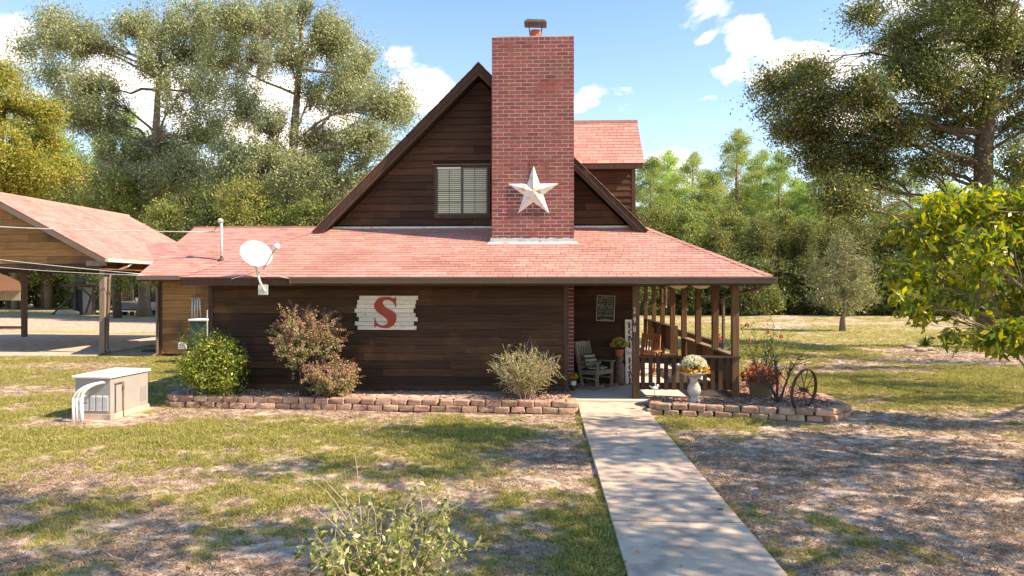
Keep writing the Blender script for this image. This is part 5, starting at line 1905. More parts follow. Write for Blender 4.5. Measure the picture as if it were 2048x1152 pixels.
for j in range(10):
    z = 0.20 + j * 0.03
    lv.box(Wg + 0.001, Wg + 0.008, Lg - 0.26, Lg - 0.06, z, z + 0.014)
lv.build('side_louver', 'gen_grey', gen)
for xo, dy_, r in ((0.0, 0.0, 0.030), (-0.09, -0.02, 0.020), (-0.15, -0.05, 0.018)):
    pts = []
    for k in range(9):
        t = k / 8 * math.pi / 2
        pts.append((0.60 + xo * 0.3 - 0.30 * math.sin(t) + xo * 0.55 * (k / 8), -0.01 - 0.22 * math.sin(t) + dy_, 0.42 + 0.27 * math.cos(t)))
    pts = [(0.62 + xo * 0.3, 0.0, 0.69)] + pts
    MB(Xg).tube(pts, r, 8).build('conduit', 'pvc', gen, smooth=True)
    e = pts[-1]
    MB(Xg).tube([(e[0], e[1], 0.44), (e[0], e[1], -0.03)], r * 1.18, 8).build('conduit_riser', 'white_plastic', gen, smooth=True)
MB(Xg).bar((0.26, -0.245, 0.34), (0.40, -0.225, 0.34), 0.012, 0.02).build('conduit_strap', 'dark_metal', gen)
MB(Xg).tube([(Wg + 0.03, 0.34, -0.02), (Wg + 0.03, 0.34, 0.62), (Wg + 0.03, 0.33, 0.66), (Wg + 0.03, 0.14, 0.66), (Wg + 0.012, 0.10, 0.65)], 0.011, 6).build('gas_pipe', 'rust_pipe', gen)
MB(Xg).tube([(Wg + 0.03, 0.34, 0.52), (Wg + 0.03, 0.34, 0.58)], 0.02, 8).build('gas_valve', 'rust_pipe', gen)
MB(Xg).tube([(Wg + 0.02, 0.12, 0.10), (Wg + 0.02, 0.12, 0.62)], 0.008, 6).build('gas_hose', 'dark_metal', gen)

# ------------------------------------------------------------------ service mast and cables
my = 25.15
mb_, mt_ = at(443, 520, my), at(443, 446, my)
sm = empty('service_mast', (mb_.x, my, mb_.z - 0.1), 'galvanised electric service mast rising from the left wing roof', 'mast')
MB().tube([(mt_.x, my, mb_.z - 0.25), (mt_.x, my, mt_.z)], 0.045, 10).build('pipe', 'galv', sm, smooth=True)
MB().ball((mt_.x - 0.03, my - 0.02, mt_.z + 0.08), 0.10, 12, 8, (1.05, 1.0, 0.95)).build('weatherhead', 'galv', sm, smooth=True)
MB().lathe([(0.13, 0), (0.05, 0.10), (0.047, 0.16)], (mt_.x, my, mb_.z - 0.02), 12).build('roof_boot', 'dark_metal', sm)
ar = at(408, 464, my)
MB().tube([(mt_.x, my, ar.z), (ar.x, my, ar.z + 0.01)], 0.02, 6).build('arm', 'galv', sm)
MB().tube([(mt_.x - 0.08, my - 0.05, mt_.z + 0.02), (mt_.x - 0.25, my - 0.05, mt_.z - 0.30), (ar.x + 0.3, my - 0.02, ar.z + 0.02)], 0.012, 5).build('drip_loop', 'tyre', sm)


def cable(a, b, sag, r, label, mat='galv', group='overhead cables'):
    a, b = Vector(a), Vector(b)
    pts = [a.lerp(b, k / 16) - Vector((0, 0, sag * math.sin(math.pi * k / 16))) for k in range(17)]
    o = MB().tube(pts, r, 6).build('power_cable', mat, smooth=True)
    tag(o, label, 'cable', group)


cable((ar.x + 0.02, my, ar.z), at(-420, 424, 21.5), 0.16, 0.019, 'thick overhead cable running left from the service mast')
cable(at(291, 549, 24.0), at(-420, 462, 20.5), 0.10, 0.012, 'upper of the two thin cables crossing below the carport gable')
cable(at(289, 551, 24.0), at(-420, 478, 20.0), 0.22, 0.009, 'lower of the two thin cables crossing below the carport gable')

# ------------------------------------------------------------------ things along the left wing
ty = 22.3
tx = KX(406, ty)
tc_ = empty('waste_bin', (tx, ty, 0), 'dark green waste bin with a pale lid by the left wing', 'bin')
MB().add([(tx - .25, ty - .25, 0.02), (tx + .25, ty - .25, 0.02), (tx + .25, ty + .25, 0.02), (tx - .25, ty + .25, 0.02), (tx - .30, ty - .30, 1.38), (tx + .30, ty - .30, 1.38), (tx + .30, ty + .30, 1.38), (tx - .30, ty + .30, 1.38)],
         [(0, 3, 2, 1), (4, 5, 6, 7), (0, 1, 5, 4), (1, 2, 6, 5), (2, 3, 7, 6), (3, 0, 4, 7)]).build('body', 'green_plastic', tc_, bevel=0.02)
MB().box(tx - .33, tx + .33, ty - .35, ty + .33, 1.385, 1.45).build('lid', 'white_plastic', tc_, bevel=0.02)
for s in (-1, 1):
    MB().tube([(tx + s * .22, ty + .24, 0.11), (tx + s * .28, ty + .24, 0.11)], 0.11, 12).build('wheel', 'tyre', tc_)
cx0 = KX(393, WY - 0.25)
wc_ = empty('wind_chime', (cx0, WY - 0.25, 2.70), 'long tubular wind chime hanging from the left wing eave', 'wind chime')
ztop = at(393, 590, WY - 0.25).z
MB().tube([(cx0, WY - 0.25, 2.70), (cx0, WY - 0.25, ztop + 0.02)], 0.006, 5).build('cord', 'dark_metal', wc_)
MB().lathe([(0.16, 0), (0.16, 0.02)], (cx0, WY - 0.25, ztop), 14).build('disc', 'dark_metal', wc_)
for dx_, ln in ((-0.14, 0.98), (-0.04, 0.88), (0.12, 0.80), (0.05, 0.70)):
    MB().tube([(cx0 + dx_, WY - 0.27, ztop - 0.10), (cx0 + dx_ * (1.0 if dx_ < 0.1 else 1.5), WY - 0.27, ztop - 0.10 - ln)], 0.026, 8).build('tube', 'galv', wc_, smooth=True)
    MB().tube([(cx0 + dx_, WY - 0.27, ztop), (cx0 + dx_, WY - 0.27, ztop - 0.10)], 0.004, 4).build('string', 'dark_metal', wc_)
bx0, bz0 = at(358, 685, WY - 0.08), at(373, 698, WY - 0.08)
eb = empty('outlet_box', (bx0.x, WY - 0.1, bz0.z), 'small white outlet box on the left wing wall', 'box')
MB().box(bx0.x, bz0.x, WY - 0.14, WY - 0.02, bz0.z, bx0.z).build('cover', 'white_plastic', eb, bevel=0.01)
MB().box(bx0.x + 0.06, bz0.x - 0.06, WY - 0.148, WY - 0.141, bz0.z + 0.05, bx0.z - 0.05).build('latch', 'galv', eb)
fp = at(414.5, 620, 20.5)
tag(MB().tube([(fp.x, 20.5, 0), (fp.x, 20.5, fp.z)], [0.02, 0.014], 6).build('garden_pole', 'galv'), 'thin pale pole standing beside the waste bin', 'pole')
hx, hy = gnd(300, 706)[:2]
hr = []
for k in range(60):
    a = k * 0.42
    hr.append((hx + (0.30 + 0.02 * math.sin(k)) * math.cos(a), hy + (0.22 + 0.03 * math.cos(k * 1.3)) * math.sin(a), 0.05 + 0.0012 * k))
tag(MB().tube(hr, 0.018, 5).build('garden_hose', 'green_plastic'), 'coiled dark garden hose lying at the wing downspout', 'hose')

# ------------------------------------------------------------------ yard structures far left
Ys = 62.0
P_ = lambda x, y, dy=0.0: at(x, y, Ys + dy)
sh_ = empty('lean_to_shed', at(200, 631, Ys), 'dark ramshackle lean-to shed on posts beyond the carport', 'shed')
a, b = P_(148, 562), P_(318, 540)
MB().prism([P_(148, 566), P_(318, 551), P_(318, 541), P_(152, 556)], (0, 6, 0.3)).build('roof', 'tin_dark', sh_)
MB().prism([P_(206, 553.0, 0.3), P_(312, 560, 0.3), P_(312, 548, 0.3), P_(206, 558.5, 0.3)], (0, 0.1, 0)).build('gable_sheet', 'tin_grey', sh_)
MB().prism([P_(112, 574), P_(206, 571), P_(206, 566), P_(130, 569)], (0, 5, 0.25)).build('low_roof', 'tin_dark', sh_)
for x in (150, 188, 204, 229, 264, 306):
    p = P_(x, 631, 0.2)
    q = P_(x, 566, 0.2)
    MB().box(p.x - 0.12, p.x + 0.12, p.y - 0.12, p.y + 0.12, 0, q.z + 0.05).build('post', 'tin_dark', sh_)
for (x1_, y1_), (x2_, y2_) in (((106, 628), (150, 585)), ((130, 575), (152, 592)), ((162, 576), (190, 600)), ((172, 626), (182, 592))):
    MB().bar(P_(x1_, y1_), P_(x2_, y2_), 0.12, 0.14).build('brace', 'tin_dark', sh_)
p, q = P_(157, 629, 0.6), P_(186, 574, 0.6)
MB().box(p.x, q.x, p.y, p.y + 0.06, 0.0, q.z).build('panel', 'tan_sheet', sh_)
MB().box(P_(140, 600).x, P_(156, 600).x, Ys + 0.5, Ys + 1.0, 0, 2.3).build('cupboard', 'tin_dark', sh_)
for k in range(7):
    p = P_(122 + k * 5, 629, -0.6)
    s_ = 0.25 + 0.12 * rnd.random()
    me_ = MB().ball((p.x, p.y, s_ * 0.5), s_, 7, 5, (1.3, 1, 0.8)).build('rubble_rock', 'rock')
    tag(me_, ('first', 'second', 'third', 'fourth', 'fifth', 'sixth', 'seventh')[k] + ' pale rock from the left in the rubble at the shed foot', 'rock', 'rubble at the lean-to shed')
tr_ = empty('utility_trailer', at(250, 628, 60.5), 'small weathered grey trailer parked left of the big oak trunk', 'trailer')
p, q = at(238, 603, 60.5), at(273, 620, 60.5)
MB().add([(p.x, 60.3, 0.55), (q.x, 60.3, 0.55), (q.x, 62.5, 0.55), (p.x, 62.5, 0.55), (p.x - 0.05, 60.1, p.z), (q.x + 0.05, 60.1, p.z), (q.x + 0.05, 62.7, p.z), (p.x - 0.05, 62.7, p.z)],
         [(0, 3, 2, 1), (4, 5, 6, 7), (0, 1, 5, 4), (1, 2, 6, 5), (2, 3, 7, 6), (3, 0, 4, 7)]).build('box', 'tin_grey', tr_, bevel=0.12, seg=2)
MB().bar((p.x - 0.2, 60.2, 0.42), (q.x + 0.3, 60.2, 0.42), 0.12, 0.12).build('bumper', 'galv', tr_)
MB().bar((p.x, 61.4, 0.48), (q.x, 61.4, 0.48), 0.12, 0.10).build('axle', 'dark_metal', tr_)
for x in (p.x - 0.02, q.x + 0.02):
    MB().tube([(x - 0.09, 61.4, 0.33), (x + 0.09, 61.4, 0.33)], 0.33, 16).build('wheel', 'tyre', tr_)

tk = at(299, 631, 60.0)
trk = empty('pickup_truck', (tk.x + 0.95, 62, 0), 'silver pickup truck seen from behind beside the big oak trunk', 'truck')
x0, x1, y0, y1 = tk.x, tk.x + 1.9, 60.0, 65.4
MB().box(x0, x1, y0, y0 + 2.2, 0.62, 1.22).build('bed', 'silver_paint', trk, bevel=0.05)
MB().box(x0, x1, y0 + 2.201, y1, 0.62, 1.24).build('body', 'silver_paint', trk, bevel=0.06)
cb_ = MB()
cb_.add([(x0 + .05, y0 + 2.3, 1.24), (x1 - .05, y0 + 2.3, 1.24), (x1 - .05, y0 + 4.2, 1.24), (x0 + .05, y0 + 4.2, 1.24), (x0 + .2, y0 + 2.45, 1.83), (x1 - .2, y0 + 2.45, 1.83), (x1 - .2, y0 + 3.6, 1.83), (x0 + .2, y0 + 3.6, 1.83)],
        [(0, 3, 2, 1), (4, 5, 6, 7), (0, 1, 5, 4), (1, 2, 6, 5), (2, 3, 7, 6), (3, 0, 4, 7)])
cb_.build('cab', 'silver_paint', trk, bevel=0.05)
MB().add([(x0 + .28, y0 + 2.315, 1.32), (x1 - .28, y0 + 2.315, 1.32), (x1 - .34, y0 + 2.415, 1.74), (x0 + .34, y0 + 2.415, 1.74)], [(0, 1, 2, 3)]).build('rear_window', 'tyre', trk)
MB().box(x0 + .16, x1 - .16, y0 - 0.03, y0 - 0.002, 0.72, 1.20).build('tailgate', 'silver_paint', trk, bevel=0.02)
MB().box(x0 + .03, x1 - .03, y0 - 0.18, y0 - 0.035, 0.50, 0.66).build('bumper', 'galv', trk, bevel=0.03)
for x in (x0 + 0.01, x1 - 0.15):
    MB().box(x, x + 0.14, y0 - 0.03, y0 - 0.002, 0.80, 1.18).build('tail_light', 'red_lens', trk, bevel=0.01)
for x in (x0 + 0.13, x1 - 0.13):
    for y in (y0 + 1.1, y0 + 4.5):
        MB().tube([(x - 0.12, y, 0.37), (x + 0.12, y, 0.37)], 0.37, 18).build('wheel', 'tyre', trk)

mc = empty('metal_carport', (-33, 37, 0), 'tan metal carport with brown curved frame at the left picture edge', 'carport')
Ym = 34.0
xr = KX(44, Ym + 6)
xl = xr - 6.0
arc = [(xl - 0.02, Ym, 0.0), (xl, Ym, 2.2), (xl + 0.35, Ym, 2.75), (xl + 1.0, Ym, 3.05), ((xl + xr) / 2, Ym, 3.75), (xr - 1.0, Ym, 3.05), (xr - 0.35, Ym, 2.75), (xr, Ym, 2.2), (xr + 0.02, Ym, 0.0)]
for dy in (0, 3.0, 6.0):
    MB().tube([(x, y + dy, z) for x, y, z in arc], 0.06, 6).build('frame', 'rust', mc)
    MB().bar((xl, Ym + dy, 0.12), (xr, Ym + dy, 0.12), 0.14, 0.16).build('base_rail', 'tin_dark', mc)
rf = MB()
for p, q in zip(arc[1:-2], arc[2:-1]):
    rf.add([(p[0], Ym - 0.2, p[2] + 0.07), (q[0], Ym - 0.2, q[2] + 0.07), (q[0], Ym + 6.2, q[2] + 0.07), (p[0], Ym + 6.2, p[2] + 0.07), (p[0], Ym - 0.2, p[2] + 0.10), (q[0], Ym - 0.2, q[2] + 0.10), (q[0], Ym + 6.2, q[2] + 0.10), (p[0], Ym + 6.2, p[2] + 0.10)],
           [(0, 3, 2, 1), (4, 5, 6, 7), (0, 1, 5, 4), (2, 3, 7, 6)])
rf.build('roof', 'rust', mc)
for k in range(4):
    z0_ = 1.72 + k * 0.33
    w_ = 0.04 if z0_ < 2.3 else (0.5 if z0_ < 2.7 else 1.0)
    MB().box(xl + w_, xr - w_, Ym + 5.9, Ym + 5.93, z0_, z0_ + 0.325).build('panel', 'tan_sheet', mc)

# ------------------------------------------------------------------ shrubs
def stem_shrub(name, base, n, height, spread, leaf, Ln, Wd, per, seed, label, cat='shrub', group=None, bark='twig_dark', r0=0.012, start=0.3,
               tips=None, tipfrac=0.3, droop=0.1, arch=0.25, side=5, sidelen=0.22, jit=0.03, lean=(0, 0), tall=None, clump=1):
    """stems springing from one base, each with side twigs carrying leaves"""
    rng = np.random.default_rng(seed)
    base = Vector(base)
    root = empty(name, base, label, cat, group)
    sb = MB()
    P, T = [], []
    for i in range(n):
        az = 2 * math.pi * (i + rng.uniform(0, 0.8)) / n * 2.399963 % (2 * math.pi)
        rr = spread * math.sqrt(rng.uniform(0.03, 1))
        h = height * rng.uniform(0.72, 1.0) * (1 - 0.28 * (rr / spread) ** 2)
        end = base + Vector((rr * math.cos(az) + lean[0] * h, rr * math.sin(az) * 0.85 + lean[1] * h, h))
        b0 = base + Vector((rng.normal(0, 0.05), rng.normal(0, 0.05), -0.04))
        pts = []
        m = 7
        for k in range(m):
            t = k / (m - 1)
            q = b0.lerp(end, t)
            q.x += (end.x - b0.x) * (t ** (1 + arch) - t)
            q.y += (end.y - b0.y) * (t ** (1 + arch) - t)
            q += Vector(rng.normal(size=3)) * 0.018 * height * math.sin(math.pi * t)
            pts.append(q)
        sb.tube(pts, [r0 * (1 - 0.8 * k / (m - 1)) for k in range(m)], 4, cap=False)
        lines = [(pts[max(1, int(start * m)):], True)]
        for s in range(side):
            k = int(rng.integers(min(m - 2, max(2, int(start * m))), m - 1))
            q = pts[k].lerp(pts[k + 1], rng.random())
            d = (pts[k + 1] - pts[k]).normalized() + Vector(rng.normal(size=3)) * 0.75
            d.normalize()
            ln = sidelen * rng.uniform(0.5, 1.3)
            e = q + d * ln + Vector((0, 0, -droop * ln))
            tw = wig(q, e, rng, 4, 0.15)
            sb.tube(tw, [r0 * 0.38, r0 * 0.3, r0 * 0.22, r0 * 0.12], 4, cap=False)
            lines.append((tw, True))
        for ln_, _ in lines:
            c = rng.poisson(per)
            for _k in range(c):
                t = rng.uniform(0, 1) ** 0.8 * (len(ln_) - 1.001)
                k = int(t)
                q = ln_[k].lerp(ln_[k + 1], t - k) + Vector(rng.normal(size=3)) * jit
                P.append(q)
                T.append(t / (len(ln_) - 1) * (0.4 + 0.6 * (q.z - base.z) / height))
    sb.build('stem', bark, root)
    P, T = np.array([tuple(p) for p in P]).reshape(-1, 3), np.array(T)
    if len(P):
        if tips:
            cut = np.quantile(T, 1 - tipfrac)
            hot = (T + rng.normal(0, 0.12, len(T))) > cut
            leaves('tip_leaves', P[hot], Ln, Wd, rng, tips, root, droop=-0.2)
            P = P[~hot]
        leaves('foliage', P, Ln, Wd, rng, leaf, root, droop=droop)
    return root


b = at(428, 790, 14.3)
tree('shrub', (b.x, 14.35, 0.12), [((b.x, 14.38, 0.08), 0.05), ((b.x + 0.02, 14.38, 0.35), 0.04), ((b.x, 14.38, 0.7), 0.025)],
     [((b.x, 14.38, 0.62), (0.68, 0.55, 0.50), 1.0), ((b.x - 0.12, 14.38, 1.02), (0.42, 0.40, 0.38), 0.6), ((b.x + 0.30, 14.38, 0.95), (0.36, 0.36, 0.38), 0.5), ((b.x - 0.42, 14.34, 0.72), (0.34, 0.34, 0.36), 0.4), ((b.x + 0.05, 14.38, 1.30), (0.16, 0.16, 0.22), 0.12)],
     520, 22, 0.11, 0.060, 0.030, 'bush_g', 'twig_dark', 101, 'dense round yellow green bush at the left end of the border', 'shrub', limb_r=0.02, droop=-0.3)

b = at(612, 790, 14.25)
stem_shrub('shrub', (b.x, 14.25, 0.14), 60, 2.0, 0.78, 'abelia_g', 0.040, 0.020, 40, 102, 'tall feathery shrub with pink tips left of the plank sign', start=0.58, tips='abelia_p', tipfrac=0.30, side=9, sidelen=0.34, jit=0.016, r0=0.011, arch=1.3)
b = at(660, 792, 14.18)
stem_shrub('shrub', (b.x + 0.02, 14.18, 0.14), 44, 0.82, 0.58, 'abelia_g', 0.040, 0.020, 40, 103, 'low spreading pinkish shrub at the foot of the tall feathery one', start=0.2, tips='abelia_p', tipfrac=0.28, side=8, sidelen=0.26, jit=0.016, r0=0.008, arch=0.3)
b = at(1050, 800, 14.15)
stem_shrub('shrub', (b.x, 14.15, 0.14), 60, 1.15, 0.70, 'bush_g', 0.042, 0.020, 4.2, 104, 'half bare twiggy shrub with sparse green leaves right of the plank sign', bark='twig_pale', start=0.25, side=17, sidelen=0.26, r0=0.013, tips=None, jit=0.02, arch=0.25)
sd = at(392, 690, 19.5)
stem_shrub('shrub', (sd.x, 19.6, 0.0), 26, 1.35, 0.6, 'green_leaf', 0.05, 0.025, 14, 105, 'thin dark shrub growing in shade before the waste bin', side=6, sidelen=0.28, r0=0.009)

b = gnd(1532, 782, 0.12)
rose = stem_shrub('rose_bush', (b.x, b.y, 0.12), 17, 1.72, 0.70, 'green_leaf', 0.055, 0.034, 5, 106, 'leggy rose bush with a few red blooms behind the planter', cat='rose bush', side=7, sidelen=0.34, r0=0.010, start=0.4, jit=0.025)
rng = np.random.default_rng(8)


def blooms(root, spots, Y, r=0.032, mat='red_petal'):
    for x, y in spots:
        c = np.array(at(x, y, Y + rng.uniform(-0.2, 0.2)))
        d = unit(rng.normal(size=(26, 3)))
        leaves('bloom', c + d * r * 0.35, r * 1.3, r, rng, mat, root, D=d)


blooms(rose, [(1494, 650), (1500, 682), (1516, 685), (1562, 674), (1535, 664)], b.y)
b2 = at(1440, 720, 16.9)
r2 = stem_shrub('rose_bush', (4.35, 16.9, 0.12), 7, 1.25, 0.32, 'green_leaf', 0.06, 0.036, 9, 107, 'small rose with one red bloom against the porch side railing', cat='rose bush', side=4, sidelen=0.22, r0=0.009, start=0.5)
blooms(r2, [(1440, 674)], 16.8, 0.06)
b = gnd(1556, 812, 0.13)
stem_shrub('bare_shrub', (b.x, b.y, 0.12), 8, 1.12, 0.55, 'green_leaf', 0.04, 0.02, 0.6, 108, 'dark leafless branching shrub between the planter and the wagon wheel', side=8, sidelen=0.34, r0=0.022, start=0.6)
b = gnd(1580, 800, 0.13)
stem_shrub('bare_shrub', (b.x, b.y + 0.2, 0.12), 6, 0.85, 0.40, 'green_leaf', 0.04, 0.02, 0.3, 109, 'grey leafless shrub just behind the wagon wheel', side=6, sidelen=0.24, r0=0.014, start=0.6, bark='twig_pale')

# foreground sapling
fb = Vector((KX(768, 4.6), 4.6, 0.0))
fg = stem_shrub('sapling', fb, 32, 1.14, 0.60, 'fore_g', 0.054, 0.025, 10, 110, 'pale green twiggy oak sapling at the bottom of the picture', cat='sapling', bark='twig_pale', side=9, sidelen=0.20, r0=0.007, start=0.35, jit=0.016, arch=0.2)
tw = MB()
for p in (((700, 1050), (668, 1000), (655, 985), (626, 962)), ((712, 1045), (700, 1015), (672, 985), (640, 950)), ((722, 1040), (717, 985), (714, 935), (709, 905)), ((845, 1080), (846, 1030), (840, 985), (824, 952)), ((690, 1072), (665, 1045), (640, 1025), (632, 1014))):
    tw.tube([at(x, y, 4.6) for x, y in p], [0.0045, 0.0036, 0.0028, 0.0016], 5, cap=False)
tw.build('bare_twig', 'twig_pale', fg)
for p in (((884, 1075), (888, 1040), (895, 1010), (893, 985)),):
    mbx = MB().tube([at(x, y, 4.6) for x, y in p], [0.005, 0.004, 0.003, 0.002], 5, cap=False)
    mbx.build('side_stem', 'twig_pale', fg)
    Q = np.array([tuple(at(890 + rng.normal(0, 7), y, 4.6 + rng.normal(0, .03))) for y in rng.uniform(985, 1070, 60)])
    leaves('side_foliage', Q, 0.050, 0.022, rng, 'fore_g', fg)

# strap-leaved lilies by the big oak
def lily(px, py, n, ln, seed, label):
    rng = np.random.default_rng(seed)
    b = gnd(px, py)
    root = empty('lily_plant', b, label, 'plant', 'strap-leaved plants by the oak')
    for i in range(n):
        az = rng.uniform(0, 6.283)
        L_ = ln * rng.uniform(0.7, 1.1)
        el = rng.uniform(0.5, 1.35)
        d = Vector((math.cos(az), math.sin(az), 0))
        s = Vector((-math.sin(az), math.cos(az), 0))
        vs = []
        for k in range(6):
            t = k / 5
            c = b + d * (L_ * t * math.cos(el) * (1 + 0.3 * t)) + Vector((0, 0, L_ * t * math.sin(el) * (1 - 0.38 * t)))
            w = 0.032 * (1 - t) ** 0.6 + 0.002
            vs += [c - s * w, c + s * w]
        MB().add(vs, [(2 * k, 2 * k + 1, 2 * k + 3, 2 * k + 2) for k in range(5)]).build('leaf', 'lily', root)


lily(1852, 694, 44, 0.95, 120, 'spiky strap-leaved plant on the open left side of the oak bed')
lily(1940, 693, 30, 0.9, 121, 'strap-leaved plant at the foot of the big oak trunk')
rk = random.Random(5)
for k, (px_, py_, lab) in enumerate(((1822, 696, 'flat stone left of the spiky strap-leaved plant'), (1842, 702, 'small stone in front of the spiky strap-leaved plant'), (1862, 701, 'stone right below the spiky strap-leaved plant'))):
    p = gnd(px_, py_)
    tag(MB().ball((p.x, p.y, 0.05), 0.17, 8, 5, (1.6, 1.0, 0.5)).build('edging_rock', 'rock'), lab, 'rock', 'rocks edging the oak bed')

# ------------------------------------------------------------------ trees
def px_blobs(lst, Y, depth=1.0, seed=0):
    r = random.Random(seed)
    out = []
    for x, y, rx, ry, w in lst:
        dy = r.uniform(-1, 1) * depth
        c = at(x, y, Y + dy)
        k = (Y + dy) / F
        out.append((tuple(c), (rx * k, 0.85 * (rx + ry) / 2 * k, ry * k), w))
    return out


# big oak on the right
Yo = 29.2
tb_ = gnd(1975, 690)
tp_ = lambda x, y, dy=0: tuple(at(x, y, Yo + dy))
trunk = [((tb_.x, Yo, -0.1), 0.62), (tp_(1975, 660), 0.44), (tp_(1968, 520), 0.38), (tp_(1966, 380), 0.36), (tp_(1968, 290), 0.34), (tp_(1975, 220), 0.30), (tp_(2010, 130), 0.22), (tp_(2030, 10), 0.15)]
blobs = px_blobs([(1548, 185, 44, 52, .5), (1610, 150, 45, 38, .5), (1635, 205, 60, 45, .8), (1585, 265, 42, 40, .5), (1660, 285, 70, 48, .9), (1735, 190, 60, 55, .8), (1735, 30, 36, 26, .25), (1790, 100, 42, 45, .5),
                  (1840, 60, 60, 50, .7), (1850, 150, 80, 55, 1.0), (1910, 30, 70, 45, .8), (1985, 70, 70, 60, 1.0), (2050, 110, 50, 70, .8), (1780, 260, 60, 45, .7), (1740, 340, 55, 40, .7), (1690, 400, 48, 50, .6), (1650, 330, 40, 30, .4),
                  (1880, 250, 60, 45, .7), (1935, 190, 60, 55, .7), (2030, 235, 50, 60, .7), (1850, 330, 40, 35, .3), (2040, 340, 40, 40, .4), (1925, 320, 40, 30, .25), (2120, 60, 60, 90, .6), (2150, 200, 60, 70, .6), (1980, -50, 110, 50, .9), (1860, -40, 80, 40, .6)], Yo - 0.5, 2.2, 3)
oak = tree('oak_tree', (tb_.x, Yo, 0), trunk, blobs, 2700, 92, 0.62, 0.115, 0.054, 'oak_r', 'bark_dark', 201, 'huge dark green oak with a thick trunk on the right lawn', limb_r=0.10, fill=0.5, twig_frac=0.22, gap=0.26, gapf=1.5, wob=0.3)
lm = MB()
rng = np.random.default_rng(31)
lm.tube(wig(tp_(1970, 265), tp_(1700, 246, -1.0), rng, 9, 0.07), [0.16, 0.15, 0.13, 0.12, 0.10, 0.08, 0.07, 0.05, 0.03], 7)
lm.tube(wig(tp_(1972, 230), tp_(2075, 165), rng, 6, 0.05), [0.26, 0.24, 0.22, 0.20, 0.18, 0.15], 8)
lm.tube(wig(tp_(1968, 330), tp_(2060, 390), rng, 6, 0.10), [0.10, 0.09, 0.08, 0.06, 0.05, 0.03], 6)
lm.tube(wig(tp_(1962, 350), tp_(1900, 400), rng, 6, 0.12), [0.07, 0.06, 0.05, 0.04, 0.03, 0.02], 5)
lm.build('limb', 'bark_dark', oak, smooth=True)

# broad-leaved tree nearer, hanging into the right edge
Ym_ = 12.9
mx0 = KX(2105, Ym_)
trunk = [((mx0, Ym_, -0.1), 0.16), ((mx0, Ym_, 1.0), 0.13), ((mx0 - 0.1, Ym_, 2.4), 0.10), ((mx0 - 0.05, Ym_, 4.2), 0.05)]
blobs = px_blobs([(1838, 470, 50, 40, .6), (1882, 425, 52, 36, .6), (1950, 415, 55, 36, .8), (2020, 405, 55, 42, .8), (1835, 550, 52, 42, .6), (1895, 520, 60, 55, .9), (1965, 500, 60, 55, 1), (2040, 490, 55, 60, 1), (1860, 618, 62, 30, .5), (1945, 600, 60, 45, .9), (2020, 600, 60, 55, .9), (2030, 672, 60, 32, .9), (1975, 668, 45, 22, .4), (1900, 668, 40, 22, .25), (2120, 560, 70, 110, 1.0), (2120, 420, 70, 60, .8), (1830, 600, 40, 22, .3)], Ym_, 0.55, 5)
tree('magnolia_tree', (mx0, Ym_, 0), trunk, blobs, 900, 9, 0.20, 0.175, 0.072, 'magnolia', 'bark', 202, 'yellow green broad-leaved tree hanging into the right edge', limb_r=0.035, fill=0.45, droop=0.75, twig_frac=0.5, gap=0.26, gapf=1.6)

# small young tree on the lawn
ts = gnd(1685, 662)
Yt = ts.y
q_ = lambda x, y: tuple(at(x, y, Yt))
tree('young_tree', ts, [((ts.x, ts.y, -0.05), 0.20), (q_(1685, 640), 0.14), (q_(1689, 618), 0.12), (q_(1690, 580), 0.08), (q_(1692, 510), 0.03)],
     px_blobs([(1690, 508, 36, 36, .6), (1665, 545, 42, 40, .8), (1715, 550, 40, 40, .8), (1685, 590, 55, 36, 1), (1650, 590, 30, 26, .4), (1735, 590, 26, 30, .4), (1690, 480, 20, 18, .2)], Yt, 0.5, 6),
     360, 40, 0.30, 0.11, 0.045, 'grey_l', 'bark', 203, 'slender young tree with grey green foliage alone on the lawn', limb_r=0.05)

# two tall oaks behind the left wing
Ya = 60.0
tb_ = gnd(288, 633)
Ya = tb_.y
q_ = lambda x, y: tuple(at(x, y, Ya))
tree('oak_tree', tb_, [((tb_.x, Ya, -0.2), 0.75), (q_(288, 600), 0.46), (q_(290, 480), 0.42), (q_(300, 360), 0.38), (q_(312, 270), 0.32), (q_(316, 180), 0.22), (q_(322, 90), 0.12)],
     px_blobs([(110, 60, 38, 45, .6), (165, 85, 55, 50, .8), (120, 165, 48, 50, .6), (185, 180, 55, 40, .7), (205, 240, 50, 40, .6), (150, 230, 42, 36, .4), (265, 55, 30, 36, .35), (330, 45, 60, 40, .8), (300, 120, 45, 45, .5), (375, 100, 55, 60, .8), (400, 40, 40, 36, .5),
               (365, 190, 50, 45, .6), (240, 310, 70, 40, .9), (330, 300, 60, 40, .8), (400, 270, 45, 40, .6), (280, 370, 90, 40, 1.1), (60, 100, 30, 30, .2), (440, 75, 36, 40, .4), (435, 175, 36, 45, .4), (440, 255, 36, 36, .35), (200, 350, 60, 36, .6), (380, 350, 70, 40, .8)], Ya, 3.0, 7),
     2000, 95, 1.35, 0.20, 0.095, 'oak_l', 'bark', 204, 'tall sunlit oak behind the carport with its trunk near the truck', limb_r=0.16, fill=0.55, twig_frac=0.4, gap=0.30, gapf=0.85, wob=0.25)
Yb_ = 54.0
q_ = lambda x, y: tuple(at(x, y, Yb_))
bx_ = KX(578, Yb_)
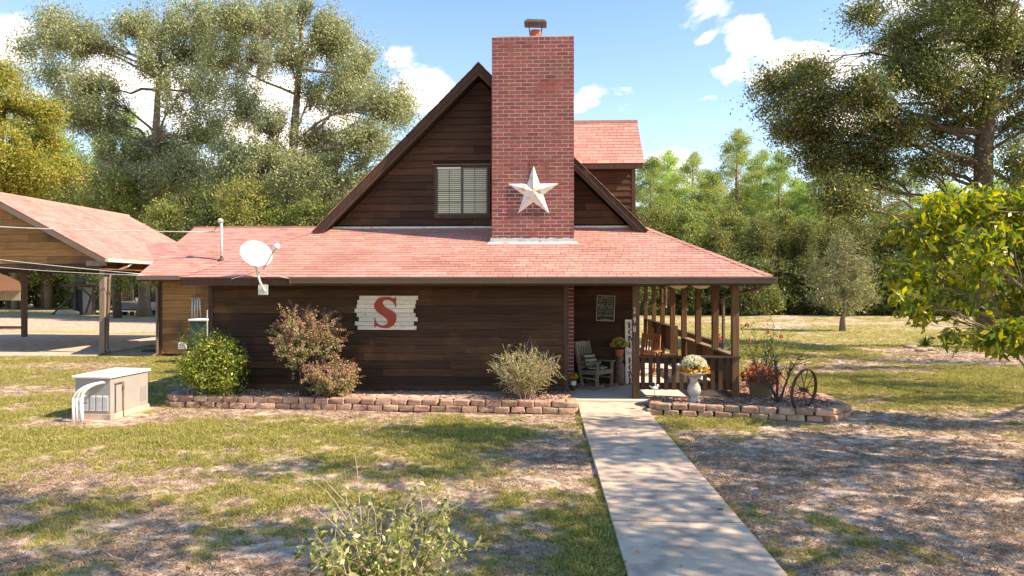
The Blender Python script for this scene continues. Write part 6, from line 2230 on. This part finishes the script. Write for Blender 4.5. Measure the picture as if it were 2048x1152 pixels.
tree('oak_tree', (bx_, Yb_, 0), [((bx_, Yb_, -0.2), 0.7), (q_(580, 450), 0.42), (q_(584, 340), 0.38), (q_(590, 240), 0.30), (q_(598, 140), 0.20), (q_(606, 50), 0.10)],
     px_blobs([(475, 40, 45, 40, .6), (540, 40, 50, 40, .7), (610, 35, 50, 36, .7), (500, 120, 50, 45, .6), (575, 110, 48, 45, .5), (660, 85, 55, 50, .8), (720, 140, 48, 45, .7), (770, 205, 48, 45, .7), (690, 190, 52, 45, .6), (625, 190, 42, 36, .35), (800, 225, 28, 28, .3),
               (480, 210, 50, 45, .6), (540, 260, 55, 45, .7), (640, 285, 55, 36, .7), (730, 285, 55, 40, .7), (700, 345, 60, 40, .8), (600, 345, 70, 40, .9), (520, 340, 60, 40, .8), (450, 330, 50, 50, .7), (640, 400, 60, 36, .7), (440, 120, 36, 50, .4)], Yb_, 3.0, 8),
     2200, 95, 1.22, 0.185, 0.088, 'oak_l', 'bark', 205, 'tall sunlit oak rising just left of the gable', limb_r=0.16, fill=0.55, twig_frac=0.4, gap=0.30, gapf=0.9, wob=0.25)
# yellow tree at the left edge
Yy = 46.0
q_ = lambda x, y: tuple(at(x, y, Yy))
bx_ = KX(-25, Yy)
tree('autumn_tree', (bx_, Yy, 0), [((bx_, Yy, -0.1), 0.35), (q_(-20, 450), 0.24), (q_(-5, 330), 0.17), (q_(10, 220), 0.08)],
     px_blobs([(10, 150, 40, 36, .4), (30, 215, 60, 42, .9), (-40, 220, 60, 60, .8), (75, 280, 55, 40, .9), (20, 300, 60, 42, 1), (60, 350, 80, 36, 1), (125, 345, 40, 30, .5), (-30, 340, 60, 50, .9), (95, 225, 28, 28, .3), (10, 390, 60, 30, .7)], Yy, 2.0, 9),
     1000, 75, 0.80, 0.165, 0.085, 'yellow_l', 'bark', 206, 'golden yellow autumn tree at the left picture edge', limb_r=0.12, fill=0.55, gap=0.15, gapf=0.6)

# ------------------------------------------------------------------ woods: a few kinds, many copies
def proto_broad(name, seed, h, r, leaf, label, group, n=280, lpc=55, cr=0.80, Ln=0.25, Wd=0.125, low=0.25):
    rg_ = random.Random(seed)
    bl = []
    for k in range(9):
        t = low + (1 - low) * (k + 0.5) / 9
        rad = r * (1 - (2 * t - 1.1) ** 2 * 0.55) * rg_.uniform(0.55, 0.8)
        a = rg_.uniform(0, 6.28)
        o_ = r * 0.42 * rg_.uniform(0.2, 1)
        bl.append(((o_ * math.cos(a), o_ * math.sin(a), h * t * 0.93), (rad, rad, h * 0.13), 1.0))
    return tree(name, (0, 0, 0), [((0, 0, -0.2), 0.030 * h), ((0.1, 0, h * 0.3), 0.022 * h), ((0, 0.2, h * 0.6), 0.014 * h), ((0.1, 0, h * 0.9), 0.004 * h)], bl, n, lpc, cr, Ln, Wd, leaf, 'bark_dark', seed, label, 'tree', group, limb_r=0.10, fill=0.5, twig_frac=0.2)


def proto_pine(name, seed, h, label, group):
    rg_ = random.Random(seed)
    bl = []
    for k in range(17):
        t = 0.42 + 0.58 * k / 16
        a = k * 2.4 + rg_.uniform(-0.4, 0.4)
        ln = (1 - t) ** 0.8 * 0.40 * h * rg_.uniform(0.5, 1.0) + 0.8
        bl.append(((ln * 0.72 * math.cos(a), ln * 0.72 * math.sin(a), h * t + 0.2), (0.55 * ln + 0.4, 0.55 * ln + 0.4, 0.55 + 0.02 * h), 0.5 + 0.5 * (1 - t)))
    return tree(name, (0, 0, 0), [((0, 0, -0.2), 0.021 * h), ((0.05, 0, h * 0.4), 0.015 * h), ((0.0, 0.1, h * 0.75), 0.009 * h), ((0, 0, h * 0.98), 0.003 * h)], bl, 440, 62, 0.60, 0.27, 0.06, 'forest_p', 'bark_pine', seed, label, 'tree', group, limb_r=0.07, fill=0.55, droop=-0.5, twig_frac=0.35, flat=0.6)


GR, GL = 'trees of the wood beyond the right lawn', 'trees of the wood behind the left yard'
pines = [proto_pine('pine_tree', 301, 18.0, 'tall green pine in the wood beyond the right lawn', GR), proto_pine('pine_tree', 302, 17.0, 'tall green pine in the wood beyond the right lawn', GR)]
broad = [proto_broad('forest_tree', 311, 14.0, 4.0, 'forest_a', 'bushy green tree in the wood beyond the right lawn', GR), proto_broad('forest_tree', 312, 12.0, 4.2, 'forest_a', 'bushy green tree in the wood beyond the right lawn', GR), proto_broad('forest_tree', 313, 13.0, 3.8, 'forest_d', 'dark green tree in the wood beyond the right lawn', GR)]
under = [proto_broad('understory_bush', 321, 4.6, 2.8, 'forest_d', 'dark understory bush at the edge of the right wood', GR, 150, 30, 0.55, 0.26, 0.12, 0.05), proto_broad('understory_bush', 322, 3.6, 2.6, 'forest_a', 'green understory bush at the edge of the right wood', GR, 140, 30, 0.5, 0.26, 0.12, 0.05)]
used = set()
planted = {}


def plant(pr_, x, y, s, label, group, rot=None):
    rz = rk.uniform(0, 6.28) if rot is None else rot
    key = (label, group)
    sc_ = (s * rk.uniform(0.92, 1.08), s * rk.uniform(0.92, 1.08), s * rk.uniform(0.94, 1.06))
    if pr_ not in used:
        used.add(pr_)
        pr_.location = (x, y, 0)
        pr_.rotation_euler = (0, 0, rz)
        pr_.scale = sc_
        pr_['label'] = label
        pr_['group'] = group
        planted.setdefault(key, []).append((x / y, pr_))
        return pr_
    c = copy_thing(pr_, (x, y, 0), rz, sc_, label, group)
    planted.setdefault(key, []).append((x / y, c))
    return c


RP, RB, RD, RU = 'tall pine', 'bushy mid green tree', 'dark green tree', 'understory bush'
# right wood, by where it shows in the picture: (px, top y, depth, kind)
for px_, ty_, Yd_, k in ((1300, 330, 74, 'p'), (1345, 360, 80, 'p'), (1335, 330, 88, 'p'), (1385, 345, 90, 'p'), (1420, 350, 78, 'p'), (1475, 300, 80, 'p'), (1520, 330, 86, 'p'), (1560, 345, 76, 'p'), (1600, 350, 80, 'p'), (1640, 360, 74, 'p'), (1700, 365, 80, 'p'), (1760, 370, 84, 'p'), (1820, 360, 80, 'p'), (1900, 350, 84, 'p'), (1980, 350, 80, 'p'), (2050, 340, 82, 'p'), (2120, 340, 78, 'p'), (2200, 330, 80, 'p'),
                         (1290, 420, 68, 'b'), (1330, 400, 70, 'b'), (1375, 405, 68, 'b'), (1430, 430, 66, 'b'), (1470, 410, 70, 'b'), (1515, 440, 66, 'd'), (1560, 430, 69, 'b'), (1610, 440, 67, 'd'), (1655, 450, 70, 'b'), (1710, 430, 68, 'd'), (1760, 430, 71, 'b'), (1815, 430, 68, 'd'), (1870, 420, 70, 'b'), (1930, 410, 68, 'd'), (1990, 400, 71, 'b'), (2060, 400, 68, 'd'), (2130, 400, 69, 'b'), (2200, 390, 68, 'd'),
                         (1400, 380, 84, 'b'), (1490, 380, 90, 'd'), (1580, 390, 92, 'b'), (1680, 390, 90, 'd'), (1790, 390, 92, 'b'), (1890, 380, 92, 'd'), (2000, 370, 92, 'b'), (2100, 370, 90, 'd')):
    x = KX(px_, Yd_)
    z = at(px_, ty_, Yd_).z
    if k == 'p':
        pr_ = pines[rk.randrange(2)]
        plant(pr_, x, Yd_, z / 17.8 * 1.02, RP, GR)
    elif k == 'b':
        plant(broad[rk.randrange(2)], x, Yd_, z / 12.8, RB, GR)
    else:
        plant(broad[2], x, Yd_, z / 12.8, RD, GR)
for k in range(34):
    px_ = 1285 + k * 27 + rk.uniform(-9, 9)
    Yd_ = 63.5 + rk.uniform(-0.5, 3.0) + 1.5 * math.sin(k * 0.7)
    plant(under[k % 2], KX(px_, Yd_), Yd_, rk.uniform(0.75, 1.25), RU, GR)
LP, LB, LD, LU = 'bare-trunked pine', 'bushy mid green tree', 'dark green tree', 'understory bush'
for px_, ty_, Yd_, k in ((-60, 300, 84, 'b'), (20, 330, 82, 'd'), (90, 340, 80, 'b'), (150, 330, 82, 'd'), (205, 315, 78, 'b'), (255, 330, 76, 'd'), (310, 340, 80, 'b'), (360, 330, 78, 'd'), (410, 320, 80, 'b'), (455, 330, 76, 'd'), (505, 320, 80, 'b'), (555, 340, 76, 'd'), (610, 330, 80, 'b'), (660, 350, 76, 'd'), (715, 345, 78, 'b'), (770, 380, 80, 'd'), (850, 400, 82, 'b'), (940, 400, 82, 'd'), (1040, 400, 82, 'b'), (1130, 400, 84, 'd'), (1210, 390, 82, 'b'),
                         (-130, 320, 84, 'd'), (-200, 320, 80, 'b'), (-280, 300, 82, 'd'), (180, 360, 92, 'b'), (290, 370, 94, 'd'), (400, 370, 94, 'b'), (520, 370, 94, 'd'), (640, 380, 94, 'b'),
                         (235, 375, 56, 'b'), (345, 365, 52, 'b'), (415, 380, 50, 'd'), (480, 370, 49, 'b'), (545, 385, 50, 'b'), (625, 375, 49, 'b'), (690, 400, 50, 'd'), (175, 345, 66, 'b')):
    x = KX(px_, Yd_)
    z = at(px_, ty_, Yd_).z
    if k == 'b':
        plant(broad[rk.randrange(2)], x, Yd_, z / 12.8, LB, GL)
    else:
        plant(broad[2], x, Yd_, z / 12.8, LD, GL)
for px_, Yd_, h in ((30, 78, 20), (43, 80, 21), (97, 80, 22), (247, 76, 20), (-30, 70, 20), (130, 88, 21), (205, 90, 20)):
    plant(pines[rk.randrange(2)], KX(px_, Yd_), Yd_, h / 17.8, LP, GL)
for k in range(26):
    px_ = -150 + k * 36 + rk.uniform(-10, 10)
    Yd_ = 84 + rk.uniform(-2, 5)
    plant(under[k % 2], KX(px_, Yd_), Yd_, rk.uniform(0.9, 1.4), LU, GL)
ORD = ['first', 'second', 'third', 'fourth', 'fifth', 'sixth', 'seventh', 'eighth', 'ninth', 'tenth', 'eleventh', 'twelfth', 'thirteenth', 'fourteenth', 'fifteenth', 'sixteenth', 'seventeenth', 'eighteenth', 'nineteenth', 'twentieth']
TENS = ['', '', 'twenty', 'thirty', 'forty']


def ordinal(n):
    return ORD[n] if n < 20 else TENS[(n + 1) // 10] + ('-' + ORD[(n + 1) % 10 - 1] if (n + 1) % 10 else 'th')


for (kind_, grp_), lst in planted.items():
    for n_, (_, o_t) in enumerate(sorted(lst, key=lambda t: t[0])):
        o_t['label'] = '%s %s from the left in the %s' % (ordinal(n_), kind_, grp_.replace('trees of the ', ''))
stem_shrub('sapling', gnd(1828, 636), 14, 1.7, 0.8, 'bush_g', 0.14, 0.05, 8, 401, 'small wispy sapling in the field left of the broad-leaved tree', cat='sapling', side=5, sidelen=0.5, r0=0.02)

# shade trees standing right of and behind the viewer: only their shade shows
def shade_tree(x, y, blobs, seed, label, n, lpc, cr=0.55):
    top = max(b[0][2] for b in blobs)
    tree('shade_tree', (x, y, 0), [((x, y, -0.2), 0.34), ((x - 0.1, y, 3.0), 0.26), ((x - 0.2, y, 6.0), 0.20), ((x - 0.2, y, top), 0.08)], blobs, n, lpc, cr, 0.17, 0.075, 'oak_r', 'bark_dark', seed, label, 'tree', 'shade trees beyond the right edge', limb_r=0.10, fill=0.5, twig_frac=0.3)


def caster(cx, cy, z, rx, ry, rz, w):
    """a crown lobe at height z whose shade falls round (cx, cy)"""
    k = z / math.tan(SUN_EL)
    return ((cx + math.sin(SUN_AZ) * k, cy + math.cos(SUN_AZ) * k, z), (rx, ry, rz), w)


shade_tree(9.5, 3.0, [caster(-5.2, 7.6, 10.5, 2.6, 0.75, 1.0, .9), caster(-1.2, 7.0, 9.6, 1.8, 0.9, 0.9, .8), caster(0.7, 7.4, 9.0, 1.6, 1.2, 0.9, .8), caster(1.7, 8.4, 9.2, 0.7, 1.1, 0.7, .5), caster(1.3, 6.2, 8.6, 0.8, 0.8, 0.7, .5), caster(-2.6, 9.4, 11.0, 2.0, 0.55, 0.8, .6), caster(-2.6, 6.7, 9.6, 2.0, 0.6, 0.8, .8), caster(3.6, 7.2, 8.2, 1.8, 1.4, 0.8, 1.0), caster(-4.8, 6.0, 9.0, 1.6, 0.5, 0.8, .5), caster(0.2, 6.4, 8.6, 1.2, 0.5, 0.8, .6), caster(4.0, 5.0, 7.5, 2.0, 1.0, 0.8, .9)], 501, 'shade tree close to the right of the viewer', 430, 28)
shade_tree(13.0, 8.6, [caster(-1.2, 11.7, 11.0, 1.8, 0.8, 0.9, 1.2), caster(3.0, 11.0, 9.0, 1.0, 0.8, 0.7, .6), caster(1.1, 10.6, 9.6, 1.3, 1.0, 0.9, .8), caster(-0.2, 10.3, 10.4, 1.5, 0.5, 0.8, .5), caster(3.4, 9.6, 8.8, 1.5, 1.2, 0.8, .9), caster(5.2, 11.2, 8.0, 1.6, 0.9, 0.8, .9), caster(6.8, 9.2, 7.4, 1.5, 1.1, 0.8, .9), caster(1.4, 12.6, 9.4, 0.8, 0.6, 0.6, .3)], 502, 'shade tree beyond the right edge of the near lawn', 430, 28)
shade_tree(19.0, 14.5, [caster(8.2, 15.8, 8.0, 1.8, 0.7, 0.9, .8), caster(10.2, 13.6, 7.0, 1.8, 0.7, 0.8, .8), caster(7.4, 12.9, 9.4, 1.4, 0.6, 0.8, .6), caster(9.0, 18.0, 9.0, 2.4, 0.6, 0.8, .8), caster(8.0, 19.6, 10.0, 2.0, 0.6, 0.7, .6)], 503, 'shade tree beyond the right edge of the far lawn', 200, 26)
shade_tree(26.0, 20.0, [caster(9.6, 22.0, 11.0, 3.0, 0.8, 0.9, .9), caster(13.0, 24.0, 9.5, 3.0, 0.8, 0.9, .9), caster(9.0, 25.6, 11.5, 3.2, 0.7, 0.9, .8), caster(15.0, 19.5, 8.4, 2.4, 0.8, 0.9, .8)], 504, 'shade tree far out beyond the right edge', 230, 26, 0.7)

# ------------------------------------------------------------------ grass
rg = np.random.default_rng(99)


def tuft(seed, n, h, w, rad, mat, flat=0.35):
    r = np.random.default_rng(seed)
    vs, fs = [], []
    for i in range(n):
        a, rr = r.uniform(0, 6.283), rad * math.sqrt(r.random())
        b = np.array([rr * math.cos(a), rr * math.sin(a), -0.004])
        d = np.array([r.normal(0, flat), r.normal(0, flat), 1.0])
        d /= np.linalg.norm(d)
        hh = h * r.uniform(0.5, 1.2)
        s = np.cross(d, r.normal(size=3))
        s /= np.linalg.norm(s)
        bend = np.array([r.normal(0, .35), r.normal(0, .35), -0.12]) * hh
        m = b + d * hh * 0.55
        t = b + d * hh + bend
        k = len(vs)
        vs += [tuple(b - s * w), tuple(b + s * w), tuple(m + s * w * .8 + bend * .25), tuple(m - s * w * .8 + bend * .25), tuple(t)]
        fs += [(k, k + 1, k + 2, k + 3), (k + 3, k + 2, k + 4)]
    me = bpy.data.meshes.new('tuft')
    me.from_pydata(vs, [], fs)
    me.materials.append(M[mat])
    return me


tufts = [tuft(i, 24, 0.075, 0.0042, 0.075, 'grass', 0.5) for i in range(5)]
far_tufts = [tuft(40 + i, 20, 0.06, 0.005, 0.10, 'grass_far', 0.7) for i in range(3)]
dead = [tuft(20 + i, 20, 0.06, 0.0036, 0.11, 'thatch', 1.8) for i in range(4)]


def blocked(x, y):
    bz = (x > WX0 + 0.035) & (x < WX1 - 0.035) & (y < 14.6)
    bz |= (x > -7.6) & (x < 4.9) & (y > 14.1)
    lf = np.interp(x, [-8.2, -7.72, 0.62], [14.6, 14.12, 13.75])
    bz |= (x > -8.0) & (x < 0.75) & (y > lf)
    p1, p2 = np.array(rb[2]), np.array(rb[4])
    fr_ = np.interp(x, [p1[0], p2[0]], [p1[1] - 0.12, p2[1] - 0.12])
    bz |= (x > 2.0) & (x < rb[5][0] + 0.1) & (y > fr_) & (y < 15.0)
    bz |= (x > 4.0) & (x < 5.6) & (y > 13) & (y < 17.5)
    bz |= (x < -13.0) & (y > 24.0)
    gx, gy = gnd(215, 832)[:2]
    bz |= (np.abs(x - gx) < 0.55) & (np.abs(y - gy - 0.3) < 0.9)
    return bz


def field(n, x0, x1, y0, y1, power):
    y = y0 + (y1 - y0) * rg.random(n) ** power
    lo = np.maximum(x0, -1.05 * y - 4.0)
    hi = np.minimum(x1, 0.95 * y + 6.0)
    x = lo + (hi - lo) * rg.random(n)
    return x, y


x, y = field(260000, -36, 34, 1.5, 30, 1.15)
gm = grassy(x, y) + rg.normal(0, 0.10, len(x))
ok = ~blocked(x, y)
kg = ok & (gm > 0.47) & (rg.random(len(x)) < np.clip((gm - 0.42) * 2.2, 0, 0.85))
xg, yg = x[kg], y[kg]
n = len(xg)
ne = 2600
ye = rg.uniform(3.8, 14.2, ne)
xe = np.where(rg.random(ne) < 0.5, WX0 - np.abs(rg.normal(0, 0.07, ne)) + 0.05, WX1 + np.abs(rg.normal(0, 0.07, ne)) - 0.05)
ke = (fbm(xe * 1.5 + 7, ye * 1.5, 4) > 0.5) & ~((xe > 1.4) & (ye > 13.6))
xg, yg = np.concatenate([xg, xe[ke]]), np.concatenate([yg, ye[ke]])
n = len(xg)
lush = np.clip((grassy(xg, yg) - 0.4) * 1.2, 0.2, 1.1)
scl = (0.55 + 0.75 * lush * rg.uniform(0.6, 1.3, n))[:, None] * np.array([[1, 1, 1]])
scl = scl * (1 + np.clip((yg - 14) / 30, 0, 0.5))[:, None]
scatter('grass', np.stack([xg, yg, ground_z(xg, yg)], 1), np.stack([rg.normal(0, .1, n), rg.normal(0, .1, n), rg.uniform(0, 6.28, n)], 1), scl, rg.integers(0, 5, n), tufts, 'patchy green lawn grass', 'grass')
# coarser tufts over the far lawn
xf, yf_ = field(24000, -12, 56, 29, 62, 1.3)
gf = grassy(xf, yf_)
kf = (xf > 5.2) & (gf + rg.normal(0, 0.12, len(xf)) > 0.42)
xf, yf_ = xf[kf], yf_[kf]
nf_ = len(xf)
scatter('far_grass', np.stack([xf, yf_, ground_z(xf, yf_)], 1), np.stack([rg.normal(0, .1, nf_), rg.normal(0, .1, nf_), rg.uniform(0, 6.28, nf_)], 1), rg.uniform(1.2, 2.2, (nf_, 1)) * np.ones((1, 3)) * np.array([[1.3, 1.3, 0.8]]), rg.integers(0, 3, nf_), far_tufts, 'sparse grass of the far lawn before the wood', 'grass')
kd = ok & ~kg & (rg.random(len(x)) < np.clip(1.4 * fbm(x * 1.3 + 40, y * 1.7 + 11, 4) - 0.25, 0, 0.9))
xg, yg = x[kd], y[kd]
n = len(xg)
scatter('dry_grass', np.stack([xg, yg, ground_z(xg, yg)], 1), np.stack([rg.normal(0, .15, n), rg.normal(0, .15, n), rg.uniform(0, 6.28, n)], 1), rg.uniform(0.5, 1.25, (n, 1)) * np.ones((1, 3)), rg.integers(0, 4, n), dead, 'dry dead grass lying on the bare soil', 'grass')
fl_me = []
for i in range(3):
    me = leafmesh('fallen', np.zeros((1, 3)), 0.075, 0.05, np.random.default_rng(i), D=np.array([[1.0, 0.1, 0.05]]))
    me.materials.append(M['fallen'])
    fl_me.append(me)
x, y = field(900, -14, 16, 4, 24, 1.0)
k = ~blocked(x, y) | ((x > WX0) & (x < WX1) & (y < 14) & (rg.random(900) < 0.3))
x, y = x[k], y[k]
n = len(x)
zf = np.where((x > WX0) & (x < WX1), 0.05, ground_z(x, y) + 0.03)
scatter('fallen_leaves', np.stack([x, y, zf], 1), np.stack([rg.normal(0, .4, n), rg.normal(0, .4, n), rg.uniform(0, 6.28, n)], 1), rg.uniform(0.6, 1.2, (n, 1)) * np.ones((1, 3)), rg.integers(0, 3, n), fl_me, 'brown fallen leaves scattered over the lawn', 'leaves')
